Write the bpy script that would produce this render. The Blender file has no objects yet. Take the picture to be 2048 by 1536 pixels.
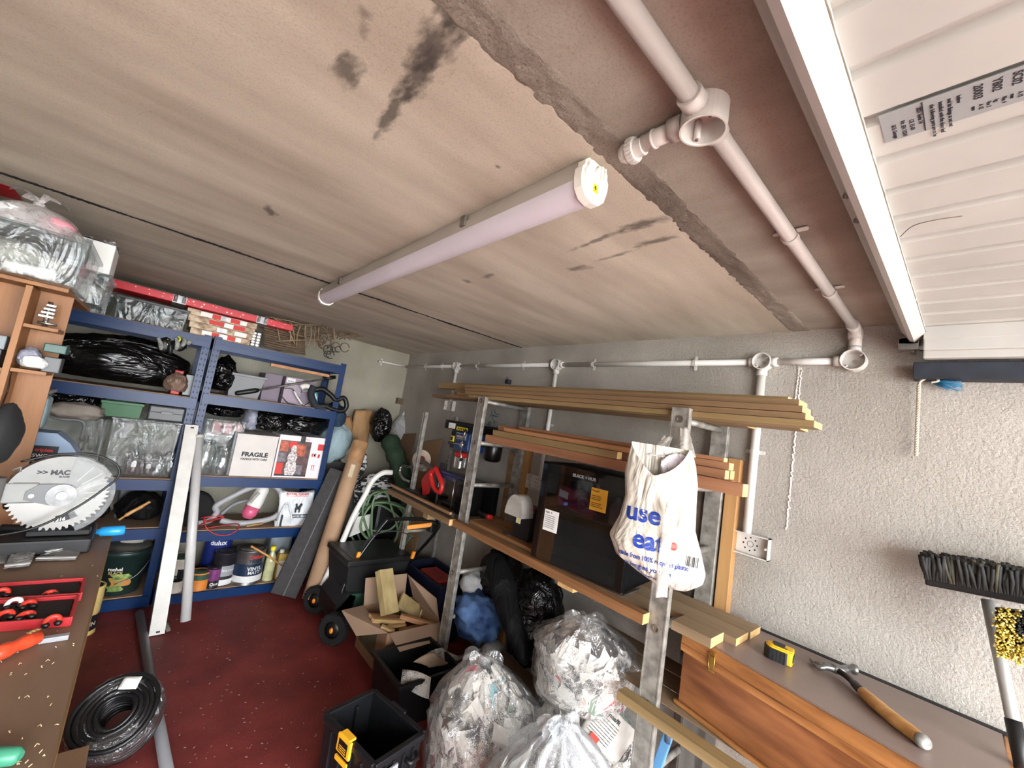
import bpy, bmesh, math, random
from mathutils import Vector, Matrix, noise
random.seed(7)
C = bpy.context.scene.collection
V = Vector
PI = math.pi

# ---------------------------------------------------------------- camera
FPX = 819.72
ROWS = ((0.73696454, -0.65778555, 0.1555681), (0.184977, -0.02510251, -0.9824222), (0.65012827, 0.75278685, 0.10317554))
CAM = V((0, 0, 1.5))
cam_d = bpy.data.cameras.new('camera')
cam_d.sensor_width = 36.0
cam_d.lens = 36.0 * FPX / 2048
cam_d.clip_start = 0.02
cam = bpy.data.objects.new('camera', cam_d)
C.objects.link(cam)
_r, _d, _f = (V(x) for x in ROWS)
cam.matrix_world = Matrix(((_r.x, -_d.x, -_f.x, CAM.x), (_r.y, -_d.y, -_f.y, CAM.y), (_r.z, -_d.z, -_f.z, CAM.z), (0, 0, 0, 1)))
bpy.context.scene.camera = cam

# ---------------------------------------------------------------- world: overcast daylight through the open garage door
sc = bpy.context.scene
world = bpy.data.worlds.new('overcast_sky')
sc.world = world
world.use_nodes = True
_n = world.node_tree.nodes
_n['Background'].inputs[0].default_value = (0.93, 0.96, 1.0, 1)
_n['Background'].inputs[1].default_value = 9.0
sc.view_settings.view_transform = 'Standard'
sc.view_settings.look = 'None'
sc.view_settings.gamma = 1
sc.view_settings.use_curve_mapping = False
sc.view_settings.exposure = 1.4
pl = bpy.data.lights.new('door_opening_portal', 'AREA')
pl.shape = 'RECTANGLE'; pl.size = 3.1; pl.size_y = 2.0
pl.cycles.is_portal = True
po = bpy.data.objects.new('door_opening_portal', pl)
po.location = (0.38, -1.93, 1.0); po.rotation_euler = (PI/2, 0, PI)   # faces +y, into the garage
C.objects.link(po)

# ---------------------------------------------------------------- helpers
def A(px, py, **k):
    """the point of the place seen at photograph pixel (px, py) on the plane x=, y= or z="""
    ax, v = next(iter(k.items())); i = 'xyz'.index(ax)
    r = _r * ((px-1024)/FPX) + _d * ((py-768)/FPX) + _f
    return CAM + r * ((v - CAM[i]) / r[i])

def lin(c):
    return tuple((x/255/12.92 if x/255 <= 0.04045 else ((x/255+0.055)/1.055)**2.4) for x in c)

M = {}
def nodes_of(m):
    m.use_nodes = True
    return m.node_tree.nodes, m.node_tree.links, m.node_tree.nodes['Principled BSDF']

def pm(name, col, rough=0.5, metal=0.0, var=0.12, vs=8.0, bump=0.0, bs=60.0, stretch=(1, 1, 1), spec=0.5, col2=None, coat=0, detail=4.0):
    """painted or plain material: a base colour that varies a little, with optional fine relief"""
    m = bpy.data.materials.new(name); M[name] = m
    n, l, b = nodes_of(m)
    b.inputs['Roughness'].default_value = rough
    b.inputs['Metallic'].default_value = metal
    b.inputs['Specular IOR Level'].default_value = spec
    if coat: b.inputs['Coat Weight'].default_value = coat
    tc = n.new('ShaderNodeTexCoord'); mp = n.new('ShaderNodeMapping'); mp.inputs['Scale'].default_value = stretch
    l.new(tc.outputs['Object'], mp.inputs['Vector'])
    c = lin(col)
    if var or col2:
        t = n.new('ShaderNodeTexNoise'); t.inputs['Scale'].default_value = vs; t.inputs['Detail'].default_value = detail
        l.new(mp.outputs[0], t.inputs['Vector'])
        r = n.new('ShaderNodeValToRGB')
        r.color_ramp.elements[0].position = 0.32; r.color_ramp.elements[1].position = 0.68
        c2 = lin(col2) if col2 else tuple(x*(1-2*var) for x in c)
        r.color_ramp.elements[0].color = (*c2, 1)
        r.color_ramp.elements[1].color = (*(tuple(min(1, x*(1+var)) for x in c) if not col2 else c), 1)
        l.new(t.outputs['Fac'], r.inputs[0]); l.new(r.outputs[0], b.inputs['Base Color'])
    else:
        b.inputs['Base Color'].default_value = (*c, 1)
    if bump:
        t2 = n.new('ShaderNodeTexNoise'); t2.inputs['Scale'].default_value = bs; t2.inputs['Detail'].default_value = 5
        l.new(mp.outputs[0], t2.inputs['Vector'])
        bp = n.new('ShaderNodeBump'); bp.inputs['Strength'].default_value = bump; bp.inputs['Distance'].default_value = 0.01
        l.new(t2.outputs['Fac'], bp.inputs['Height']); l.new(bp.outputs[0], b.inputs['Normal'])
    return m

def wood(name, c1, c2, axis='y', scale=14.0, rough=0.65, squeeze=0.06):
    """timber with grain along one axis"""
    s = [1, 1, 1]; s['xyz'.index(axis)] = squeeze
    m = pm(name, c1, rough, 0, 0, scale, 0.15, scale*4, s, 0.4, c2, detail=8.0)
    return m

def clear(name, tint=(0.9, 0.92, 0.93), fac=0.25, rough=0.12, bump=0.6, bs=9.0, milk=(0.75, 0.77, 0.78), milkf=0.12, stretch=(1, 1, 1)):
    """thin clear plastic film or moulded clear plastic: see-through, glossy where it bends"""
    m = bpy.data.materials.new(name); M[name] = m
    n, l, b = nodes_of(m); out = n['Material Output']; n.remove(b)
    tr = n.new('ShaderNodeBsdfTransparent'); tr.inputs[0].default_value = (*tint, 1)
    gl = n.new('ShaderNodeBsdfGlossy'); gl.inputs['Roughness'].default_value = rough; gl.inputs[0].default_value = (1, 1, 1, 1)
    df = n.new('ShaderNodeBsdfDiffuse'); df.inputs[0].default_value = (*milk, 1)
    lw = n.new('ShaderNodeLayerWeight'); lw.inputs[0].default_value = 0.35
    tc = n.new('ShaderNodeTexCoord'); mp = n.new('ShaderNodeMapping'); mp.inputs['Scale'].default_value = stretch
    l.new(tc.outputs['Object'], mp.inputs['Vector'])
    t = n.new('ShaderNodeTexNoise'); t.inputs['Scale'].default_value = bs; t.inputs['Detail'].default_value = 4; t.inputs['Distortion'].default_value = 1.2
    l.new(mp.outputs[0], t.inputs['Vector'])
    bp = n.new('ShaderNodeBump'); bp.inputs['Strength'].default_value = bump; bp.inputs['Distance'].default_value = 0.05
    l.new(t.outputs['Fac'], bp.inputs['Height'])
    l.new(bp.outputs[0], gl.inputs['Normal']); l.new(bp.outputs[0], lw.inputs['Normal'])
    m1 = n.new('ShaderNodeMixShader'); m1.inputs[0].default_value = milkf
    l.new(tr.outputs[0], m1.inputs[1]); l.new(df.outputs[0], m1.inputs[2])
    mul = n.new('ShaderNodeMath'); mul.operation = 'MULTIPLY_ADD'; mul.inputs[1].default_value = 0.5; mul.inputs[2].default_value = fac*0.5
    l.new(lw.outputs['Facing'], mul.inputs[0])
    m2 = n.new('ShaderNodeMixShader'); l.new(mul.outputs[0], m2.inputs[0])
    l.new(m1.outputs[0], m2.inputs[1]); l.new(gl.outputs[0], m2.inputs[2])
    l.new(m2.outputs[0], out.inputs[0])
    return m

def crinkle(name, col, rough=0.25, bs=14.0, strength=0.9, stretch=(1, 1, 1), spec=0.6):
    """opaque crinkled film or cloth"""
    m = bpy.data.materials.new(name); M[name] = m
    n, l, b = nodes_of(m)
    b.inputs['Base Color'].default_value = (*lin(col), 1); b.inputs['Roughness'].default_value = rough
    b.inputs['Specular IOR Level'].default_value = spec
    tc = n.new('ShaderNodeTexCoord'); mp = n.new('ShaderNodeMapping'); mp.inputs['Scale'].default_value = stretch
    l.new(tc.outputs['Object'], mp.inputs['Vector'])
    t = n.new('ShaderNodeTexNoise'); t.inputs['Scale'].default_value = bs; t.inputs['Detail'].default_value = 3; t.inputs['Distortion'].default_value = 1.5
    l.new(mp.outputs[0], t.inputs['Vector'])
    v = n.new('ShaderNodeTexVoronoi'); v.inputs['Scale'].default_value = bs*0.9; l.new(mp.outputs[0], v.inputs['Vector'])
    ad = n.new('ShaderNodeMath'); ad.operation = 'ADD'; l.new(t.outputs['Fac'], ad.inputs[0])
    mu = n.new('ShaderNodeMath'); mu.operation = 'MULTIPLY'; mu.inputs[1].default_value = 0.5; l.new(v.outputs['Distance'], mu.inputs[0]); l.new(mu.outputs[0], ad.inputs[1])
    bp = n.new('ShaderNodeBump'); bp.inputs['Strength'].default_value = strength; bp.inputs['Distance'].default_value = 0.04
    l.new(ad.outputs[0], bp.inputs['Height']); l.new(bp.outputs[0], b.inputs['Normal'])
    return m

def frame(w, up=None):
    """two unit vectors square to direction w"""
    w = w.normalized()
    u = up if up is not None else (V((0, 0, 1)) if abs(w.z) < 0.9 else V((1, 0, 0)))
    a = u.cross(w)
    if a.length < 1e-6: a = V((1, 0, 0)).cross(w)
    a.normalize()
    return a, w.cross(a).normalized()

class MB:
    """collects shapes in place coordinates; build() links them as ONE mesh object"""
    def __init__(s): s.v = []; s.f = []; s.m = []; s.s = []
    def add(s, vs, fs, mat=0, smooth=False):
        o = len(s.v); s.v += [V(p) for p in vs]
        for f in fs: s.f.append([i+o for i in f]); s.m.append(mat); s.s.append(smooth)
        return s
    def hexa(s, p, mat=0):                                   # 8 corners: bottom ring then top ring
        return s.add(p, [(3, 2, 1, 0), (4, 5, 6, 7), (0, 1, 5, 4), (1, 2, 6, 5), (2, 3, 7, 6), (3, 0, 4, 7)], mat)
    def obox(s, c, ex, ey, ez, bev=0.0, mat=0):              # centre and three half-edge vectors
        c = V(c); ex = V(ex); ey = V(ey); ez = V(ez)
        if bev <= 0:
            return s.hexa([c-ex-ey-ez, c+ex-ey-ez, c+ex+ey-ez, c-ex+ey-ez, c-ex-ey+ez, c+ex-ey+ez, c+ex+ey+ez, c-ex+ey+ez], mat)
        bev = min(bev, 0.45*min(ex.length, ey.length, ez.length)*2)
        bm = bmesh.new(); bmesh.ops.create_cube(bm, size=2)
        for v in bm.verts: v.co = V((v.co.x*ex.length, v.co.y*ey.length, v.co.z*ez.length))
        bmesh.ops.bevel(bm, geom=bm.edges[:], offset=bev, segments=2, affect='EDGES', profile=0.5)
        nx, ny, nz = ex.normalized(), ey.normalized(), ez.normalized()
        bm.verts.index_update()
        s.add([c + nx*v.co.x + ny*v.co.y + nz*v.co.z for v in bm.verts], [[v.index for v in f.verts] for f in bm.faces], mat)
        bm.free(); return s
    def bb(s, x0, x1, y0, y1, z0, z1, bev=0.0, mat=0):
        return s.obox(((x0+x1)/2, (y0+y1)/2, (z0+z1)/2), (abs(x1-x0)/2, 0, 0), (0, abs(y1-y0)/2, 0), (0, 0, abs(z1-z0)/2), bev, mat)
    def bar(s, a, b, w, h, up=None, bev=0.0, mat=0):         # a board from a to b, w across, h along up
        a = V(a); b = V(b); d = b-a
        sx, sz = frame(d, V(up) if up is not None else None)
        return s.obox((a+b)/2, sx*(w/2), d/2, sz*(h/2), bev, mat)
    def tube(s, pts, r, seg=12, closed=False, caps=True, mat=0, smooth=True):
        pts = [V(p) for p in pts]; n = len(pts)
        rr = r if isinstance(r, (list, tuple)) else [r]*n
        vs = []; pa = None
        for i in range(n):
            if closed: d = pts[(i+1) % n]-pts[i-1]
            else: d = pts[min(i+1, n-1)]-pts[max(i-1, 0)]
            if d.length < 1e-9: d = V((0, 0, 1))
            d.normalize()
            if pa is None: a, b = frame(d)
            else:
                a = pa - d*pa.dot(d)
                if a.length < 1e-6: a, b = frame(d)
                a.normalize(); b = d.cross(a)
            pa = a
            for k in range(seg):
                t = 2*PI*k/seg; vs.append(pts[i] + (a*math.cos(t)+b*math.sin(t))*rr[i])
        fs = []
        for i in range(n if closed else n-1):
            j = (i+1) % n
            for k in range(seg):
                fs.append((i*seg+k, i*seg+(k+1) % seg, j*seg+(k+1) % seg, j*seg+k))
        s.add(vs, fs, mat, smooth)
        if caps and not closed:
            o = len(s.v)-len(vs)
            s.f.append([o+k for k in range(seg)][::-1]); s.m.append(mat); s.s.append(False)
            s.f.append([o+(n-1)*seg+k for k in range(seg)]); s.m.append(mat); s.s.append(False)
        return s
    def lathe(s, prof, o=(0, 0, 0), axis=(0, 0, 1), seg=24, mat=0, smooth=True, up=None, sx=1.0):
        o = V(o); w = V(axis).normalized(); a, b = frame(w, V(up) if up is not None else None)
        vs = []; n = len(prof)
        for r, h in prof:
            for k in range(seg):
                t = 2*PI*k/seg; vs.append(o + w*h + (a*math.cos(t)*sx+b*math.sin(t))*max(r, 1e-5))
        fs = [(i*seg+k, i*seg+(k+1) % seg, (i+1)*seg+(k+1) % seg, (i+1)*seg+k) for i in range(n-1) for k in range(seg)]
        return s.add(vs, fs, mat, smooth)
    def cyl(s, a, b, r, seg=20, mat=0, r2=None):
        return s.tube([a, b], [r, r2 if r2 is not None else r], seg, mat=mat)
    def prism(s, poly, o, u, v, depth, mat=0):               # flat outline (p,q) in the plane u,v pushed along u x v
        o = V(o); u = V(u).normalized(); v = V(v).normalized(); w = u.cross(v)
        n = len(poly); vs = [o+u*p+v*q for p, q in poly] + [o+u*p+v*q+w*depth for p, q in poly]
        fs = [list(range(n))[::-1], list(range(n, 2*n))] + [(i, (i+1) % n, n+(i+1) % n, n+i) for i in range(n)]
        return s.add(vs, fs, mat)
    def sheet(s, fn, nu, nv, mat=0, smooth=True, thick=0.0):
        P = [[V(fn(i/nu, j/nv)) for j in range(nv+1)] for i in range(nu+1)]
        vs = [p for row in P for p in row]
        fs = [(i*(nv+1)+j, (i+1)*(nv+1)+j, (i+1)*(nv+1)+j+1, i*(nv+1)+j+1) for i in range(nu) for j in range(nv)]
        if not thick: return s.add(vs, fs, mat, smooth)
        N = []
        for i in range(nu+1):
            for j in range(nv+1):
                a = P[min(i+1, nu)][j]-P[max(i-1, 0)][j]; b = P[i][min(j+1, nv)]-P[i][max(j-1, 0)]
                c = a.cross(b); N.append(c.normalized() if c.length > 1e-12 else V((0, 0, 1)))
        k = len(vs); w = nv+1
        vs2 = vs + [p - q*thick for p, q in zip(vs, N)]
        fs2 = fs + [tuple(k+i for i in f[::-1]) for f in fs]
        rim = [i*w for i in range(nu+1)][::-1], [i*w+nv for i in range(nu+1)], [j for j in range(w)], [nu*w+j for j in range(w)][::-1]
        for r in rim:
            for p, q in zip(r, r[1:]): fs2.append((p, q, k+q, k+p))
        return s.add(vs2, fs2, mat, smooth)
    def blob(s, c, r, seed=0, amp=0.15, fq=2.5, nu=28, nv=18, mat=0, flat=0.0, ridge=0.0):
        """lumpy closed body (sacks, cloth bundles); flat > 0 squares off its underside"""
        c = V(c); off = V((seed*7.3, seed*3.1, seed*5.7)); vs = []
        for j in range(nv+1):
            th = PI*j/nv
            for i in range(nu):
                ph = 2*PI*i/nu
                d = V((math.sin(th)*math.cos(ph), math.sin(th)*math.sin(ph), math.cos(th)))
                k = 1 + amp*noise.fractal(d*fq+off, 1.0, 2.0, 3)
                if ridge: k -= ridge*abs(noise.noise(V((d.x*fq*3, d.y*fq*3, d.z*fq))+off))
                p = V((d.x*r[0], d.y*r[1], d.z*r[2]))*k
                if flat and p.z < -r[2]*(1-flat): p.z = -r[2]*(1-flat) - 0.1*(-r[2]*(1-flat)-p.z)
                vs.append(c+p)
        fs = [(j*nu+i, (j+1)*nu+i, (j+1)*nu+(i+1) % nu, j*nu+(i+1) % nu) for j in range(nv) for i in range(nu)]
        return s.add(vs, fs, mat, True)
    def build(s, name, mats, parent=None, **tags):
        me = bpy.data.meshes.new(name); ob = bpy.data.objects.new(name, me)
        mats = mats if isinstance(mats, (list, tuple)) else [mats]
        for m in mats: me.materials.append(M[m] if isinstance(m, str) else m)
        if parent is not None:
            ob.parent = parent; inv = world_of(parent).inverted(); vs = [inv @ p for p in s.v]
        else:
            lo = [min(p[i] for p in s.v) for i in range(3)]; hi = [max(p[i] for p in s.v) for i in range(3)]
            o = V(((lo[0]+hi[0])/2, (lo[1]+hi[1])/2, lo[2])) if not tags.pop('world', False) else V((0, 0, 0))
            ob.location = o; vs = [p-o for p in s.v]
        tags.pop('world', None)
        me.from_pydata([tuple(p) for p in vs], [], s.f)
        me.polygons.foreach_set('material_index', s.m); me.polygons.foreach_set('use_smooth', s.s)
        me.update(); C.objects.link(ob)
        for k, v in tags.items(): ob[k] = v
        return ob

def world_of(o):
    m = Matrix.LocRotScale(o.location, o.rotation_euler, o.scale)
    return world_of(o.parent) @ m if o.parent else m

def thing(name, label, cat, loc=(0, 0, 0), rz=0.0, group=None):
    o = bpy.data.objects.new(name, None); o.empty_display_size = 0.05
    o.location = V(loc); o.rotation_euler = (0, 0, rz); C.objects.link(o)
    o['label'] = label; o['category'] = cat
    if group: o['group'] = group
    return o
def tagd(label, cat, group=None):
    d = dict(label=label, category=cat)
    if group: d['group'] = group
    return d
def dup(o, loc, label=None, parent=None):
    r = o.copy(); C.objects.link(r)
    if parent is not None: r.parent = parent
    if loc is not None: r.location = V(loc)
    if label: r['label'] = label
    for ch in o.children: dup(ch, None, None, r)
    return r

def lettering(txt, o, xd, yd, h, mat, parent, thick=0.0004, bold=0.0, align='LEFT', name='lettering', width=None, wrap=None):
    """words as thin raised print: o = lower-left of the first line, xd reading direction, yd letters' up"""
    cu = bpy.data.curves.new('words', 'FONT'); cu.body = txt; cu.size = h*1.38; cu.extrude = thick; cu.offset = bold*h
    cu.align_x = align; cu.resolution_u = 3
    ob = bpy.data.objects.new('words', cu); C.objects.link(ob)
    me = bpy.data.meshes.new_from_object(ob)
    C.objects.unlink(ob); bpy.data.objects.remove(ob)
    xd = V(xd).normalized(); yd = V(yd).normalized(); w = xd.cross(yd).normalized(); o = V(o)
    k = 1.0
    if width:
        xs = [v.co.x for v in me.vertices]
        if xs and max(xs)-min(xs) > 0: k = width/(max(xs)-min(xs))
    inv = world_of(parent).inverted()
    for v in me.vertices:
        if wrap:
            p, nn = wrap(o.x + v.co.x*k*xd.x + v.co.y*yd.x, o.y + v.co.x*k*xd.y + v.co.y*yd.y); v.co = inv @ (p + nn*(v.co.z+thick))
        else: v.co = inv @ (o + xd*v.co.x*k + yd*v.co.y + w*(v.co.z+thick))
    me.materials.clear(); me.materials.append(M[mat])
    r = bpy.data.objects.new(name, me); r.parent = parent; C.objects.link(r)
    return r

def arc(c, r, a0, a1, n, u, v):
    c = V(c); u = V(u); v = V(v)
    return [c + u*(r*math.cos(a0+(a1-a0)*i/n)) + v*(r*math.sin(a0+(a1-a0)*i/n)) for i in range(n+1)]
def spline(ctrl, n=8):
    """smooth path through control points"""
    P = [V(p) for p in ctrl]; P = [P[0]*2-P[1]] + P + [P[-1]*2-P[-2]]; out = []
    for i in range(1, len(P)-2):
        for k in range(n):
            t = k/n; a, b, c, d = P[i-1], P[i], P[i+1], P[i+2]
            out.append(0.5*((2*b) + (c-a)*t + (2*a-5*b+4*c-d)*t*t + (3*b-a-3*c+d)*t*t*t))
    out.append(P[-2]); return out
X, Y, Z = V((1, 0, 0)), V((0, 1, 0)), V((0, 0, 1))
# ---------------------------------------------------------------- common materials
def concrete(name, c1, c2, c3, bump, bs, stretch=(1, 1, 1), rough=0.9, vs=2.2, mixf=0.45):
    m = pm(name, c1, rough, 0, 0, vs, 0, 60, stretch, 0.3, c2, detail=9.0)
    n, l, b = nodes_of(m)
    tc = next(x for x in n if x.type == 'TEX_COORD'); mp = next(x for x in n if x.type == 'MAPPING')
    src = b.inputs['Base Color'].links[0].from_socket
    t = n.new('ShaderNodeTexNoise'); t.inputs['Scale'].default_value = 240; t.inputs['Detail'].default_value = 4
    l.new(tc.outputs['Object'], t.inputs['Vector'])
    r = n.new('ShaderNodeValToRGB'); r.color_ramp.elements[0].position = 0.28; r.color_ramp.elements[1].position = 0.5
    r.color_ramp.elements[0].color = (*lin(c3), 1); r.color_ramp.elements[1].color = (1, 1, 1, 1)
    l.new(t.outputs['Fac'], r.inputs[0])
    mx = n.new('ShaderNodeMix'); mx.data_type = 'RGBA'; mx.blend_type = 'MULTIPLY'; mx.inputs[0].default_value = mixf
    l.new(src, mx.inputs[6]); l.new(r.outputs[0], mx.inputs[7]); l.new(mx.outputs[2], b.inputs['Base Color'])
    v = n.new('ShaderNodeTexNoise'); v.inputs['Scale'].default_value = bs; v.inputs['Detail'].default_value = 8; v.inputs['Roughness'].default_value = 0.65
    l.new(tc.outputs['Object'], v.inputs['Vector'])
    bp = n.new('ShaderNodeBump'); bp.inputs['Strength'].default_value = bump; bp.inputs['Distance'].default_value = 0.007
    l.new(v.outputs['Fac'], bp.inputs['Height']); l.new(bp.outputs[0], b.inputs['Normal'])
    return m

def stains(m, spots):
    """soot smudges: soft-edged marks of their own shape (cx, cy, rx, ry, angle, depth) in the ceiling plane"""
    n, l, b = nodes_of(m)
    tc = next(x for x in n if x.type == 'TEX_COORD')
    src = b.inputs['Base Color'].links[0].from_socket
    wn = n.new('ShaderNodeTexNoise'); wn.inputs['Scale'].default_value = 26; wn.inputs['Detail'].default_value = 6
    mpn = n.new('ShaderNodeMapping'); mpn.inputs['Scale'].default_value = (2.2, 1, 1); mpn.inputs['Rotation'].default_value = (0, 0, 0.5)
    l.new(tc.outputs['Object'], mpn.inputs['Vector']); l.new(mpn.outputs[0], wn.inputs['Vector'])
    for cx, cy, rx, ry, ang, dep in spots:
        mp = n.new('ShaderNodeMapping'); mp.vector_type = 'TEXTURE'
        mp.inputs['Location'].default_value = (cx, cy, 2.08); mp.inputs['Rotation'].default_value = (0, 0, ang); mp.inputs['Scale'].default_value = (rx, ry, 1)
        l.new(tc.outputs['Object'], mp.inputs['Vector'])
        ln = n.new('ShaderNodeVectorMath'); ln.operation = 'LENGTH'; l.new(mp.outputs[0], ln.inputs[0])
        ad = n.new('ShaderNodeMath'); ad.operation = 'MULTIPLY_ADD'; ad.inputs[1].default_value = 2.2; l.new(wn.outputs['Fac'], ad.inputs[0]); l.new(ln.outputs['Value'], ad.inputs[2])
        r = n.new('ShaderNodeMapRange'); r.inputs[1].default_value = 1.55; r.inputs[2].default_value = 2.35; r.inputs[3].default_value = dep; r.inputs[4].default_value = 0
        l.new(ad.outputs[0], r.inputs[0])
        mx = n.new('ShaderNodeMix'); mx.data_type = 'RGBA'; mx.inputs[7].default_value = (*lin((62, 58, 54)), 1)
        l.new(r.outputs[0], mx.inputs[0]); l.new(src, mx.inputs[6]); src = mx.outputs[2]
    l.new(src, b.inputs['Base Color'])

concrete('ceiling_concrete', (206, 197, 180), (172, 161, 145), (150, 140, 126), 0.3, 130, (0.28, 1.3, 1), vs=5, mixf=0.25)
concrete('ceiling_plaster', (164, 156, 144), (136, 127, 116), (138, 128, 116), 0.35, 90, (1.6, 0.8, 1), vs=4, mixf=0.25)
concrete('mortar', (150, 140, 128), (112, 102, 92), (120, 110, 100), 1.0, 60)
concrete('roughcast', (184, 179, 170), (156, 150, 141), (112, 104, 96), 1.0, 95)
concrete('plain_wall', (172, 168, 152), (150, 145, 130), (150, 144, 130), 0.5, 60)
pm('floor_paint', (134, 54, 49), 0.55, 0, 0, 5, 0.25, 90, (1, 1, 1), 0.4, (106, 38, 35))
pm('white_pvc', (204, 200, 194), 0.42, 0, 0.03)
pm('white_pvc_inside', (170, 163, 155), 0.5, 0, 0.05)
pm('door_white', (176, 174, 168), 0.45, 0, 0.05, 5, 0.05, 20)
pm('black', (13, 13, 14), 0.45, 0, 0.15)
pm('dark_navy', (30, 36, 48), 0.6, 0, 0.2, 20)
pm('steel', (150, 150, 148), 0.38, 0.9, 0.12, 30)
pm('dull_steel', (128, 124, 116), 0.55, 0.75, 0.2, 24, 0.1, 80)
pm('ink', (28, 30, 36), 0.6, 0, 0)
pm('dark_gap', (26, 24, 22), 0.9, 0, 0.2)

# ---------------------------------------------------------------- room shell
H, XR, YB, XL, YF = 2.08, 1.95, 3.95, -1.2, -1.95
KS = dict(kind='structure')
def root_struct(name):
    o = bpy.data.objects.new(name, None); o['kind'] = 'structure'; C.objects.link(o); return o

floor = MB().bb(XL-0.2, XR+0.2, YF-0.05, YB+0.2, -0.12, 0.0).build('floor', 'floor_paint', world=True, **KS)
MB().bb(-9, 9, -12, YF-0.06, -0.16, -0.03).build('unseen_driveway', pm('bounce_concrete', (196, 192, 184), 0.9, 0, 0.1, 3), world=True, kind='structure')  # unseen pale ground outside, added to bounce daylight onto the ceiling
MB().bb(XR, XR+0.18, YF, YB+0.18, 0, H+0.12).build('wall_right', 'roughcast', world=True, **KS)
MB().bb(XL-0.18, XR, YB, YB+0.18, 0, H+0.12).build('wall_back', 'plain_wall', world=True, **KS)
MB().bb(XL-0.18, XL, YF, YB, 0, H+0.12).build('wall_left', 'roughcast', world=True, **KS)

ceil = root_struct('ceiling')
def slab(y0, y1, j0, j1, seed, m='ceiling_concrete'):
    rnd = random.Random(seed); n = 150
    xs = [XL-0.1 + (XR+0.1-XL+0.1)*i/n for i in range(n+1)]
    lo = [(x, y0 + (rnd.uniform(-1, 1)*0.0025 + 0.004*noise.noise(V((x*6, seed, 0)))) * j0) for x in xs]
    hi = [(x, y1 + (rnd.uniform(-1, 1)*0.0025 + 0.004*noise.noise(V((x*6, seed+9, 0)))) * j1) for x in xs]
    mb = MB()
    for i in range(n):
        a, b, c, d = lo[i], lo[i+1], hi[i+1], hi[i]
        mb.hexa([(*a, H), (*b, H), (*c, H), (*d, H), (*a, H+0.14), (*b, H+0.14), (*c, H+0.14), (*d, H+0.14)])
    mb.build('slab', m, ceil)
slab(YF, 0.472, 0, 1.5, 3, 'ceiling_plaster')
slab(0.528, 2.205, 1.5, 1.6, 5)
slab(2.226, YB+0.05, 1.6, 0, 8)
def strip(u, v):
    x = XL + (XR-XL)*u; y = 0.462 + 0.076*v
    edge = 1-abs(2*v-1)
    return (x, y, H + 0.004 - 0.010*min(1, edge*4)*(0.55+0.45*noise.noise(V((x*3, 0, 1)))) - 0.004*noise.fractal(V((x*30, y*30, 2)), 1, 2, 4))
MB().sheet(strip, 420, 12).build('mortar_strip', 'mortar', ceil)
rnd = random.Random(6); jf = MB(); n = 500
xs = [XL + (XR-XL)*i/n for i in range(n+1)]
e0 = [2.2155 - max(0.0025, 0.012+0.014*noise.noise(V((x*4, 0, 0)))+rnd.uniform(-.004, .004)) for x in xs]; e1 = [2.2155 + max(0.0025, 0.011+0.014*noise.noise(V((x*4, 9, 0)))+rnd.uniform(-.004, .004)) for x in xs]
for i in range(n): jf.hexa([(xs[i], e0[i], H-0.0012), (xs[i+1], e0[i+1], H-0.0012), (xs[i+1], e1[i+1], H-0.0012), (xs[i], e1[i], H-0.0012), (xs[i], e0[i], H+0.1), (xs[i+1], e0[i+1], H+0.1), (xs[i+1], e1[i+1], H+0.1), (xs[i], e1[i], H+0.1)])
jf.build('joint_shade_strip', 'dark_gap', ceil)  # flush dark strip: its colour stands in for shade in the open joint
def streak(x0, y0, x1, y1, w, dep):
    a, b = A(x0, y0, z=H), A(x1, y1, z=H); d = b-a
    return ((a.x+b.x)/2, (a.y+b.y)/2, d.length/2, w, math.atan2(d.y, d.x), dep)
stains(M['ceiling_concrete'], [streak(915, 25, 830, 150, 0.030, 0.75), streak(880, 80, 800, 205, 0.022, 0.7), streak(830, 150, 752, 275, 0.015, 0.75), streak(700, 105, 690, 172, 0.024, 0.75), streak(930, 10, 880, 50, 0.03, 0.6),
    streak(536, 412, 546, 434, 0.018, 0.7), streak(1335, 434, 1240, 462, 0.020, 0.75), streak(1245, 460, 1150, 498, 0.010, 0.65), streak(1362, 470, 1270, 492, 0.014, 0.7), streak(1270, 500, 1195, 522, 0.008, 0.6),
    streak(1130, 540, 1180, 534, 0.016, 0.6), streak(925, 560, 945, 566, 0.016, 0.55), streak(965, 556, 990, 548, 0.014, 0.55), streak(722, 8, 735, 40, 0.012, 0.45), streak(735, 45, 725, 75, 0.010, 0.4), streak(990, 330, 1000, 336, 0.006, 0.6)])

# dark felt strip where the wall meets the top of the wooden chest; weeping lime line on the wall
MB().bb(XR-0.022, XR+0.01, -0.5, 0.80, 0.845, 0.875).build('trim_1', 'dark_gap', world=True, **KS)
mb = MB()
for k, (p, q) in enumerate((((1603, 735), (1572, 1060)), ((1598, 735), (1590, 800)))):
    a, b = A(*p, x=XR), A(*q, x=XR); n = 90
    mb.tube([a.lerp(b, i/n) + V((0, 0.010*noise.noise(V((i*0.7, k, 0))), 0)) for i in range(n+1)], [0.0035+0.003*noise.noise(V((i*1.3, k, 5))) for i in range(n+1)], 6)
mb.build('trim_2', pm('lime', (206, 202, 194), 0.9, 0, 0.1), world=True, **KS)
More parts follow.
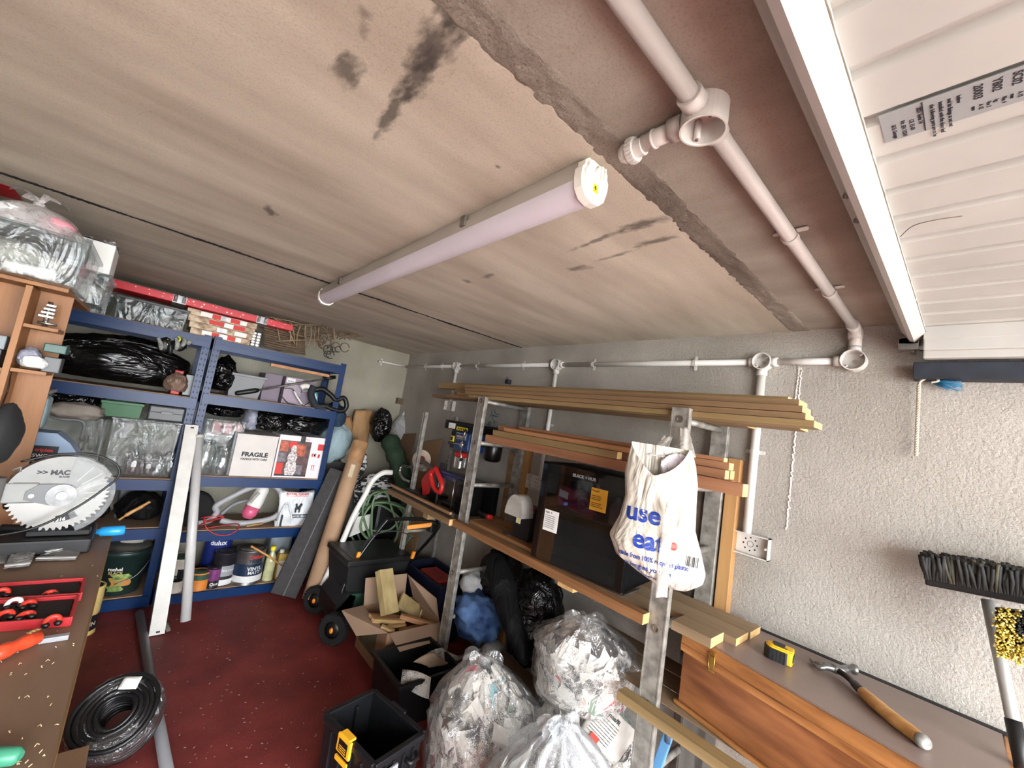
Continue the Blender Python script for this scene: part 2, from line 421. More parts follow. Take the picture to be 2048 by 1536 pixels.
# ---------------------------------------------------------------- ceiling lamp
pm('lamp_housing', (176, 168, 158), 0.5, 0, 0.05)
pm('lamp_cap', (238, 236, 226), 0.4, 0, 0.02)
m = pm('lamp_diffuser', (216, 210, 218), 0.28, 0, 0.04, 3); nodes_of(m)[2].inputs['Subsurface Weight'].default_value = 0.0
pm('yellow', (236, 214, 30), 0.5, 0, 0)
LX = 0.615
lamp = thing('ceiling_lamp', 'long white batten lamp with lilac diffuser under the concrete ceiling', 'lamp', (LX, 1.43, H))
def lampsec(w, z0, z1, n=10):
    return [(-w, z1), (w, z1)] + [(w*math.cos(PI*k/n), z0 + (z0-2.0)*0.0 - (z0-z_b)*math.sin(PI*k/n)) for k in range(n+1)]
z_b = 1.995
mb = MB().prism([(-0.030, 2.078), (-0.030, 2.062), (-0.040, 2.055), (-0.040, 2.030), (0.040, 2.030), (0.040, 2.055), (0.030, 2.062), (0.030, 2.078)][::-1], (LX, 2.33, 0), X, Z, 1.76)
mb.build('housing', 'lamp_housing', lamp)
sec = [(0.040*math.cos(PI*k/14), 2.034 - 0.038*math.sin(PI*k/14)) for k in range(15)]
mb = MB(); vs = []
for y in (0.57, 2.33): vs += [(LX+p, y, q) for p, q in sec]
mb.add(vs, [(k, k+1, 16+k, 15+k) for k in range(14)], 0, True)
mb.build('diffuser', 'lamp_diffuser', lamp)
capo = [(-0.026, 2.079), (-0.036, 2.070), (-0.036, 2.060), (-0.043, 2.050), (-0.043, 2.030), (-0.038, 2.010), (-0.022, 1.994), (0, 1.990), (0.022, 1.994), (0.038, 2.010), (0.043, 2.030), (0.043, 2.050), (0.036, 2.060), (0.036, 2.070), (0.026, 2.079)]
for y0, y1, sgn in ((0.570, 0.548, 1), (2.352, 2.330, -1)):
    c = MB().prism(capo[::-1], (LX, y0, 0), X, Z, 0.020)
    ys = y1 if sgn > 0 else y0
    c.prism([(p*0.86, 2.036+(q-2.036)*0.86) for p, q in capo][::-1], (LX, ys + (0.003 if sgn > 0 else 0.004), 0), X, Z, 0.008)
    cap = c.build('end_cap', 'lamp_cap', lamp)
    if sgn > 0:
        MB().cyl((LX+0.006, 0.546, 2.052), (LX+0.006, 0.536, 2.052), 0.017, 24).bb(LX-0.001, LX+0.003, 0.532, 0.540, 2.036, 2.066).bb(LX+0.009, LX+0.013, 0.532, 0.540, 2.038, 2.066).build('knob', 'lamp_cap', cap, label='round ribbed cable plug on the lamp end')
        MB().bb(LX-0.010, LX+0.006, 0.5425, 0.5445, 2.010, 2.028).build('sticker', 'yellow', cap, label='small yellow warning sticker')
        MB().prism([(-0.003, 0.004), (0.001, 0.004), (-0.001, 0.0), (0.003, 0.0), (-0.003, -0.009), (-0.001, -0.002), (-0.005, -0.002)][::-1], (LX-0.002, 0.5424, 2.020), X, Z, 0.0008).build('symbol', 'ink', cap)
for y in (0.985, 2.02):
    for q in (-0.046, 0.034): MB().bb(LX+q, LX+q+0.012, y-0.012, y+0.012, 2.040, 2.072, 0.002).build('clip', 'dull_steel', lamp)

# ---------------------------------------------------------------- white conduit, boxes and clips
RC, RW = 0.0155, 0.0165
ZC, XW = 2.0625, XR-0.018
def saddle(mb, c, d, n, r, out):
    """saddle clip: c on the pipe axis, d along the pipe, n away from the surface"""
    c = V(c); d = V(d).normalized(); n = V(n).normalized(); s = d.cross(n)
    vs = []
    for e in (-0.008, 0.008):
        for rr in (r+0.0008, r+0.0035): vs += [c+d*e + (s*math.cos(PI*k/10)+n*math.sin(PI*k/10))*rr for k in range(11)]
    fs = []
    for k in range(10):
        fs += [(11+k, 12+k, 34+k, 33+k), (k, 22+k, 23+k, 1+k), (k, k+1, 12+k, 11+k), (22+k, 33+k, 34+k, 23+k)]
    mb.add(vs, fs, 0, False)
    for q in (-1, 1):
        pts = []
        cc = c - n*(r-0.001) + s*(q*(r+0.010))
        for k in range(13):
            t = -PI/2+PI*k/12; pts.append((0.008*math.cos(t)+0.004, 0.008*math.sin(t)))
        pts = [(-0.012, -0.008)] + pts + [(-0.012, 0.008)]
        u = s*q; v = n.cross(u)
        mb.prism(pts, cc, u, v, 0.003)
        mb.cyl(cc+u*0.004+n*0.0028, cc+u*0.004+n*0.0048, 0.003, 8)
def clip_of(parent, c, d, n, r):
    mb = MB(); saddle(mb, c, d, n, r, 0); return mb.build('clip', 'white_pvc', parent)
def jbox(name, label, c, n, spouts, r=0.034, depth=0.042):
    """round conduit box: c on the surface, n away from it, spouts = directions (with length)"""
    c = V(c); n = V(n)
    t = thing(name, label, 'junction box', c, group=None)
    prof = [(0.001, 0.004), (r-0.006, 0.004), (r-0.005, 0.007), (r-0.004, depth-0.002), (r-0.003, depth), (r, depth), (r, depth-0.004), (r, 0.0), (0.001, 0.0)]
    MB().lathe(prof, c, n, 32, smooth=False).build('box_body', 'white_pvc', t)
    a, b = frame(n)
    for q in (-1, 1):
        p = c + (a*0.7+b*0.7)*(r-0.009)*q
        MB().cyl(p+n*0.005, p+n*(depth-0.006), 0.0055, 10).build('screw_post', 'white_pvc', t)
        MB().cyl(p+n*(depth-0.006), p+n*(depth-0.004), 0.003, 8).build('screw', 'dull_steel', t)
    MB().cyl(c+n*0.0045, c+n*0.0060, 0.008, 14).build('knockout', 'white_pvc_inside', t)
    for d, ln in spouts:
        d = V(d); p = c + n*0.0185
        MB().cyl(p+d*(r-0.003), p+d*(r+ln), RW+0.004, 18).build('spout', 'white_pvc', t)
    return t
cx, cy = 0.601, 0.316
jb = jbox('junction_box', 'round open white junction box on the ceiling where three pipes meet', (cx, cy, H), -Z, ((X, 0.016), (-X, 0.022), (Y, 0.022)), 0.037, 0.046)
def pipe(name, label, pts, r, clips=(), n=None, group=None):
    t = thing(name, label, 'conduit', pts[0])
    MB().tube(pts, r, 16).build('pipe', 'white_pvc', t)
    for c, d in clips: clip_of(t, c, d, n, r)
    return t
pipe('conduit', 'thick white conduit on the ceiling running out over the garage door side', [(XL+0.02, cy, ZC), (cx-0.058, cy, ZC)], RC, (((-0.3, cy, ZC), X),), -Z)
t = pipe('conduit', 'white ceiling conduit from the three-way junction box to the wall corner', [(cx+0.052, cy, ZC), (1.87, cy, ZC)], RC, (((1.085, cy, ZC), X), ((1.495, cy, ZC), X)), -Z)
t = thing('conduit_elbow', 'white angled conduit elbow in the corner of ceiling and wall', 'conduit', (1.9, cy, 2.02))
MB().tube([(1.855, cy, ZC), (1.90, cy, ZC-0.001), (1.922, cy, 2.05), (XW, cy, 2.03), (XW, cy, 1.985)], RW+0.0035, 16).build('bend', 'white_pvc', t)
MB().cyl((1.925, cy-0.02, 2.045), (1.925, cy+0.02, 2.045), 0.02, 16).build('inspection_cover', 'white_pvc', t)
t = thing('conduit_spur', 'short white conduit stub with a ribbed gland above the lamp end', 'conduit', (cx, 0.42, ZC))
MB().cyl((cx, cy+0.058, ZC), (cx, 0.43, ZC), RC, 16).build('pipe', 'white_pvc', t)
MB().cyl((cx, 0.405, ZC), (cx, 0.410, ZC), RC+0.002, 16).build('ring', 'white_pvc', t)
g = MB().lathe([(0.001, 0), (RC+0.001, 0), (RC+0.001, 0.016), (RC+0.007, 0.016), (RC+0.007, 0.030), (RC+0.003, 0.032), (RC+0.003, 0.040), (RC-0.001, 0.048), (0.001, 0.048)], (cx, 0.428, ZC-0.004), Y, 20, smooth=False)
for k in range(20):
    a = 2*PI*k/20; p = V((cx+math.cos(a)*(RC+0.0075), 0.452, ZC-0.004+math.sin(a)*(RC+0.0075)))
    g.bb(p.x-0.001, p.x+0.001, 0.446, 0.457, p.z-0.001, p.z+0.001)
g.build('gland', 'white_pvc', t)

ZW = 1.944
WN = -X
YBX = [0.316, 0.622, 1.822, 2.995]
BL = ['round white junction box on the wall under the ceiling elbow', 'round white wall junction box above the long drop to the double socket box', 'round white wall junction box over the middle of the timber stack', 'small round white wall junction box nearest the room corner']
SP = [((Y, 0.022), (Z, 0.016)), ((-Y, 0.020), (Y, 0.018), (-Z, 0.024)), ((-Y, 0.018), (Y, 0.018), (-Z, 0.022)), ((-Y, 0.018), (Y, 0.018), (-Z, 0.022))]
for y, lb, sp in zip(YBX, BL, SP): jbox('junction_box', lb, (XR, y, ZW), WN, sp, 0.039 if y < 0.5 else 0.036, 0.044)
R2 = 0.0135
def wallpipe(label, y0, y1, clips): return pipe('conduit', label, [(XW, y0, ZW), (XW, y1, ZW)], R2, [((XW, c, ZW), Y) for c in clips], WN)
wallpipe('short level white wall conduit between the two boxes under the elbow', 0.375, 0.568, ())
wallpipe('longest level white wall conduit above the timber stack', 0.676, 1.770, (0.917, 1.528))
wallpipe('level white wall conduit with two clips towards the room corner', 1.874, 2.945, (2.15, 2.70))
t = wallpipe('short level white wall conduit running into the room corner', 3.045, 3.935, (3.25, 3.55))
pipe('conduit', 'short white conduit on the back wall beside the ceiling corner', [(1.62, YB-0.018, 1.935), (1.90, YB-0.018, ZW)], R2, (((1.66, YB-0.018, 1.936), X),), -Y)
def drop(label, y, z1, clips, r=R2): return pipe('conduit', label, [(XW, y, ZW-0.056), (XW, y, z1)], r, [((XW, y, c), Z) for c in clips], WN)
drop('white vertical conduit dropping to the double socket box', 0.622, 1.222, (1.556,), 0.0165)
drop('white vertical conduit dropping behind the timber towards the glass-door fridge', 1.822, 1.22, (1.55,))
drop('white vertical conduit dropping to the small socket box near the drill press', 2.995, 1.64, (1.80,))
def sockbox(label, y0, y1, z0, z1):
    t = thing('socket_box', label, 'socket box', (XR, (y0+y1)/2, z0))
    w = MB().bb(XR-0.004, XR-0.0005, y0, y1, z0, z1)
    for a in ((y0, y0+0.004, z0, z1), (y1-0.004, y1, z0, z1), (y0, y1, z0, z0+0.004), (y0, y1, z1-0.004, z1)): w.bb(XR-0.034, XR-0.001, *a)
    w.build('tray', 'white_pvc', t)
    yc, zc = (y0+y1)/2-0.01, (z0+z1)/2
    for k in range(8):
        a = 2*PI*k/8; MB().cyl((XR-0.0040, yc+0.026*math.cos(a), zc+0.026*math.sin(a)), (XR-0.0046, yc+0.026*math.cos(a), zc+0.026*math.sin(a)), 0.0035, 10).build('hole', 'ink', t)
    MB().tube(arc((XR-0.0042, yc, zc), 0.0115, 0, 2*PI*23/24, 23, Y, Z), 0.0008, 4, closed=True).build('knockout_ring', 'ink', t)
    for dy, dz in ((y0+0.012, z0+0.02), (y1-0.012, z0+0.02), (y1-0.012, z1-0.015)): MB().bb(XR-0.0045, XR-0.004, dy-0.002, dy+0.002, dz-0.006, dz+0.006).build('slot', 'ink', t)
    for dy in (y0+0.010, y1-0.010): MB().cyl((XR-0.033, dy, zc), (XR-0.002, dy, zc), 0.005, 8).build('screw_post', 'white_pvc', t)
    return t
sockbox('open white double socket box on the wall above the wooden chest', 0.535, 0.705, 1.135, 1.222)
sockbox('open white double socket box on the wall behind the fridge', 1.79, 1.93, 1.13, 1.22)
sockbox('open white socket box on the wall above the drill press', 2.94, 3.07, 1.555, 1.64)

# ---------------------------------------------------------------- the raised garage door
gd = thing('garage_door', 'raised white ribbed up-and-over garage door overhead', 'garage door', (0.4, -0.9, 2.0))
x0, x1, yd0, yd1, zt = XL+0.06, 1.85, -1.9, 0.128, 2.030
prof = []
x = 0.058
while x > x0: x -= 0.1085
while x < x1:
    prof += [(x, zt+0.004), (x+0.006, zt+0.016), (x+0.022, zt+0.016), (x+0.028, zt+0.004)]; x += 0.1085
prof = [p for p in prof if x0 < p[0] < x1]; prof = [(x0, zt+0.004)] + prof + [(x1, zt+0.004)]
vs = [(p, yd0, q) for p, q in prof] + [(p, yd1, q) for p, q in prof]; k = len(prof)
MB().add(vs, [(i+1, i, k+i, k+i+1) for i in range(k-1)]).bb(x0, x1, yd0, yd1, zt+0.018, zt+0.022).build('ribbed_panel', 'door_white', gd)
MB().prism([(0.178, 2.022), (0.162, 1.992), (0.150, 1.988), (0.124, 2.012), (0.124, 2.024), (0.128, zt+0.02), (0.185, zt+0.03), (0.185, 2.030)][::-1], (x0, 0, 0), Y, Z, x1-x0+0.03).build('bottom_rail', 'door_white', gd)
MB().tube([(x0 + (x1-x0)*i/200, 0.124+0.0012*noise.noise(V((i*0.5, 0, 0))), 2.016+0.001*noise.noise(V((i*0.7, 3, 0)))) for i in range(201)], 0.0016, 6).build('seam', pm('grime', (96, 86, 70), 0.9), gd, label='dirty seam along the rail')
MB().bb(x1+0.001, x1+0.03, yd0, 0.128, 1.932, 1.962, 0.004).bb(x1-0.014, x1+0.03, yd0, 0.128, 1.955, 2.034, 0.004).bb(x1-0.016, x1+0.002, yd0, 0.128, 1.990, 2.034, 0.002).build('side_rail', 'door_white', gd)
for yy, xx in ((0.166, 0.855), (0.166, 0.955)):
    MB().cyl((xx, yy+0.004, 2.002), (xx, yy-0.002, 1.999), 0.006, 10).build('rivet', 'dull_steel', gd)
MB().tube(spline([A(1800, 474, z=2.0275), A(1826, 452, z=2.0265), A(1870, 440, z=2.0265), A(1925, 432, z=2.0275)], 6), 0.0009, 5).build('whisker', 'grime', gd, label='thin dark strand stuck to the panel')
st = MB().bb(0.716, 0.786, -0.5, 0.109, zt+0.0026, zt+0.0036).build('data_label', pm('silver_label', (150, 152, 152), 0.5, 0.2, 0.05), gd, label='grey printed data label')
def sl(txt, x, y, h): lettering(txt, (x, y, zt+0.0024), X, -Y, h, 'ink', gd, 0.0002, 0.02)
sl('Si S: Garage', 0.748, 0.098, 0.005); sl('Nr. EN 13241', 0.744, 0.088, 0.005); sl('CE 15-01', 0.748, 0.079, 0.005); sl('2021 Serie 14', 0.726, 0.070, 0.005)
MB().bb(0.718, 0.784, 0.0635, 0.0645, zt+0.0018, zt+0.0030).build('line', 'ink', gd)
for i, s_ in enumerate(('the following parts are to be', 'installed with the door leaf', 'and its fixings as set out', 'below')): sl(s_, 0.730, 0.057-0.0085*i, 0.0048)
for i, s_ in enumerate(('20003', 'YB02', 'SC02', 'LR21', '70 - 90')): sl(s_, 0.722, 0.016-0.0165*i, 0.0085)
for i in range(14): sl(('mm', 'A 12', 'Rw 3', 'kg', 'No. 4')[i % 5], 0.764, 0.018-0.0068*i, 0.0042)
MB().bb(0.718, 0.784, -0.0755, -0.0747, zt+0.0018, zt+0.0030).build('line', 'ink', gd)
for i in range(16): sl(('resistance', 'emission', 'operating force', 'performance', 'class')[i % 5], 0.735+0.006*(i % 3), -0.083-0.0085*i, 0.0048)
br = thing('door_arm', 'galvanised steel lifting arm and bracket beside the raised door', 'lever arm', (1.9, 0.15, 1.97))
MB().bar((1.905, 0.13, 1.978), (1.905, -0.7, 1.972), 0.006, 0.028, Z, 0.001).build('arm', 'dull_steel', br)
MB().bb(1.862, 1.935, 0.140, 0.190, 1.984, 2.006, 0.002).bb(1.862, 1.868, 0.14, 0.19, 1.965, 2.006).bb(1.880, 1.93, 0.150, 0.160, 1.96, 1.99, 0.002).build('bracket', 'steel', br)
MB().cyl((1.89, 0.135, 1.978), (1.918, 0.135, 1.978), 0.008, 12).build('pivot', 'steel', br)
MB().bb(1.885, XR+0.002, YF, 0.152, 1.872, 1.926, 0.002).build('wall_batten', 'dark_navy', **tagd('dark navy timber batten on the wall under the door edge', 'batten'))

# rope hanging on the wall
rp = thing('rope', 'short frayed beige rope hanging from the dark batten', 'rope', (1.915, 0.14, 1.6))
a, b = A(1838, 768, x=1.915), A(1832, 912, x=1.925)
cen = [a.lerp(b, i/80) for i in range(81)]
mb = MB()
for s_ in range(3):
    mb.tube([c + Y*0.0028*math.cos(i*0.75+s_*2.09) + X*0.0028*math.sin(i*0.75+s_*2.09) for i, c in enumerate(cen)], 0.0029, 6)
mb.build('cord', pm('rope_beige', (188, 178, 158), 0.95), rp)
MB().tube(spline([cen[0], cen[0]+V((0, -0.006, 0.012)), cen[0]+V((0, -0.03, 0.024)), cen[0]+V((0, -0.045, 0.012)), cen[0]+V((0, -0.028, 0.006))]), 0.0035, 8).build('loop', 'rope_beige', rp)
mb = MB(); rnd = random.Random(4)
p0 = A(1862, 765, x=1.925)
for i in range(46):
    e = A(1862+rnd.uniform(25, 66), 765+rnd.uniform(-4, 18), x=1.925+rnd.uniform(-0.02, 0.02))
    mb.tube([p0+V((rnd.uniform(-.004, .004),)*3), p0.lerp(e, 0.5)+V((rnd.uniform(-.005, .005), 0, rnd.uniform(-.002, .006))), e], 0.0009, 4)
mb.build('frayed_end', pm('blue_nylon', (28, 110, 150), 0.6), rp, kind='stuff')

# ---------------------------------------------------------------- brooms by the wall
def yz(px, py, x): return A(px, py, x=x)
br = thing('broom', 'upturned broom with a wide black bristle head leaning on the bare wall', 'broom', (1.86, -0.06, 0.0))
pole_b = A(2060, 1600, x=1.72); hd = A(1975, 1200, x=1.86)
dirp = (hd-pole_b).normalized()
MB().tube([pole_b, hd], 0.0135, 16).build('pole', pm('alu_pole', (170, 170, 166), 0.35, 0.35, 0.05), br)
g0, g1 = A(2002, 1462, x=1.755), A(2052, 1580, x=1.725)
MB().tube([pole_b.lerp(hd, 0.05), pole_b.lerp(hd, 0.36)], 0.0155, 14).build('grip', 'black', br, label='black foam grip')
ha, hb = A(1852, 1166, x=1.862), A(2140, 1222, x=1.862)
du = (hb-ha).normalized(); dn = V((-1, 0, 0)); dz = du.cross(dn).normalized()
if dz.z < 0: dz = -dz
L = (hb-ha).length
MB().obox((ha+hb)/2 + dz*0.008, du*(L/2), dn*0.032, dz*0.010, 0.004).build('head_block', 'black', br)
mb = MB(); rnd = random.Random(2)
for i in range(50):
    for j in range(10):
        c = ha + du*(L*(i+0.5)/50) + dn*(-0.031+0.0069*j) + dz*0.016
        e = c + dz*rnd.uniform(0.062, 0.078) + du*rnd.uniform(-0.012, 0.012) + dn*((j-4)*0.0035+rnd.uniform(-0.006, 0.006))
        mid = c.lerp(e, 0.55) + du*rnd.uniform(-0.004, 0.004)
        mb.tube([c, mid, e], [0.0042, 0.0058, 0.0040], 6, mat=0 if rnd.random() > 0.16 else 1)
mb.build('bristles', [pm('bristle_black', (44, 44, 42), 0.8, 0, 0.2), pm('bristle_tan', (84, 80, 62), 0.8, 0, 0.2)], br, kind='stuff')
b2 = thing('scrubbing_brush', 'brush of coarse yellow and black bristles beside the metal broom pole', 'brush', (1.8, -0.1, 1.1))
ca, cb = A(1990, 1215, x=1.70), A(1995, 1312, x=1.70); cc = A(2120, 1230, x=1.70)
uu = (cc-ca).normalized(); vv = (cb-ca); hh = vv.length; vv.normalize()
MB().obox(ca+uu*0.09+vv*(hh/2)+X*0.03, uu*0.09, vv*(hh/2-0.004), X*0.010, 0.003).build('brush_block', 'black', b2)
mb = MB(); 
for i in range(1500):
    a_, b_ = rnd.uniform(0, 0.18), rnd.uniform(0, 1)
    p = ca + uu*a_ + vv*(hh*b_) + X*0.024
    dark = (a_-0.075)**2/0.045**2 + (b_-0.30)**2/0.32**2 < 1
    e = p - X*rnd.uniform(0.03, 0.045) + uu*rnd.uniform(-0.008, 0.008) + vv*rnd.uniform(-0.008, 0.008)
    mb.tube([p, e], [0.0014, 0.0022], 4, mat=1 if dark else (0 if rnd.random() > .3 else 2))
mb.build('bristles', [pm('bristle_yellow', (206, 182, 78), 0.85), 'bristle_black', pm('bristle_pale', (226, 212, 140), 0.85)], b2, kind='stuff')
# ---------------------------------------------------------------- ladder sections standing as rack uprights
pm('ladder_alu', (158, 154, 146), 0.5, 0.45, 0.22, 26, 0.1, 90)
pm('ladder_dark', (112, 102, 90), 0.6, 0.3, 0.25, 18, 0.1, 90)
pm('hole_dark', (30, 28, 26), 0.8, 0, 0)
def ladder(label, y, top, xf, xb, zrungs, single=False, hw=0.035):
    t = thing('ladder_section', label, 'ladder', ((xf+xb)/2, y, 0), group=None)
    for x in ((xf, xb) if not single else (xf,)):
        s = -1 if x == xf else 1
        MB().bb(x-0.0125, x+0.0125, y-hw, y+hw, 0.0, top, 0.002).bb(x+s*0.0125, x+s*0.0145, y-hw, y-hw+0.005, 0, top).bb(x+s*0.0125, x+s*0.0145, y+hw-0.005, y+hw, 0, top).build('stile', 'ladder_alu', t)
    for z in zrungs:
        r = MB().cyl((xf+0.005, y, z), (xb-0.005, y, z), 0.0135, 12).build('rung', 'ladder_alu', t)
        q = MB().lathe([(0.0145, 0), (0.0145, 0.004), (0.009, 0.004), (0.008, 0.001), (0.001, 0.001)], (xf-0.0127, y, z), -X, 16, smooth=False); q.build('rung_end', 'ladder_dark', r)
    return t
RZ = [0.089, 0.346, 0.603, 0.860, 1.117, 1.373, 1.630]
ladder('grey aluminium ladder section carrying the shopping bag', 0.756, 1.675, 1.533, 1.905, RZ)
ladder('grey aluminium ladder section between the drill press and the fridge', 2.02, 1.655, 1.533, 1.905, RZ)
ladder('grey aluminium ladder section half hidden behind the mower handle', 2.83, 1.51, 1.62, 1.90, RZ[:-3], hw=0.017)

# ---------------------------------------------------------------- timber lying on the rungs
wood('treated_y', (158, 134, 92), (118, 96, 62), 'y', 16)
wood('treated_y2', (148, 118, 84), (108, 84, 58), 'y', 14)
wood('cedar_y', (170, 122, 88), (132, 88, 62), 'y', 18)
wood('cedar_pale', (202, 150, 106), (168, 116, 76), 'y', 18)
wood('endgrain', (214, 178, 122), (188, 148, 96), 'y', 20, squeeze=1.0)
def board(name, label, x0, x1, y0, y1, z0, z1, m, cat='timber', skew=0.0, group=None, end='endgrain', tilt=0.0):
    mb = MB(); c = V(((x0+x1)/2, (y0+y1)/2, (z0+z1)/2)); d = V((skew, 1, tilt)).normalized(); L = (y1-y0)/2
    sx = d.cross(Z).normalized(); sz = sx.cross(d)
    mb.obox(c, sx*((x1-x0)/2), d*L, sz*((z1-z0)/2), 0.0015)
    for f in range(len(mb.f)):
        ctr = sum((mb.v[i] for i in mb.f[f]), V((0, 0, 0)))/len(mb.f[f])
        if abs((ctr-c).dot(d)) > L-0.0008: mb.m[f] = 1
    return mb.build(name, [m, end], **tagd(label, cat, group))
z0 = 1.6445
DK = [(1.545, 1.640, 0.335, 2.22, 0, .021, 'treated_y', 'lowest front decking board of the timber stack, at the underside'),
      (1.650, 1.745, 0.40, 2.62, 0, .021, 'treated_y2', 'second decking board in the lowest layer of the timber stack'),
      (1.755, 1.850, 0.60, 3.02, 0, .021, 'treated_y2', 'bottom board against the wall that reaches furthest towards the room corner'),
      (1.550, 1.645, 0.362, 2.26, .023, .044, 'treated_y2', 'second decking board up at the front of the timber stack'),
      (1.655, 1.750, 0.42, 2.50, .023, .044, 'treated_y', 'second layer decking board at the middle of the timber stack'),
      (1.560, 1.655, 0.372, 2.29, .046, .067, 'treated_y2', 'third decking board up at the front of the timber stack'),
      (1.665, 1.760, 0.44, 2.55, .046, .067, 'treated_y2', 'third layer decking board at the back of the timber stack'),
      (1.575, 1.670, 0.388, 2.32, .069, .090, 'treated_y2', 'topmost brown decking board of the timber stack with a dark knot'),
      (1.700, 1.760, 0.455, 2.85, .070, .118, 'treated_y', 'olive green square timber lying on top of the stack with a white end tag')]
for i, (a, b, c, d, e, f, m_, lb) in enumerate(DK):
    o = board('decking_board', lb, a, b, c, d, z0+e, z0+f, m_, group='long boards on the top rungs', skew=(0.012, -0.006, 0, 0.004, 0, 0.012, -0.004, 0.006, 0.0)[i])
tg = thing('end_tag', 'white paper tag stapled on the end of the olive timber', 'tag', (1.73, 0.453, z0+0.08))
MB().bb(1.705, 1.745, 0.4505, 0.4535, z0+0.078, z0+0.108).build('paper', pm('paper_white', (232, 230, 224), 0.8, 0, 0.03), tg)
lettering('EN', (1.712, 0.4502, z0+0.086), X, Z, 0.014, 'ink', tg)
z0 = 1.3885
CD = [(1.550, 1.597, .52, 1.97, 0, .044, 'cedar_y', 'longest red cedar batten at the front edge of the pile'),
      (1.602, 1.645, .62, 2.00, 0, .042, 'cedar_y', 'second cedar batten of the bottom row behind the front one'),
      (1.650, 1.690, .60, 2.05, 0, .042, 'cedar_y', 'third cedar batten of the bottom row'),
      (1.695, 1.740, .70, 2.05, 0, .042, 'cedar_y', 'cedar batten of the bottom row nearest the wall'),
      (1.540, 1.575, 1.02, 1.89, .0455, .078, 'treated_y', 'short pale batten ending above the fridge door'),
      (1.590, 1.628, .60, 1.95, .0455, .078, 'cedar_y', 'second row cedar batten with a bright sawn end'),
      (1.632, 1.676, .655, 2.00, .0455, .078, 'cedar_pale', 'second row pale cedar batten with split end'),
      (1.680, 1.720, .615, 2.00, .0455, .078, 'cedar_y', 'second row cedar batten at the back'),
      (1.575, 1.612, .78, 1.84, .0795, .100, 'cedar_pale', 'thin pale cedar lath in the third row'),
      (1.616, 1.660, .60, 1.93, .0795, .106, 'cedar_y', 'third row cedar batten reaching past the ladder'),
      (1.664, 1.705, .64, 1.98, .0795, .112, 'cedar_y', 'third row cedar batten against the wall side'),
      (1.625, 1.660, .62, 1.76, .1075, .122, 'cedar_y', 'topmost thin cedar lath of the pile')]
for i, (a, b, c, d, e, f, m_, lb) in enumerate(CD): board('cedar_batten', lb, a, b, c, d, z0+e, z0+f, m_, group='cedar battens on the second rungs', skew=(0.01, 0, 0, 0, 0.012, 0.0, 0, 0, 0.01, -0.006, 0, 0.008)[i])
wood('post_z', (190, 148, 96), (150, 108, 66), 'z', 14)
MB().bb(1.905, XR-0.001, 0.662, 0.712, 0.0, 1.515, 0.002).build('wall_post', 'post_z', **tagd('upright pine post on the wall behind the shopping bag', 'post'))
MB().bb(1.912, XR-0.001, 0.790, 0.830, 0.0, 1.50, 0.002).build('wall_post', 'ladder_dark', **tagd('dark grey metal upright on the wall beside the pine post', 'post'))
MB().bb(1.925, XR-0.001, 1.935, 1.995, 0.0, 1.37, 0.002).build('wall_post', 'post_z', **tagd('upright pine board on the wall behind the bench grinder', 'post'))
MB().bb(1.925, XR-0.001, 2.075, 2.14, 0.0, 1.33, 0.002).build('wall_post', 'treated_y2', **tagd('dull brown upright board beside the hanging drill motor', 'post'))

# ---------------------------------------------------------------- shelf boards on the rungs
wood('dusty_board', (150, 128, 100), (116, 96, 72), 'y', 10)
wood('rough_edge', (150, 106, 66), (112, 76, 46), 'y', 24)
ZS = 0.9
board('shelf_batten', 'sawn timber batten along the front edge of the fridge shelf', 1.474, 1.518, 0.785, 2.04, 0.868, 0.9055, 'rough_edge', cat='shelf board')
for a, b, c, d, lb in ((1.548, 1.655, 0.80, 1.98, 'dusty shelf board along the front under the fridge'), (1.660, 1.775, 0.535, 2.0, 'dusty middle shelf board under the fridge ending beyond the ladder'), (1.780, 1.888, 0.53, 1.98, 'dusty shelf board by the wall under the fridge')):
    board('shelf_board', lb, a, b, c, d, 0.8745, ZS-0.0005, 'dusty_board', cat='shelf board')
board('shelf_board', 'short thick shelf board sticking out past the near ladder', 1.549, 1.655, 0.575, 0.715, 0.872, 0.905, 'dusty_board', cat='shelf board')
board('chipboard_offcut', 'brown chipboard offcut lying on the shelf in front of the fridge', 1.550, 1.780, 1.43, 1.975, ZS+0.0005, ZS+0.0185, 'rough_edge', cat='board')
MB().bb(1.50, 1.60, 1.13, 1.22, 0.840, 0.8675, 0.002).build('packing_block', 'endgrain', **tagd('short pale wood block under the fridge shelf batten', 'wood block'))
board('shelf_batten', 'rough sawn timber rail at the foot of the wooden chest', 1.462, 1.515, -0.16, 0.845, 0.585, 0.616, 'treated_y', cat='shelf board')
for a, b, lb in ((1.55, 1.66, 'lower shelf board at the chest front'), (1.665, 1.78, 'lower shelf board under the middle of the chest'), (1.785, 1.885, 'lower shelf board against the wall under the chest')):
    board('shelf_board', lb, a, b, -0.16, 1.25, 0.6175, 0.6195, 'dusty_board', cat='shelf board')
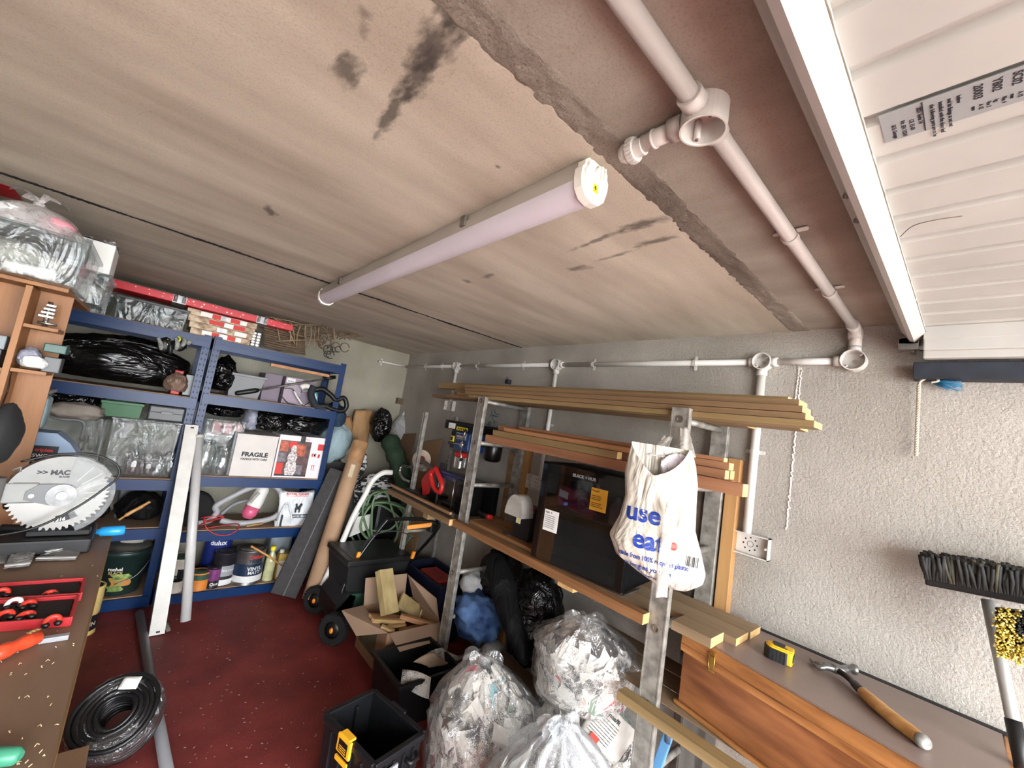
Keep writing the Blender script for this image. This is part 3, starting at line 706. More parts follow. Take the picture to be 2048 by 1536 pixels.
# far shelf between the middle and the half hidden ladder
pm('tray_dark', (40, 30, 26), 0.4, 0, 0.1)
wood('ply_edge', (176, 138, 98), (140, 104, 70), 'y', 20)
FZ = 0.9
board('shelf_board', 'grey brown worktop board under the drill press and saw', 1.50, 1.90, 2.08, 2.88, 0.8745, 0.8925, 'dusty_board', cat='shelf board', end='ply_edge')
fs = thing('picture_frame', 'thin dark framed tray standing on edge along the machine shelf', 'tray', (1.47, 2.45, 0.87))
MB().bb(1.462, 1.478, 2.07, 2.885, 0.925, 0.941, 0.001).build('front_rail', 'ply_edge', fs)
MB().bb(1.479, 1.499, 2.07, 2.885, 0.905, 0.935, 0.001).build('dark_panel', 'tray_dark', fs)
board('shelf_batten', 'sawn timber batten along the front of the machine shelf', 1.455, 1.499, 2.05, 2.90, 0.868, 0.9045, 'treated_y2', cat='shelf board')
MB().bb(1.46, 1.60, 2.30, 2.36, 0.836, 0.8675, 0.002).build('packing_block', 'treated_y', **tagd('wood block under the machine shelf batten', 'wood block'))

# ---------------------------------------------------------------- fridge
pm('fridge_black', (9, 10, 12), 0.55, 0, 0.1, spec=0.15)
pm('fridge_inside', (34, 36, 42), 0.6, 0, 0.1)
pm('energy_yellow', (214, 160, 40), 0.6, 0, 0.05); pm('label_white', (226, 226, 222), 0.6, 0, 0.03)
m = clear('fridge_glass', (0.62, 0.64, 0.68), 0.02, 0.03, 0.0, 4, (0.02, 0.02, 0.024), 0.06)
fr = thing('fridge', 'black glass-door drinks fridge on the timber shelf', 'fridge', (1.55, 1.165, ZS), math.radians(6.7))
Rf = Matrix.Rotation(math.radians(6.7), 4, 'Z'); fo = V((1.55, 1.165, ZS))
def F(x, y, z): return fo + (Rf @ V((x, y, z)))
def fbox(mb, x0, x1, y0, y1, z0, z1, bev=0.0, mat=0): return mb.obox(F((x0+x1)/2, (y0+y1)/2, (z0+z1)/2), (Rf @ V(((x1-x0)/2, 0, 0))), (Rf @ V((0, (y1-y0)/2, 0))), V((0, 0, (z1-z0)/2)), bev, mat)
W = 0.235; HF = 0.462
mb = MB(); fbox(mb, 0.0, 0.31, -W, -W+0.02, 0.012, HF, 0.002); fbox(mb, 0.0, 0.31, W-0.02, W, 0.012, HF, 0.002); fbox(mb, 0, 0.31, -W, W, HF-0.02, HF, 0.002); fbox(mb, 0, 0.31, -W, W, 0.012, 0.035, 0.002); fbox(mb, 0.29, 0.31, -W, W, 0.012, HF)
mb.build('cabinet', 'fridge_black', fr)
mb = MB(); fbox(mb, -0.036, -0.004, -W, -W+0.040, 0.012, HF, 0.002); fbox(mb, -0.036, -0.004, W-0.040, W, 0.012, HF, 0.002); fbox(mb, -0.036, -0.004, -W+0.04, W-0.04, HF-0.05, HF, 0.002); fbox(mb, -0.036, -0.004, -W+0.04, W-0.04, 0.012, 0.06, 0.002)
dr = mb.build('door', 'fridge_black', fr)
mb = MB(); fbox(mb, -0.0375, -0.033, -W+0.002, W-0.002, 0.014, HF-0.002); mb.build('glass_pane', 'fridge_glass', dr)
mb = MB(); fbox(mb, -0.005, -0.001, -W+0.012, W-0.012, 0.02, HF-0.008); 
mb = MB(); fbox(mb, -0.0395, -0.0385, -0.06, 0.045, HF-0.035, HF-0.034)
fd = lambda txt, y, z, h, mat, **k: lettering(txt, F(-0.0392, y, z), Rf @ V((0, -1, 0)), Z, h, mat, dr, 0.0002, **k)
pm('print_grey', (150, 152, 156), 0.5, 0, 0)
fd('BLACK + HUB', 0.06, HF-0.040, 0.014, 'print_grey', bold=0.03)
mb = MB(); fbox(mb, -0.0392, -0.0378, -0.125, -0.045, 0.300, 0.395); e = mb.build('energy_label', 'energy_yellow', dr, label='yellow printed sticker on the glass')
def on_label(txt, y, z, h): lettering(txt, F(-0.0396, y, z), Rf @ V((0, -1, 0)), Z, h, 'ink', dr, 0.0002, 0.02)
on_label('Russell', -0.050, 0.380, 0.009); on_label('Standard Wine\ncooler, 42 litres\nadjustable feet', -0.050, 0.360, 0.0055); on_label('2 year guarantee\nplease read the\nbooklet before use', -0.050, 0.330, 0.0055)
mb = MB(); fbox(mb, -0.0392, -0.0378, 0.105, 0.185, 0.150, 0.245); mb.build('data_label', 'label_white', dr, label='white printed sticker low on the glass')
on_label('logik  4', 0.180, 0.230, 0.009)
for i in range(7): on_label('serial and model rating plate', 0.180, 0.218-0.009*i, 0.0036)
mb = MB(); fbox(mb, 0.004, 0.28, -W+0.022, W-0.022, 0.246, 0.250); mb.build('wire_shelf', 'steel', fr)
for y in (-0.16, 0.16):
    for x in (0.01, 0.27): MB().cyl(F(x, y, 0.0), F(x, y, 0.014), 0.014, 12).build('foot', 'black', fr)
MB().bar(F(-0.01, -W-0.004, 0.004), F(0.12, -W-0.012, 0.008), 0.008, 0.006, Z).cyl(F(-0.012, -W+0.01, 0.0), F(-0.012, -W+0.01, 0.018), 0.006, 10).build('hinge', 'steel', fr)
cn = thing('drinks_pack', 'dark pink multipack of drinks lying inside the fridge', 'drinks pack', F(0.1, 0.05, 0.25))
pm('pack_pink', (150, 24, 70), 0.5, 0, 0.1)
q = Rf @ V((0, 1, 0)); r2 = Rf @ V((1, 0, 0))
MB().obox(F(0.055, 0.06, 0.305), r2*0.045, (q*0.105 + Z*0.012), Z*0.048, 0.012).build('carton', 'pack_pink', cn)
MB().obox(F(0.008, 0.125, 0.325), r2*0.001, q*0.025+Z*0.004, Z*0.016).build('label', 'label_white', cn)
MB().tube(arc(F(0.007, 0.015, 0.305), 0.027, 0, 2*PI*23/24, 23, q, Z), 0.0015, 5, closed=True).build('round_logo', 'print_grey', cn)
lettering('cola', F(0.0068, 0.032, 0.299), -q, Z, 0.012, 'print_grey', cn)
bt = thing('bottle', 'pale clear bottle on the wire shelf inside the fridge', 'bottle', F(0.06, -0.13, 0.25))
pm('bottle_pale', (190, 192, 190), 0.25, 0, 0.05)
MB().lathe([(0.001, 0), (0.03, 0), (0.032, 0.006), (0.032, 0.075), (0.014, 0.10), (0.012, 0.118), (0.001, 0.118)], F(0.055, -0.13, 0.2505), Z, 18).build('body', 'bottle_pale', bt)

# ---------------------------------------------------------------- small bench grinder in front of the fridge
pm('guard_grey', (170, 166, 158), 0.45, 0, 0.1, 20); pm('red', (190, 32, 30), 0.45, 0, 0.08); pm('grinder_body', (30, 29, 29), 0.5, 0.2, 0.2, 12)
gp = A(1035, 1085, z=0.92)
gr = thing('bench_grinder', 'small black bench machine with a pale domed wheel guard', 'power tool', (1.70, 1.62, 0.92))
gc = V((1.655, 1.60, 0.919))
MB().prism([(-0.062, 0), (0.062, 0), (0.070, 0.02), (0.062, 0.10), (0.05, 0.165), (-0.05, 0.165), (-0.072, 0.10), (-0.070, 0.02)], gc+V((0.055, 0.0, 0)), Y, Z, 0.0).v if False else None
MB().prism([(-0.055, 0), (0.055, 0), (0.060, 0.015), (0.066, 0.12), (0.05, 0.17), (-0.05, 0.17), (-0.066, 0.12), (-0.060, 0.015)], gc+V((-0.05, 0, 0)), Y, Z, 0.10).build('body', 'grinder_body', gr)
dome = [(-0.066, 0.12)] + [(0.066*math.cos(PI-PI*k/14), 0.125+0.105*math.sin(PI*k/14)) for k in range(15)] + [(0.066, 0.12)]
MB().prism(dome[::-1], gc+V((0.046, 0, 0.005)), Y, Z, 0.0).v if False else None
MB().prism(dome[::-1], gc+V((-0.042, 0.0, 0.004)), Y, Z, -0.084).build('wheel_guard', 'guard_grey', gr, label='pale grey domed guard')
MB().bb(gc.x-0.0475, gc.x-0.030, gc.y-0.062, gc.y-0.030, gc.z+0.148, gc.z+0.170, 0.002).build('red_badge', 'red', gr)
MB().bb(gc.x-0.0515, gc.x-0.050, gc.y+0.012, gc.y+0.046, gc.z+0.075, gc.z+0.140).build('warning_label', 'label_white', gr)
MB().cyl(gc+V((-0.0512, 0.029, 0.122)), gc+V((-0.0525, 0.029, 0.122)), 0.014, 18).build('blue_symbol', pm('blue_sign', (30, 100, 170), 0.5, 0, 0), gr)
MB().bb(gc.x-0.0525, gc.x-0.0512, gc.y+0.018, gc.y+0.030, gc.z+0.078, gc.z+0.100).build('yellow_symbol', 'yellow', gr)
MB().tube(spline([gc+V((-0.03, 0.07, 0.01)), gc+V((-0.07, 0.11, 0.004)), gc+V((-0.09, 0.08, 0.004)), gc+V((-0.06, 0.055, 0.004))]), 0.0028, 6).build('cable', 'black', gr)

# blue cord ends and a dark plug on the wall
bcd = thing('cord_ends', 'tangle of teal cord ends on the wall beside the drill belt cover', 'cord', A(995, 835, x=1.93))
rnd = random.Random(17)
for k in range(14):
    p = A(985+rnd.uniform(-8, 14), 838+rnd.uniform(-16, 18), x=1.935); q = p+V((rnd.uniform(-.02, 0), rnd.uniform(-.05, .05), rnd.uniform(-.05, .05)))
    MB().tube(spline([p, p.lerp(q, .5)+V((-.01, 0, rnd.uniform(-.015, .015))), q], 5), 0.0022, 5).build('strand', pm('teal_cord', (20, 96, 112), 0.6) if k == 0 else 'teal_cord', bcd)
wp_ = A(1016, 763, x=1.93)
wpl = thing('wall_hook', 'small dark wall hook above the timber stack', 'hook', wp_)
MB().bb(1.915, XR-0.001, wp_.y-0.018, wp_.y+0.018, wp_.z-0.018, wp_.z+0.014, 0.003).build('plate', 'dark_navy', wpl)
MB().tube(spline([wp_+V((0.0, 0, 0.01)), wp_+V((-0.02, -0.01, 0.03)), wp_+V((-0.035, -0.025, 0.02))], 5), 0.004, 6).build('hook', 'dull_steel', wpl)
# ---------------------------------------------------------------- shopping bag hanging on the near ladder
BN, BU, BP = V((-0.886, -0.463, 0)), V((0.463, -0.886, 0)), V((1.405, 0.70, 1.25))
def AP(px, py, P=BP, n=BN):
    r = _r*((px-1024)/FPX) + _d*((py-768)/FPX) + _f
    return CAM + r*((P-CAM).dot(n)/r.dot(n))
def sz(px, py):
    p = AP(px, py)-BP; return p.dot(BU), p.z
m = crinkle('bag_white', (196, 189, 176), 0.4, 9, 0.8, (1, 1, 0.35), 0.5)
nodes_of(m)[2].inputs['Transmission Weight'].default_value = 0.0
rows = []
for pyl, pxl, pyr, pxr, dep in ((1176, 1332, 1172, 1352, .03), (1165, 1300, 1168, 1380, .09), (1145, 1265, 1150, 1407, .13), (1110, 1232, 1140, 1412, .15), (1075, 1218, 1095, 1404, .15), (1040, 1238, 1050, 1392, .13), (1000, 1249, 1005, 1394, .11), (955, 1248, 955, 1397, .095), (925, 1255, 915, 1394, .075), (903, 1262, 880, 1386, .05)):
    sl_, zl = sz(pxl, pyl); sr_, zr = sz(pxr, pyr); rows.append(((zl+zr)/2, sl_, sr_, dep))
def rowat(z):
    if z <= rows[0][0]: return rows[0][1:]
    for a, b in zip(rows, rows[1:]):
        if z <= b[0]:
            t = (z-a[0])/(b[0]-a[0]); return tuple(a[i]+(b[i]-a[i])*t for i in (1, 2, 3))
    return rows[-1][1:]
zb, zt = rows[0][0], rows[-1][0]
def bagpt(th, t):
    c, s_ = math.cos(th), math.sin(th)
    zz = zt - (0.105*max(0, s_)**0.6*max(0.0, 1-abs(c+0.1))**0.8 if s_ > 0 else 0.0)
    z = zb + (zz-zb)*t
    l, r_, d = rowat(z)
    cs = math.copysign(abs(c)**0.8, c)
    w = 0.006*noise.noise(V((cs*9, z*5, 3))) + 0.005*noise.noise(V((cs*22+z*8, z*9, 7)))
    return BP + BU*((l+r_)/2 + (r_-l)/2*cs) + BN*((d if s_ > 0 else d*0.35)*(abs(s_)**0.75)*(1 if s_ > 0 else -1)*0.62 + w) + Z*z
bag = thing('shopping_bag', 'white plastic shopping bag with blue words hanging on the ladder upright', 'bag', BP+V((0, 0, zb)))
mb = MB(); nu, nv = 64, 44
vs = [bagpt(2*PI*i/nu, j/nv) for j in range(nv+1) for i in range(nu)]
fs = [(j*nu+i, j*nu+(i+1) % nu, (j+1)*nu+(i+1) % nu, (j+1)*nu+i) for j in range(nv) for i in range(nu)] + [list(range(nu))[::-1]]
mb.add(vs, fs, 0, True); mb.build('sack', 'bag_white', bag)
def front(s, z, off=0.0015):
    l, r_, d = rowat(z); cs = max(-0.97, min(0.97, (s-(l+r_)/2)/((r_-l)/2)))
    c = math.copysign(abs(cs)**1.25, cs); th = math.acos(c)
    zz = zt - 0.105*max(0, math.sin(th))**0.6*max(0.0, 1-abs(c+0.1))**0.8
    t = (z-zb)/(zz-zb)
    p = bagpt(th, t); q1 = bagpt(th-0.05, t)-p; q2 = bagpt(th, t+0.02)-p
    n = q1.cross(q2).normalized()
    if n.dot(BN) < 0: n = -n
    return p + n*off, n
pm('bag_blue', (26, 56, 140), 0.5, 0, 0); pm('bag_red', (208, 50, 34), 0.5, 0, 0)
def bagword(txt, px, py, h, mat='bag_blue', bold=0.035, slope=0.0, width=None):
    s_, z_ = sz(px, py)
    lettering(txt, (s_, z_, 0), (1, slope, 0), (0, 1, 0), h, mat, bag, 0.0003, bold, wrap=front, width=width)
bagword('use', 1254, 1029, 0.060); bagword('eat', 1267, 1080, 0.060); bagword('.', 1339, 1084, 0.075, 'bag_red', 0.08)
bagword('made from 100% recycled plastic', 1240, 1096, 0.016, bold=0.02, width=0.22); bagword('as long as you can', 1250, 1116, 0.016, bold=0.02, width=0.15)
bagword('please use me again and again', 1266, 1134, 0.006, bold=0.01, width=0.1)
for i in range(8):
    s_, z_ = sz(1368+i*3.2, 1118+i*1.2); p, n = front(s_, z_, 0.002); p2, n2 = front(s_+0.002, z_+0.030, 0.002)
    MB().bar(p, p2, 0.0014+0.0012*(i % 3), 0.0006, n).build('barcode', 'ink', bag)
cl = clear('bag_film', (0.93, 0.92, 0.89), 0.2, 0.2, 0.7, 14, (0.85, 0.83, 0.78), 0.45)
a_, b_ = AP(1392, 915), V((1.512, 0.716, 1.60))
c_, d_ = AP(1330, 915, BP+BN*(-0.0)), V((1.512, 0.772, 1.56))
MB().sheet(lambda u, v: (a_.lerp(b_, u) + (BU*(-0.055*v*(1-0.5*u))) + BN*0.004*math.sin(v*9+u*4)), 16, 8, thick=0.0008).build('handle', 'bag_film', bag)
MB().sheet(lambda u, v: (c_.lerp(d_, u) + (BU*(-0.060*v*(1-0.5*u))) + BN*0.004*math.sin(v*9+u*4)), 16, 8, thick=0.0008).build('handle', 'bag_film', bag)
def strip_(u, v):
    px, py = 1333-20*u+22*v-4*math.sin(u*3), 998+180*u
    return AP(px, py) + BN*(0.108 - 0.02*u + 0.003*math.sin(u*14+v*5))
MB().sheet(strip_, 40, 5, thick=0.0006).build('loose_strap', 'bag_film', bag)
ib = MB()
ib.sheet(lambda u, v: AP(1322+58*u, 968-48*v-12*math.sin(u*3)) + BN*(0.01+0.02*noise.noise(V((u*3, v*3, 1)))), 14, 10, thick=0.002)
ib.build('inner_wrapper', crinkle('wrap_lilac', (222, 216, 222), 0.4, 18, 0.6), bag)

# ---------------------------------------------------------------- wooden chest
wood('chest_orange', (184, 128, 74), (124, 78, 40), 'y', 26, 0.42, 0.05)
wood('chest_red', (156, 102, 62), (100, 58, 32), 'y', 20, 0.42, 0.06)
pm('lid_brown', (126, 108, 100), 0.38, 0, 0.06, 6, 0.03, 200)
pm('brass', (214, 174, 96), 0.28, 0.95, 0.05)
fl, frr = V((1.600, 0.695, 0)), V((1.458, -0.075, 0))
bl, brr = V((1.922, 0.695, 0)), V((1.922, -0.075, 0))
E1 = (frr-fl).normalized(); EN = V((E1.y, -E1.x, 0));
if EN.x > 0: EN = -EN
ch = thing('wooden_chest', 'long varnished orange wooden chest with a brown top', 'chest', (1.72, 0.3, 0.62))
def quadbox(mb, p, z0, z1, grow=0.0):
    a, b, c, d = [V(q) for q in p]; ctr = (a+b+c+d)/4
    q = [x + (x-ctr).normalized()*grow for x in (a, b, c, d)]
    return mb.hexa([V((*x.xy, z0)) for x in q]+[V((*x.xy, z1)) for x in q])
fi, fri = fl - EN*0.008, frr - EN*0.008
quadbox(MB(), (fi+E1*0.008, bl+V((0, -.006, 0)), brr, fri-E1*0.006), 0.6215, 0.800).build('body', 'chest_red', ch)
quadbox(MB(), (fl, bl, brr, frr), 0.801, 0.868).build('lid', 'chest_orange', ch)
quadbox(MB(), (fl-EN*0.006+E1*0.004, bl+V((0, -.004, 0)), brr+V((0, .012, 0)), frr-EN*0.006), 0.8682, 0.8745).build('lid_top', 'lid_brown', ch)
MB().bar(fl+EN*0.001+Z*0.825, frr+EN*0.001+Z*0.825, 0.004, 0.003, Z).build('groove', 'chest_red', ch)
MB().bar(brr+V((0, 0.004, 0.845)), frr+V((0, 0.004, 0.845)), 0.012, 0.058, Z, 0.003).build('end_strip', 'chest_orange', ch)
MB().bar(fl+EN*0.004+Z*0.628, frr+EN*0.004+Z*0.628, 0.012, 0.012, Z, 0.002).build('foot_bead', 'chest_orange', ch)
for px, py in ((1425, 1322), (1850, 1534)):
    p = AP(px, py, fl+EN*0.001, EN); p.z = 0.842
    lt = MB(); q = p + EN*0.0015
    lt.obox(q+Z*0.004, E1*0.012, EN*0.0012, Z*0.011, 0.0006).obox(q-Z*0.040, E1*0.010, EN*0.0012, Z*0.010, 0.0006)
    lt.build('latch_plate', 'brass', ch)
    lv = MB(); lv.obox(q+EN*0.003-Z*0.018, E1*0.0075, EN*0.0016, Z*0.019, 0.0008)
    lv.tube([q+EN*0.004+E1*s_*0.010+Z*h for s_, h in ((-1, 0.012), (-1, -0.03), (-0.4, -0.044), (0.4, -0.044), (1, -0.03), (1, 0.012))], 0.0014, 6, closed=True)
    lv.build('latch_lever', 'brass', ch)
    for s_ in (-1, 1): MB().lathe([(0.0022, 0), (0.0022, 0.0008), (0.001, 0.0016), (0.0001, 0.0016)], q+E1*0.007*s_+Z*0.010+EN*0.001, EN, 8).build('screw', 'brass', ch)
pm('print_red_', (206, 62, 50), 0.6, 0, 0)
ZL = 0.8748
# tape measure
tb1, tb2 = A(1524, 1312, z=ZL), A(1583, 1337, z=ZL)
ta = (tb2-tb1).normalized(); tw = Z.cross(ta); Lt = (tb2-tb1).length
if tw.x < 0: tw = -tw
tm = thing('tape_measure', 'black and yellow tape measure standing on the chest top', 'tape measure', (tb1+tb2)/2)
pm('tape_yellow', (224, 176, 30), 0.45, 0, 0.03); pm('rubber', (30, 32, 34), 0.6, 0, 0.12, 40, 0.2, 200)
Dt, Ht = 0.062, 0.043
def rrect(l0, l1, d0, d1, r, n=6):
    pts = []
    for cx_, cy_, a0 in ((l1-r*0.3, d0+r*0.3, -PI/2), (l1-r*0.3, d1-r*0.3, 0), (l0+r, d1-r, PI/2), (l0+r, d0+r, PI)):
        rr_ = r*0.3 if cx_ > (l0+l1)/2 else r
        pts += [(cx_+rr_*math.cos(a0+PI/2*k/n), cy_+rr_*math.sin(a0+PI/2*k/n)) for k in range(n+1)]
    return pts
def tprism(name, mat, pts, z0, z1, **k):
    n = len(pts); vs = [tb1+ta*p+tw*q+Z*z0 for p, q in pts]+[tb1+ta*p+tw*q+Z*z1 for p, q in pts]
    return MB().add(vs, [list(range(n))[::-1], list(range(n, 2*n))]+[(i, (i+1) % n, n+(i+1) % n, n+i) for i in range(n)]).build(name, mat, tm, **k)
tprism('case', 'tape_yellow', rrect(0.004, Lt, 0.003, Dt-0.003, 0.026), 0.002, Ht-0.001)
tprism('rubber_rim', 'rubber', rrect(0.0, Lt*0.86, 0.0, Dt, 0.028), 0.0, Ht-0.006)
tprism('top_plate', 'tape_yellow', rrect(0.010, Lt*0.98, 0.010, Dt-0.010, 0.020), Ht-0.006, Ht+0.002)
tprism('belt_clip', 'rubber', rrect(Lt*0.28, Lt*0.70, 0.024, 0.044, 0.006), Ht+0.002, Ht+0.006)
for k in range(3): tprism('stripe', 'rubber', rrect(Lt*0.34, Lt*0.80, 0.013+0.0042*k, 0.0145+0.0042*k, 0.0006), Ht+0.002, Ht+0.0026)
for k in range(5): tprism('rib', 'black', [(Lt*(0.22+0.13*k), -0.0008), (Lt*(0.22+0.13*k)+0.0015, -0.0008), (Lt*(0.22+0.13*k)+0.0015, 0.001), (Lt*(0.22+0.13*k), 0.001)], 0.003, Ht-0.008)
MB().obox(tb1+ta*(Lt+0.0006)+tw*Dt*0.5+Z*0.021, ta*0.0010, tw*0.018, Z*0.009).build('mouth', 'black', tm)
MB().obox(tb1+ta*(Lt+0.003)+tw*Dt*0.5+Z*0.016, ta*0.0010, tw*0.012, Z*0.008).build('hook', 'steel', tm)
# hammer
wood('hickory', (206, 158, 98), (172, 122, 68), 'y', 30, 0.4, 0.08)
pm('forged', (138, 138, 136), 0.32, 0.85, 0.15, 40); pm('neck_black', (34, 30, 30), 0.35, 0.3, 0.1)
hm = thing('hammer', 'claw hammer with a wooden handle and black neck lying on the chest', 'hammer', A(1740, 1400, z=ZL))
zz = ZL+0.016
hp = [A(1672, 1338, z=zz+0.004), A(1697, 1356, z=zz+0.003), A(1722, 1381, z=zz), A(1752, 1408, z=zz), A(1790, 1440, z=zz), A(1825, 1466, z=zz), A(1850, 1486, z=zz)]
hs = spline(hp, 8); hn = len(hs)
i1 = 17; hr = lambda i: 0.0105 + 0.0045*math.sin(PI*max(0, (i-10))/(hn-8)) - (0.002 if i < 12 else 0) + 0.002*(i/hn)
MB().tube(hs[:i1+1], [hr(i) for i in range(i1+1)], 14).build('neck', 'neck_black', hm)
MB().tube(hs[i1:-3], [hr(i)+0.0012 for i in range(i1, hn-3)], 16).build('handle', 'hickory', hm, label='varnished wooden handle')
MB().tube([hs[-4], hs[-3], hs[-2], hs[-1], hs[-1]+(hs[-1]-hs[-4])*0.5], [0.0165, 0.0175, 0.0175, 0.016, 0.012], 16).build('end_cap', pm('worn_grey', (142, 140, 134), 0.6, 0.3, 0.2, 50), hm, label='grey metal cap on the handle end')
hf, hc = A(1714, 1340, z=zz+0.006), A(1624, 1316, z=zz+0.002)
ha_ = (hf-hc).normalized(); hx = hp[0]
hd_ = MB()
hd_.lathe([(0.0001, 0), (0.0145, 0), (0.0155, 0.003), (0.0155, 0.012), (0.011, 0.016), (0.009, 0.024), (0.0001, 0.026)], hf, -ha_, 20)
mid = hx
hd_.tube([hf-ha_*0.020, mid+ha_*0.012, mid, mid-ha_*0.012], [0.010, 0.0135, 0.0145, 0.012], 12)
hd_.build('head', 'forged', hm)
side = ha_.cross(Z).normalized()
for q in (-1, 1):
    MB().tube(spline([mid-ha_*0.008+side*q*0.004, mid-ha_*0.028+side*q*0.009+Z*0.002, mid-ha_*0.050+side*q*0.014-Z*0.004, hc+side*q*0.016-Z*0.010], 5), [0.010]*6+[0.0085]*5+[0.006]*4+[0.003], 8).build('claw', 'forged', hm)

# ---------------------------------------------------------------- tied clear sacks of torn newspaper
film = clear('sack_film', (0.985, 0.99, 0.99), 0.12, 0.12, 0.9, 11, (0.88, 0.89, 0.90), 0.07, (1, 1, 0.6))
film2 = clear('sack_film_milky', (0.94, 0.96, 0.97), 0.26, 0.18, 1.0, 12, (0.70, 0.73, 0.75), 0.36, (1, 1, 0.45))
def printed(name, base, sc_, thr, ink=(50, 50, 54)):
    m = pm(name, base, 0.9, 0, 0); n, l, b = nodes_of(m)
    tc = next(x for x in n if x.type == 'TEX_COORD')
    mp = n.new('ShaderNodeMapping'); mp.inputs['Scale'].default_value = (sc_, sc_*2.2, sc_*3.4); l.new(tc.outputs['Object'], mp.inputs['Vector'])
    t = n.new('ShaderNodeTexNoise'); t.inputs['Scale'].default_value = 1; t.inputs['Detail'].default_value = 2; l.new(mp.outputs[0], t.inputs['Vector'])
    t3 = n.new('ShaderNodeTexNoise'); t3.inputs['Scale'].default_value = 14; l.new(tc.outputs['Object'], t3.inputs['Vector'])
    ad = n.new('ShaderNodeMath'); ad.operation = 'ADD'; l.new(t.outputs['Fac'], ad.inputs[0]); l.new(t3.outputs['Fac'], ad.inputs[1])
    r = n.new('ShaderNodeValToRGB'); r.color_ramp.elements[0].position = thr; r.color_ramp.elements[1].position = thr+0.05
    r.color_ramp.elements[0].color = (*lin(ink), 1); r.color_ramp.elements[1].color = (*lin(base), 1)
    mu = n.new('ShaderNodeMath'); mu.operation = 'MULTIPLY'; mu.inputs[1].default_value = 0.5; l.new(ad.outputs[0], mu.inputs[0])
    l.new(mu.outputs[0], r.inputs[0]); l.new(r.outputs[0], b.inputs['Base Color']); return m
printed('news_a', (206, 202, 194), 170, 0.44); printed('news_b', (194, 188, 178), 210, 0.47); printed('news_c', (212, 208, 201), 120, 0.40)
pm('news_pink', (196, 96, 110), 0.9); pm('news_green', (112, 140, 112), 0.9); pm('news_tan', (168, 146, 124), 0.9, 0, 0.1); pm('news_plain', (206, 202, 194), 0.9, 0, 0.06); pm('news_teal', (120, 166, 172), 0.9)
NEWS = ['news_a', 'news_b', 'news_c', 'news_plain', 'news_tan', 'news_pink', 'news_green', 'news_teal']
def profile_r(t, R, top=0.62):
    """radius of a tied sack at height fraction t"""
    if t < 0.12: return R*(0.72+0.28*math.sin(t/0.12*PI/2))
    if t < top: return R
    u = (t-top)/(1-top); return R*(1-u)**0.75*0.94 + 0.022
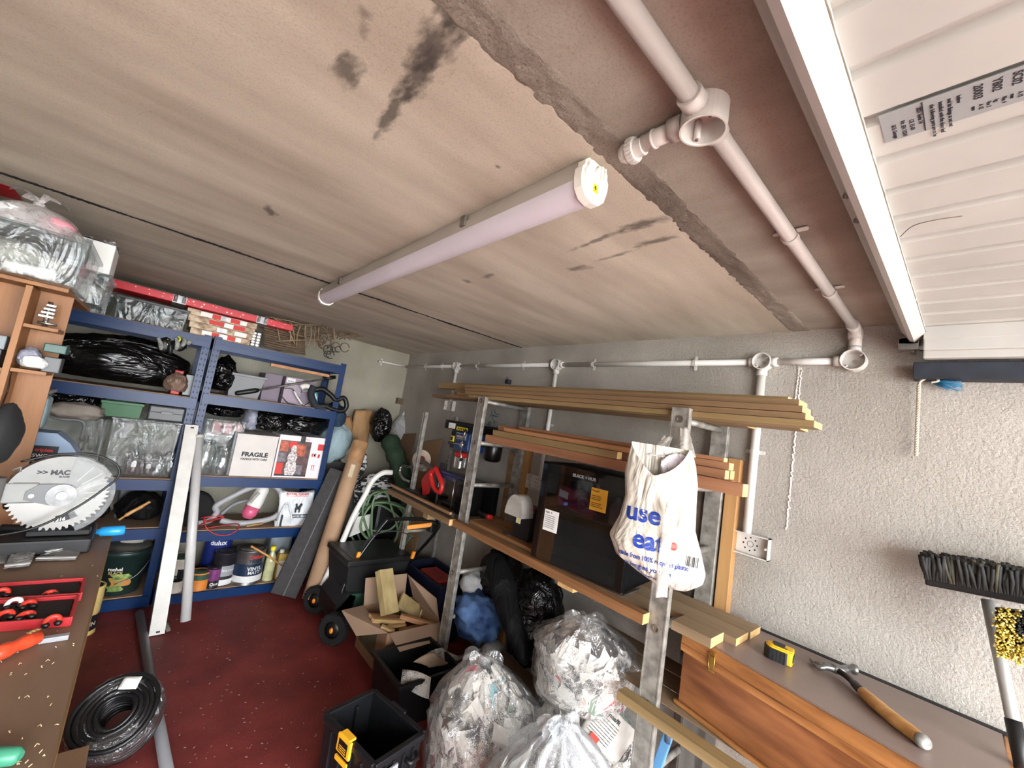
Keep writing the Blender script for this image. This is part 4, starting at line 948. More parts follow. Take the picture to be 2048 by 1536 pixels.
def sack(name, label, c, R, h, seed, mat, fill, nlabel, ears=1, lean=(0, 0), fillh=0.9, ell=1.0, fillR=0.95, nsc=500, tails=(0.05, 0.09)):
    c = V(c); rnd = random.Random(seed)
    t_ = thing(name, label, 'bag', c)
    nu, nv = 72, 46; vs = []
    for j in range(nv+1):
        t = j/nv; r0 = profile_r(t, R)
        for i in range(nu):
            th = 2*PI*i/nu
            pl = 0.0
            if t > 0.45: pl = ((t-0.45)/0.55)*(0.10*math.sin(th*11+seed)+0.07*math.sin(th*19+seed*2+t*3)+0.05*math.sin(th*29))
            k = 1 + 0.09*noise.fractal(V((math.cos(th)*1.6, math.sin(th)*1.6, t*3+seed)), 1, 2, 3) + pl
            vs.append(c + V((math.cos(th)*r0*k + lean[0]*t*t, math.sin(th)*r0*k*ell + lean[1]*t*t, max(0.002, h*t + 0.02*R*math.sin(th*3+seed)*t*(1-t)*4))))
    fs = [(j*nu+i, j*nu+(i+1) % nu, (j+1)*nu+(i+1) % nu, (j+1)*nu+i) for j in range(nv) for i in range(nu)] + [list(range(nu))[::-1]]
    MB().add(vs, fs, 0, True).build('film', mat, t_)
    tip = c + V((lean[0], lean[1], h))
    kb = MB(); kb.blob(tip+Z*0.004, (0.028, 0.028, 0.020), seed+3, 0.4, 3, 16, 10)
    for k in range(ears*2):
        a = seed+PI*k/ears+rnd.uniform(-.4, .4); d = V((math.cos(a), math.sin(a), 0)); L = rnd.uniform(*tails); s_ = d.cross(Z)
        kb.sheet(lambda u, v: tip + d*(L*u) + Z*(L*0.75*u-L*0.9*u*u+0.01*math.sin(v*7+k)) + s_*((v-0.5)*(0.02+0.075*u)) + Z*0.012*math.sin(v*12+u*3), 10, 10)
    kb.build('knot', mat, t_)
    if fill:
        mb = MB(); 
        mb.blob(c+Z*(h*fillh*0.42), (R*fillR*0.80, R*fillR*0.80*ell, h*fillh*0.42), seed, 0.06, 2, 24, 16, mat=1, flat=0.02)
        for k in range(nsc):
            t = 0.03 + (fillh-0.05)*rnd.random()**0.9; th = rnd.uniform(0, 2*PI)
            r = (profile_r(min(1, t), R)*fillR if t < 0.6 else profile_r(min(1, t+0.06), R)*fillR*0.97) - rnd.uniform(0.0, 0.022)
            r *= 1 + 0.09*noise.fractal(V((math.cos(th)*1.6, math.sin(th)*1.6, t*3+seed)), 1, 2, 3)
            p = c + V((math.cos(th)*r + lean[0]*t*t, math.sin(th)*r*ell + lean[1]*t*t, max(0.012, h*t)))
            n = V((math.cos(th), math.sin(th), 0.5*(t-0.35))).normalized()
            u, v = frame(n); a = rnd.uniform(0, 2*PI); uu = u*math.cos(a)+v*math.sin(a); vv = n.cross(uu)
            n2 = (n + V((rnd.uniform(-.5, .5), rnd.uniform(-.5, .5), rnd.uniform(-.5, .5)))).normalized()
            uu = (uu - n2*uu.dot(n2)).normalized(); vv = n2.cross(uu)
            a2, b2 = rnd.uniform(0.028, 0.080)*(0.8+R), rnd.uniform(0.018, 0.046)*(0.8+R); cv = rnd.uniform(-0.5, 0.5)
            mi = rnd.choices(range(8), (30, 22, 20, 22, 6, 1.6, 1.2, 1))[0]
            P = []
            for iu in range(4):
                for iv in range(2):
                    x_ = (iu/3-0.5)*2; y_ = iv*2-1
                    P.append(p + uu*(a2*x_+rnd.uniform(-.003, .003)) + vv*(b2*y_+rnd.uniform(-.004, .004)) - n2*(cv*a2*x_*x_))
            for q in range(8):
                tq = min(0.985, max(0.01, (P[q].z-c.z)/h)); dx, dy = P[q].x-c.x-lean[0]*tq*tq, (P[q].y-c.y-lean[1]*tq*tq)/ell
                rq = math.hypot(dx, dy); aq = math.atan2(dy, dx)
                mx = profile_r(tq, R)*(0.945-0.05*(tq > 0.5))*(1 + 0.09*noise.fractal(V((math.cos(aq)*1.6, math.sin(aq)*1.6, tq*3+seed)), 1, 2, 3))
                if rq > mx: P[q] = V((c.x+lean[0]*tq*tq+dx*mx/rq, c.y+lean[1]*tq*tq+dy*mx/rq*ell, c.z+h*tq))
                else: P[q].z = c.z+h*tq
            mb.add(P, [(0, 2, 3, 1), (2, 4, 5, 3), (4, 6, 7, 5)], mi, False)
        mb.build('newspaper_scraps', NEWS, None, kind='stuff', label=nlabel, category='newspaper')
    return t_
sack('refuse_sack', 'tied clear sack of torn newspaper beside the black crate', (1.305, 1.325, 0), 0.235, 0.515, 2, 'sack_film', True, 'torn newspaper pieces filling the sack beside the black crate', 2, (-0.05, 0.03))
sack('refuse_sack', 'clear sack of newspaper low on the floor below the fridge shelf', (1.655, 1.10, 0), 0.245, 0.47, 5, 'sack_film', True, 'newspaper pieces in the low sack on the floor below the fridge shelf', 1)
sack('refuse_sack', 'clear loosely knotted sack lying on top of another sack below the fridge', (1.640, 1.12, 0.40), 0.225, 0.36, 9, 'sack_film', True, 'newspaper pieces in the upper sack right under the fridge shelf', 2, (-0.13, -0.07), 0.66, tails=(0.07, 0.11))
sack('refuse_sack', 'milky white tied sack with many pleats nearest the garage door', (1.235, 0.865, 0), 0.230, 0.575, 4, 'sack_film_milky', True, 'sparse paper pieces in the milky white pleated sack', 2, (-0.04, 0.0), 0.62, 1.0, 0.85, 160)

tn = V((-0.80, -0.58, 0.16)).normalized(); tu = V((0.58, -0.80, 0)).normalized(); tv = tn.cross(tu); tv = tv if tv.z > 0 else -tv
tcn = V((1.655, 1.10, 0)) + V((-0.80, -0.58, 0))*0.232
tcn = AP(1218, 1478, tcn, V((-0.80, -0.58, 0))) + V((0.80, 0.58, 0))*0.035
nw = thing('newspaper', 'printed newspaper page pressed flat inside the low clear sack', 'newspaper', tcn-Z*0.08)
ru, rv = (tu*0.86-tv*0.5), (tu*0.5+tv*0.86)
MB().sheet(lambda a, b: tcn + ru*((a-0.5)*0.17) + rv*((b-0.5)*0.15) - tn*(0.25*((a-0.5)*0.17)**2*8), 8, 6, thick=0.001).build('page', 'news_plain', nw)
lettering('Times/R', tcn - ru*0.06 + rv*0.045 + tn*0.002, ru, rv, 0.016, 'ink', nw, 0.0004, 0.04)
for i in range(8): lettering('local news sport and weather report', tcn - ru*0.07 + rv*(0.030-0.011*i) + tn*0.002, ru, rv, 0.0045, 'ink', nw, 0.0003, 0.02)
MB().obox(tcn - ru*0.03 - rv*0.055 + tn*0.003, ru*0.018, rv*0.014, tn*0.0006).build('red_picture', 'print_red_', nw)

# blue shovel and boards below the chest
wood('grey_plank', (120, 116, 110), (88, 84, 80), 'z', 12)
sh = thing('dustpan', 'light blue plastic scoop standing below the wooden chest rail', 'dustpan', (1.62, 0.62, 0.3))
a_, b_ = A(1338, 1466, x=1.60), A(1305, 1560, x=1.58)
MB().bar(a_, b_, 0.012, 0.035, V((0, 1, 0)), 0.004).build('blade', pm('scoop_blue', (96, 150, 196), 0.4, 0, 0.06), sh)
MB().tube([a_+Z*0.02, a_-Z*0.03], 0.014, 10).build('handle', pm('dusty_blue', (70, 92, 118), 0.5), sh)
for px, lb, w_ in ((1385, 'grey plank standing upright under the chest', 0.09), (1412, 'second grey plank under the chest further along', 0.07)):
    p = A(px, 1500, x=1.82)
    MB().bb(p.x-0.01, p.x+0.01, p.y-w_/2, p.y+w_/2, 0.0, 0.5845, 0.002).build('plank', 'grey_plank', **tagd(lb, 'plank'))
# ---------------------------------------------------------------- machines on the far shelf
pm('drill_blue', (34, 72, 130), 0.4, 0.1, 0.06); pm('glossy_black', (10, 10, 11), 0.3, 0, 0.1); pm('chrome', (200, 200, 198), 0.22, 0.95, 0.05)
clear('clear_guard', (0.9, 0.9, 0.9), 0.3, 0.08, 0.1, 6, (0.8, 0.8, 0.8), 0.1)
dp = thing('drill_press', 'blue and black bench drill press with a red and clear chuck guard', 'drill press', (1.72, 2.33, FZ))
z0 = FZ-0.0070
MB().bb(1.63, 1.83, 2.24, 2.44, z0, z0+0.03, 0.006).build('base', 'glossy_black', dp)
MB().cyl((1.76, 2.33, z0+0.03), (1.76, 2.33, 1.42), 0.026, 20).build('column', 'chrome', dp)
MB().lathe([(0.001, 0), (0.085, 0), (0.085, 0.012), (0.03, 0.016), (0.001, 0.016)], (1.70, 2.36, 1.105), Z, 24, smooth=False).bb(1.70, 1.77, 2.32, 2.37, 1.095, 1.120, 0.004).build('table', 'glossy_black', dp)
MB().bb(1.655, 1.80, 2.27, 2.44, 1.285, 1.415, 0.012).build('head', 'drill_blue', dp)
MB().bb(1.645, 1.657, 2.415, 2.475, 1.29, 1.41, 0.006).bb(1.66, 1.78, 2.44, 2.478, 1.295, 1.41, 0.006).build('head_front', 'glossy_black', dp)
cv = [(0.10*math.cos(PI/2+PI*k/12), 0.085*math.sin(PI/2+PI*k/12)) for k in range(13)]
poly = [(2.52+p*0.9, 1.735+q) for p, q in [(0.0, 0.0)]]
out = [(1.735+0.088*math.cos(PI*k/14), 2.55+0.10*math.sin(PI*k/14)) for k in range(15)] + [(1.735-0.070, 2.13), (1.735+0.070, 2.13)]
MB().prism(out, (0, 0, 1.418), X, Y, 0.048).build('belt_cover', 'glossy_black', dp)
MB().prism([(p*0.985+0.026, q*0.985+0.034) for p, q in out], (0, 0, 1.467), X, Y, 0.012).build('cover_lid', 'black', dp)
MB().bb(1.642, 1.646, 2.44, 2.52, 1.424, 1.462).build('white_label', 'label_white', dp)
MB().bb(1.652, 1.656, 2.30, 2.43, 1.420, 1.444).build('warning_strip', 'yellow', dp)
for i in range(5): MB().bb(1.650, 1.6525, 2.315+0.022*i, 2.325+0.022*i, 1.424, 1.440).build('symbol', 'ink', dp)
for a in ((2.30, 2.42, 1.362, 1.365), (2.30, 2.42, 1.400, 1.403), (2.30, 2.303, 1.362, 1.403), (2.417, 2.42, 1.362, 1.403)): MB().bb(1.652, 1.656, *a).build('logo_frame', 'label_white', dp)
lettering('scheppach', (1.6545, 2.412, 1.373), -Y, Z, 0.020, 'label_white', dp, 0.0006, 0.03, width=0.105)
MB().bb(1.640, 1.648, 2.425, 2.468, 1.335, 1.375, 0.002).build('switch_plate', 'yellow', dp)
MB().bb(1.634, 1.642, 2.435, 2.458, 1.342, 1.368, 0.003).build('switch', 'black', dp)
hub = V((1.652, 2.30, 1.33))
MB().cyl(hub, hub-X*0.035, 0.016, 16).build('feed_hub', 'chrome', dp)
for k in range(3):
    a = PI/2+2*PI*k/3+0.5; e = hub-X*0.05+V((0, math.cos(a)*0.11, math.sin(a)*0.11))
    f_ = MB().cyl(hub-X*0.028, e, 0.005, 8).build('feed_arm', 'chrome', dp)
    MB().blob(e, (0.012, 0.012, 0.012), 1, 0, 1, 12, 8).build('knob', 'black', f_)
MB().lathe([(0.042, 0), (0.046, 0.004), (0.046, 0.030), (0.030, 0.036), (0.001, 0.036)], (1.69, 2.375, 1.238), Z, 22).build('chuck_collar', 'red', dp)
MB().lathe([(0.043, 0), (0.043, 0.075)], (1.69, 2.375, 1.165), Z, 24).build('chuck_guard', 'clear_guard', dp)
MB().cyl((1.69, 2.375, 1.16), (1.69, 2.375, 1.285), 0.011, 12).build('spindle', 'chrome', dp)
MB().lathe([(0.001, 0), (0.045, 0.004), (0.060, 0.02), (0.062, 0.12), (0.055, 0.135), (0.001, 0.135)], (1.80, 2.17, 1.245), Z, 24).cyl((1.80, 2.17, 1.38), (1.80, 2.17, 1.418), 0.02, 12).bb(1.76, 1.80, 2.15, 2.30, 1.33, 1.35).build('motor', 'glossy_black', dp)
pl_ = thing('planer', 'dark blue and black bench machine with a steel edged table below the drill', 'power tool', (1.70, 2.5, FZ))
MB().bb(1.60, 1.74, 2.13, 2.235, FZ-0.007, 1.115, 0.008).build('body', 'glossy_black', pl_)
MB().bb(1.60, 1.625, 2.45, 2.56, FZ-0.007, 1.10, 0.006).build('end_frame', 'glossy_black', pl_)
MB().bb(1.845, 1.88, 2.13, 2.56, FZ-0.007, 1.09, 0.006).build('rear_frame', 'glossy_black', pl_)
MB().bb(1.585, 1.625, 2.13, 2.445, 1.115, 1.135, 0.006).bb(1.590, 1.605, 2.27, 2.44, 1.085, 1.115, 0.004).build('table', pm('machine_blue', (30, 44, 84), 0.35), pl_)
MB().lathe([(0.001, 0), (0.052, 0), (0.056, 0.006), (0.050, 0.014), (0.001, 0.016)], (1.599, 2.185, 1.03), -X, 26).build('round_cover', 'black', pl_)
for y in (2.265, 2.452): MB().cyl((1.598, y, FZ-0.003), (1.598, y, 1.113), 0.0045, 8).build('rod', 'chrome', pl_)
MB().bb(1.64, 1.66, 2.47, 2.55, 1.10, 1.17, 0.004).build('fence', 'black', pl_)
ms = thing('chop_saw', 'red chop saw with a loop handle and grey cutting disc', 'power tool', (1.66, 2.72, FZ))
MB().bb(1.56, 1.80, 2.60, 2.86, FZ-0.007, FZ+0.02, 0.005).build('base', 'black', ms)
c = V((1.575, 2.56, 1.0))
loop = [A(872, 936, x=1.57), A(862, 948, x=1.57), A(868, 975, x=1.57), A(880, 984, x=1.57), A(884, 968, x=1.57), A(876, 948, x=1.57)]
MB().tube(spline(loop + [loop[0]], 5)[:-1], 0.0165, 10, closed=True).build('handle', 'red', ms)
h1 = [A(858, 937, x=1.60), A(870, 948, x=1.60), A(868, 984, x=1.60), A(845, 992, x=1.60), A(843, 960, x=1.60)]
mb = MB(); n_ = len(h1)
mb.add(h1+[p+X*0.05 for p in h1], [list(range(n_))[::-1], list(range(n_, 2*n_))]+[(i, (i+1) % n_, n_+(i+1) % n_, n_+i) for i in range(n_)]); mb.build('housing', 'red', ms)
dc = A(843, 920, x=1.70)
MB().lathe([(0.012, -0.002), (0.078, -0.002), (0.080, 0.0), (0.078, 0.002), (0.012, 0.002)], dc, (-0.8, -0.55, 0.0), 36, smooth=False).build('disc', pm('abrasive', (196, 180, 160), 0.8, 0, 0.08, 30), ms, label='pale abrasive disc')
MB().lathe([(0.001, 0.002), (0.034, 0.002), (0.034, 0.005), (0.012, 0.007), (0.012, 0.014), (0.001, 0.014)], dc, (-0.8, -0.55, 0.0), 24, smooth=False).build('flange', pm('dark_red', (120, 34, 30), 0.5), ms)
MB().bar(dc, A(866, 940, x=1.62), 0.02, 0.03).bar(A(800, 930, x=1.72), A(850, 940, x=1.62), 0.03, 0.02).build('arm', 'dull_steel', ms)
MB().tube(spline([A(802, 932, x=1.66), A(800, 945, x=1.66), A(808, 958, x=1.66), A(822, 964, x=1.64)], 5), [0.012]*16, 10).build('guard_arc', 'chrome', ms)
MB().cyl(A(829, 940, x=1.62), A(825, 966, x=1.62), 0.008, 10).cyl(A(829, 952, x=1.62), A(826, 962, x=1.62), 0.013, 10).build('clamp', 'chrome', ms)
MB().cyl((1.66, 2.74, FZ+0.02), (1.66, 2.74, 1.0), 0.02, 12).build('pivot_post', 'black', ms)
for px, py, lb, r_ in ((968, 1016, 'small red and black hand tool lying among bits beside the ladder', 0.02),):
    p = A(px, py, x=1.72); p.z = FZ+0.022; q = thing('hand_tool', lb, 'tool', p)
    MB().tube([p+V((0, -0.05, 0)), p, p+V((0.01, 0.07, 0))], [0.012, 0.02, 0.014], 10).build('body', 'black', q)
    MB().tube([p+V((0, -0.08, 0)), p+V((0, -0.045, 0))], 0.018, 10).build('grip', 'red', q)

# ---------------------------------------------------------------- corner clutter
bc = thing('hanging_net', 'white net bag hanging from a wood block in the room corner', 'bag', A(803, 880, y=3.86))
c = A(801, 850, y=3.84); tp = A(822, 806, y=3.86)
MB().lathe([(0.001, -0.165), (0.05, -0.160), (0.085, -0.125), (0.096, -0.08), (0.088, -0.03), (0.062, 0.03), (0.034, 0.075), (0.014, 0.10), (0.001, 0.105)], c, Z, 26).build('sack', crinkle('net_white', (172, 172, 170), 0.7, 20, 0.5), bc)
MB().tube([c+Z*0.09, tp], 0.012, 8).build('strap', 'label_white', bc)
MB().bb(tp.x-0.13, tp.x+0.10, 3.90, YB-0.002, tp.z-0.03, tp.z+0.03, 0.003).build('wall_block', pm('block_brown', (112, 94, 74), 0.8), **tagd('brown wood block on the back wall that holds the net bag', 'wood block'))
def sheet_lean(label, px0, py0, px1, py1, x, m, name='cardboard_sheet', cat='cardboard'):
    a, b = A(px0, py1, x=x), A(px1, py0, x=x)
    return MB().hexa([(x-0.10, a.y, 0.0), (x-0.094, a.y, 0), (x-0.094, b.y, 0), (x-0.10, b.y, 0), (x, a.y, a.z), (x+0.005, a.y, a.z), (x+0.005, b.y, b.z), (x, b.y, b.z)]).build(name, m, **tagd(label, cat))
pm('cardboard', (142, 110, 82), 0.85, 0, 0.06, 5); pm('cardboard_dark', (120, 94, 72), 0.85, 0, 0.06, 5); pm('cardboard_in', (150, 124, 102), 0.85, 0, 0.06, 5)
sheet_lean('tall brown cardboard sheet leaning on the wall behind the chop saw', 832, 868, 800, 866, 1.935, 'cardboard_dark')
sheet_lean('low brown cardboard sheet leaning behind the chop saw disc', 884, 885, 842, 878, 1.915, 'cardboard')

tr = A(560, 1205, z=0.0); tt = A(682, 942, y=3.43)
d_ = (tt-tr).normalized(); sx_ = V((1, -0.25, 0)).normalized(); sx_ = (sx_-d_*sx_.dot(d_)).normalized(); nn_ = d_.cross(sx_).normalized()
if nn_.y > 0: nn_ = -nn_
pm('felt_grey', (58, 56, 56), 0.85, 0, 0.12, 30, 0.1, 90)
wd = 0.088
tk = thing('trunking', 'long dark grey flat trunking leaning against the blue shelving end', 'trunking', tr)
bb_, tt_ = tr + d_*0.045, tt
MB().obox((bb_+tt_)/2, sx_*wd, nn_*0.005, (tt_-bb_)/2, 0.002).build('face', 'felt_grey', tk)
for q in (-1, 1): MB().obox((bb_+tt_)/2+sx_*q*(wd-0.004)-nn_*0.022, sx_*0.004, nn_*0.018, (tt_-bb_)/2).build('side_wall', 'black', tk)
MB().obox((bb_+tt_)/2+sx_*0.0+nn_*0.0055, sx_*0.003, nn_*0.001, (tt_-bb_)/2).build('ridge', 'black', tk)
t0, t1 = A(622, 1198, z=0.06), A(722, 882, y=3.40)
MB().tube([t0, t0.lerp(t1, 0.3), t0.lerp(t1, 0.7), t1], 0.062, 22).build('tube', pm('tube_tan', (170, 138, 108), 0.8, 0, 0.08, 6)).name = 'cardboard_tube'
tb = C.objects['cardboard_tube']; tb['label'] = 'long tan cardboard tube leaning beside the dark trunking'; tb['category'] = 'tube'
tapew = MB(); dt = (t1-t0).normalized()
tapew.tube([t0.lerp(t1, 0.84), t0.lerp(t1, 0.99)], 0.0640, 22, caps=False).build('tape_wrap', pm('parcel_tape', (168, 128, 90), 0.3, 0, 0.15, 14), tb)
a2, b2 = frame(dt)
tl = t0.lerp(t1, 0.78); fn = (CAM-tl); fn = (fn-dt*fn.dot(dt)).normalized()
MB().obox(tl+fn*0.0615, dt.cross(fn)*0.016, fn*0.002, dt*0.05).build('label', pm('label_cream', (206, 190, 160), 0.7), tb)

def bundle(name, label, cat, pxc, y, r, m, seed, amp=0.18, fq=2.0, ridge=0.1, **k):
    c = A(*pxc, y=y); return MB().blob(c, r, seed, amp, fq, 30, 22, ridge=ridge, **k).build(name, m, **tagd(label, cat))
crinkle('cloth_blue', (150, 172, 178), 0.8, 7, 0.8, (1, 1, 0.6), 0.2); crinkle('cloth_cream', (198, 190, 168), 0.8, 8, 0.7, (1, 1, 1), 0.2); crinkle('cloth_navy', (44, 62, 84), 0.8, 8, 0.7, (1, 1, 1), 0.2)
crinkle('bin_bag', (7, 7, 8), 0.22, 13, 1.0, (1, 1, 1), 0.6); crinkle('bin_bag_long', (9, 9, 10), 0.24, 12, 1.0, (0.25, 1, 1), 0.6); crinkle('brown_paper', (160, 124, 86), 0.7, 7, 0.7, (1, 1, 0.4), 0.3); crinkle('cloth_green', (40, 56, 42), 0.85, 9, 0.5, (1, 1, 0.5), 0.2)
MB().bb(1.205, 1.42, 3.64, 3.86, 0.0, 0.98, 0.02).build('dark_bin', 'felt_grey', **tagd('dark grey plastic bin standing beside the shelving below the cushions', 'bin'))
bundle('cushion', 'pale blue fabric cushion bulging out beside the blue shelving', 'cushion', (668, 885), 3.66, (0.135, 0.15, 0.17), 'cloth_blue', 3)
bundle('cushion', 'cream fabric cushion wedged between blue cushion and cardboard tube', 'cushion', (706, 905), 3.66, (0.11, 0.14, 0.12), 'cloth_cream', 5)
bundle('cushion', 'dark navy fabric cushion on top beside the upper blue shelf', 'cushion', (668, 835), 3.70, (0.085, 0.14, 0.13), 'cloth_navy', 8)
pb = A(722, 862, y=3.74)
tbg = thing('paper_bag', 'tall folded brown paper bag standing in the corner', 'paper bag', pb-Z*0.14)
MB().sheet(lambda u, v: pb + V(((u-0.5)*0.17, -0.02+0.05*abs(u-0.5)+0.01*noise.noise(V((u*4, v*4, 0))), (v-0.5)*0.36+0.02*u)), 10, 14, thick=0.09).build('paper', 'brown_paper', tbg)
pb2 = pb + V((-0.13, 0.03, -0.04)); MB().blob(pb2, (0.06, 0.06, 0.16), 4, 0.15, 3, 20, 14).build('folded_side', 'brown_paper', tbg)
bundle('bin_bag', 'black plastic bag behind the brown paper bag in the corner', 'bag', (762, 850), 3.60, (0.095, 0.10, 0.15), 'bin_bag', 6)
g0, g1 = A(776, 872, y=3.46), A(826, 1010, y=3.08)
MB().tube(spline([g0, g0.lerp(g1, 0.33)+Z*0.01, g0.lerp(g1, 0.66), g1], 6), [0.03]+[0.078+0.008*math.sin(i*1.7) for i in range(17)]+[0.03], 20).build('rolled_mat', 'cloth_green', **tagd('rolled dark green groundsheet leaning in the corner', 'mat'))
pm('white_paint', (226, 224, 218), 0.45, 0, 0.04)
m = printed('fern_print', (220, 220, 218), 14, 0.50, (24, 26, 26))
pc = A(752, 985, y=3.50)
MB().blob(pc, (0.20, 0.10, 0.16), 12, 0.12, 2, 30, 20, ridge=0.06).build('cushion', 'fern_print', **tagd('white cushion with black leaf pattern behind the white ladder', 'cushion'))
pc = A(712, 930, y=3.58)
MB().blob(pc, (0.085, 0.09, 0.16), 15, 0.14, 2, 26, 18, ridge=0.06).build('cushion', 'fern_print', **tagd('black leaf patterned cushion next to the cardboard tube', 'cushion'))
MB().bb(1.62, 1.88, 3.35, 3.85, 0.0, 0.72, 0.03).build('storage_tub', 'black', **tagd('black storage tub in the corner under the cushions', 'tub'))
# white step ladder with bent tube
sl0 = thing('step_ladder', 'folded white step ladder with a curved top tube in the corner', 'step ladder', A(640, 1190, y=3.0))
P1 = [A(784, 945, y=3.08), A(765, 946, y=3.08), A(745, 962, y=3.08), A(730, 990, y=3.08), A(708, 1030, y=3.08), A(684, 1085, y=3.08), A(650, 1160, y=3.07), A(634, 1195, y=3.06)]
MB().tube(spline(P1, 6), 0.020, 12).build('tube', 'white_paint', sl0)
P2 = [A(716, 1024, y=3.14), A(700, 1050, y=3.14), A(660, 1140, y=3.12), A(640, 1186, y=3.10)]
MB().tube(spline(P2, 5), 0.018, 12).build('tube', 'white_paint', sl0)
MB().tube([A(668, 1160, y=3.10), A(636, 1180, y=3.10)], 0.012, 10).build('rung', 'white_paint', sl0)
MB().tube([A(672, 1172, y=3.05), A(640, 1186, y=3.05)], 0.012, 10).build('rung', 'white_paint', sl0)
q = [A(715, 1034, y=3.13), A(741, 1028, y=3.18), A(738, 1058, y=3.18), A(699, 1074, y=3.13)]
MB().add(q+[p+V((0.0, 0.02, -0.004)) for p in q], [(3, 2, 1, 0), (4, 5, 6, 7), (0, 1, 5, 4), (1, 2, 6, 5), (2, 3, 7, 6), (3, 0, 4, 7)]).build('tread', 'white_paint', sl0)
# green hose
pm('hose_green', (96, 122, 88), 0.45, 0, 0.06)
hz = thing('garden_hose', 'coiled green garden hose hanging in loose loops behind the mower', 'hose', A(780, 1050, y=2.98))
rnd = random.Random(11)
for k in range(8):
    cx_, cy_ = rnd.uniform(756, 800), rnd.uniform(1032, 1064); rx, ry = rnd.uniform(30, 56), rnd.uniform(36, 56); yy = 3.13+0.020*k; ph = rnd.uniform(0, 6)
    MB().tube([A(cx_+rx*math.cos(2*PI*i/40+ph)+5*math.sin(3*2*PI*i/40), cy_+ry*math.sin(2*PI*i/40+ph)-8*math.cos(2*PI*i/40), y=yy+0.02*math.sin(2*PI*i/40)) for i in range(40)], 0.0090, 8, closed=True).build('coil', 'hose_green', hz)

# ---------------------------------------------------------------- mower
pm('mower_green', (38, 66, 54), 0.45, 0, 0.08); pm('orange', (240, 150, 40), 0.45, 0, 0.03); pm('tyre', (18, 18, 18), 0.75, 0, 0.1, 30)
pm('net_black', (13, 13, 14), 0.85, 0, 0.1, 60)
mw = thing('lawn_mower', 'black and green push mower with orange levers and a grass box', 'lawn mower', (1.35, 2.83, 0))
MB().prism([(1.155, 0.07), (1.56, 0.07), (1.60, 0.12), (1.52, 0.24), (1.22, 0.26), (1.15, 0.17)], (0, 3.02, 0), X, Z, 0.34).build('deck', 'mower_green', mw)
MB().prism([(1.14, 0.10), (1.23, 0.10), (1.26, 0.24), (1.20, 0.27), (1.14, 0.20)], (0, 3.00, 0), X, Z, 0.32).build('front_roller_cover', 'black', mw)
for (x, y, r_) in ((1.125, 2.615, 0.092), (1.145, 3.05, 0.088), (1.56, 2.60, 0.085), (1.56, 3.06, 0.085)):
    c = V((x, y, r_)); ax = V((-0.80, -0.60, 0)) if x < 1.3 else V((0, -1, 0))
    w_ = MB().lathe([(r_*0.55, -0.024), (r_*0.94, -0.024), (r_, -0.015), (r_, 0.015), (r_*0.94, 0.024), (r_*0.55, 0.024)], c, ax, 30, smooth=False)
    for k in range(24):
        a = 2*PI*k/24; u, v = frame(ax.normalized()); p = c + (u*math.cos(a)+v*math.sin(a))*(r_+0.001)
        w_.obox(p, ax.normalized()*0.022, (u*math.cos(a)+v*math.sin(a))*0.003, (v*math.cos(a)-u*math.sin(a))*0.005)
    wo = w_.build('wheel', 'tyre', mw)
    MB().lathe([(0.001, 0.026), (r_*0.34, 0.026), (r_*0.54, 0.014), (r_*0.56, -0.02), (0.001, -0.02)], c, ax, 24).build('hub', 'black', wo)
    MB().lathe([(0.001, 0.033), (r_*0.17, 0.033), (r_*0.2, 0.024), (0.001, 0.022)], c, ax, 16, sx=0.7).build('hub_cap', 'orange', wo)
gbx = [A(672, 1092, y=2.98), A(735, 1116, y=2.80)]
MB().hexa([(1.20, 2.72, 0.25), (1.58, 2.72, 0.25), (1.60, 3.06, 0.25), (1.20, 3.06, 0.25), (1.17, 2.68, 0.46), (1.62, 2.68, 0.46), (1.64, 3.08, 0.46), (1.17, 3.08, 0.46)]).build('grass_box', 'net_black', mw)
MB().bb(1.16, 1.63, 2.665, 2.695, 0.44, 0.475, 0.006).bb(1.16, 1.20, 2.69, 3.09, 0.44, 0.475, 0.006).bb(1.20, 1.63, 2.70, 3.08, 0.462, 0.474, 0.004).build('grass_box_lid', 'black', mw)
hA = [A(640, 1262, y=2.72), A(682, 1190, y=2.74), A(716, 1118, y=2.76), A(770, 1045, y=2.78), A(782, 1040, y=2.76), A(800, 1038, y=2.72), A(864, 1039, y=2.56), A(876, 1046, y=2.55), A(876, 1056, y=2.55), A(856, 1082, y=2.60), A(836, 1104, y=2.66), A(800, 1150, y=2.74)]
hA[0] = V((1.28, 2.74, 0.22))
MB().tube(spline(hA, 6), 0.0125, 12).build('handle_bar', 'glossy_black', mw)
g_, h_ = A(814, 1055, y=2.64), A(864, 1049, y=2.545)
MB().bar(g_, h_, 0.016, 0.030, Z, 0.004).build('grip', 'orange', mw, label='orange grip bar')
MB().bb(h_.x-0.01, h_.x+0.05, h_.y-0.01, h_.y+0.05, h_.z-0.055, h_.z-0.005, 0.006).build('switch_box', 'black', mw)
for p in (A(716, 1111, y=2.745), A(826, 1110, y=2.655)): MB().obox(p, V((0.011, 0, 0)), V((0, 0.010, 0)), V((0.004, 0, 0.024)), 0.003).build('lever', 'orange', mw)
MB().tube(spline([hA[2], A(740, 1075, y=2.74), A(790, 1062, y=2.70), A(830, 1075, y=2.62)], 6), 0.004, 6).build('cable', 'black', mw)

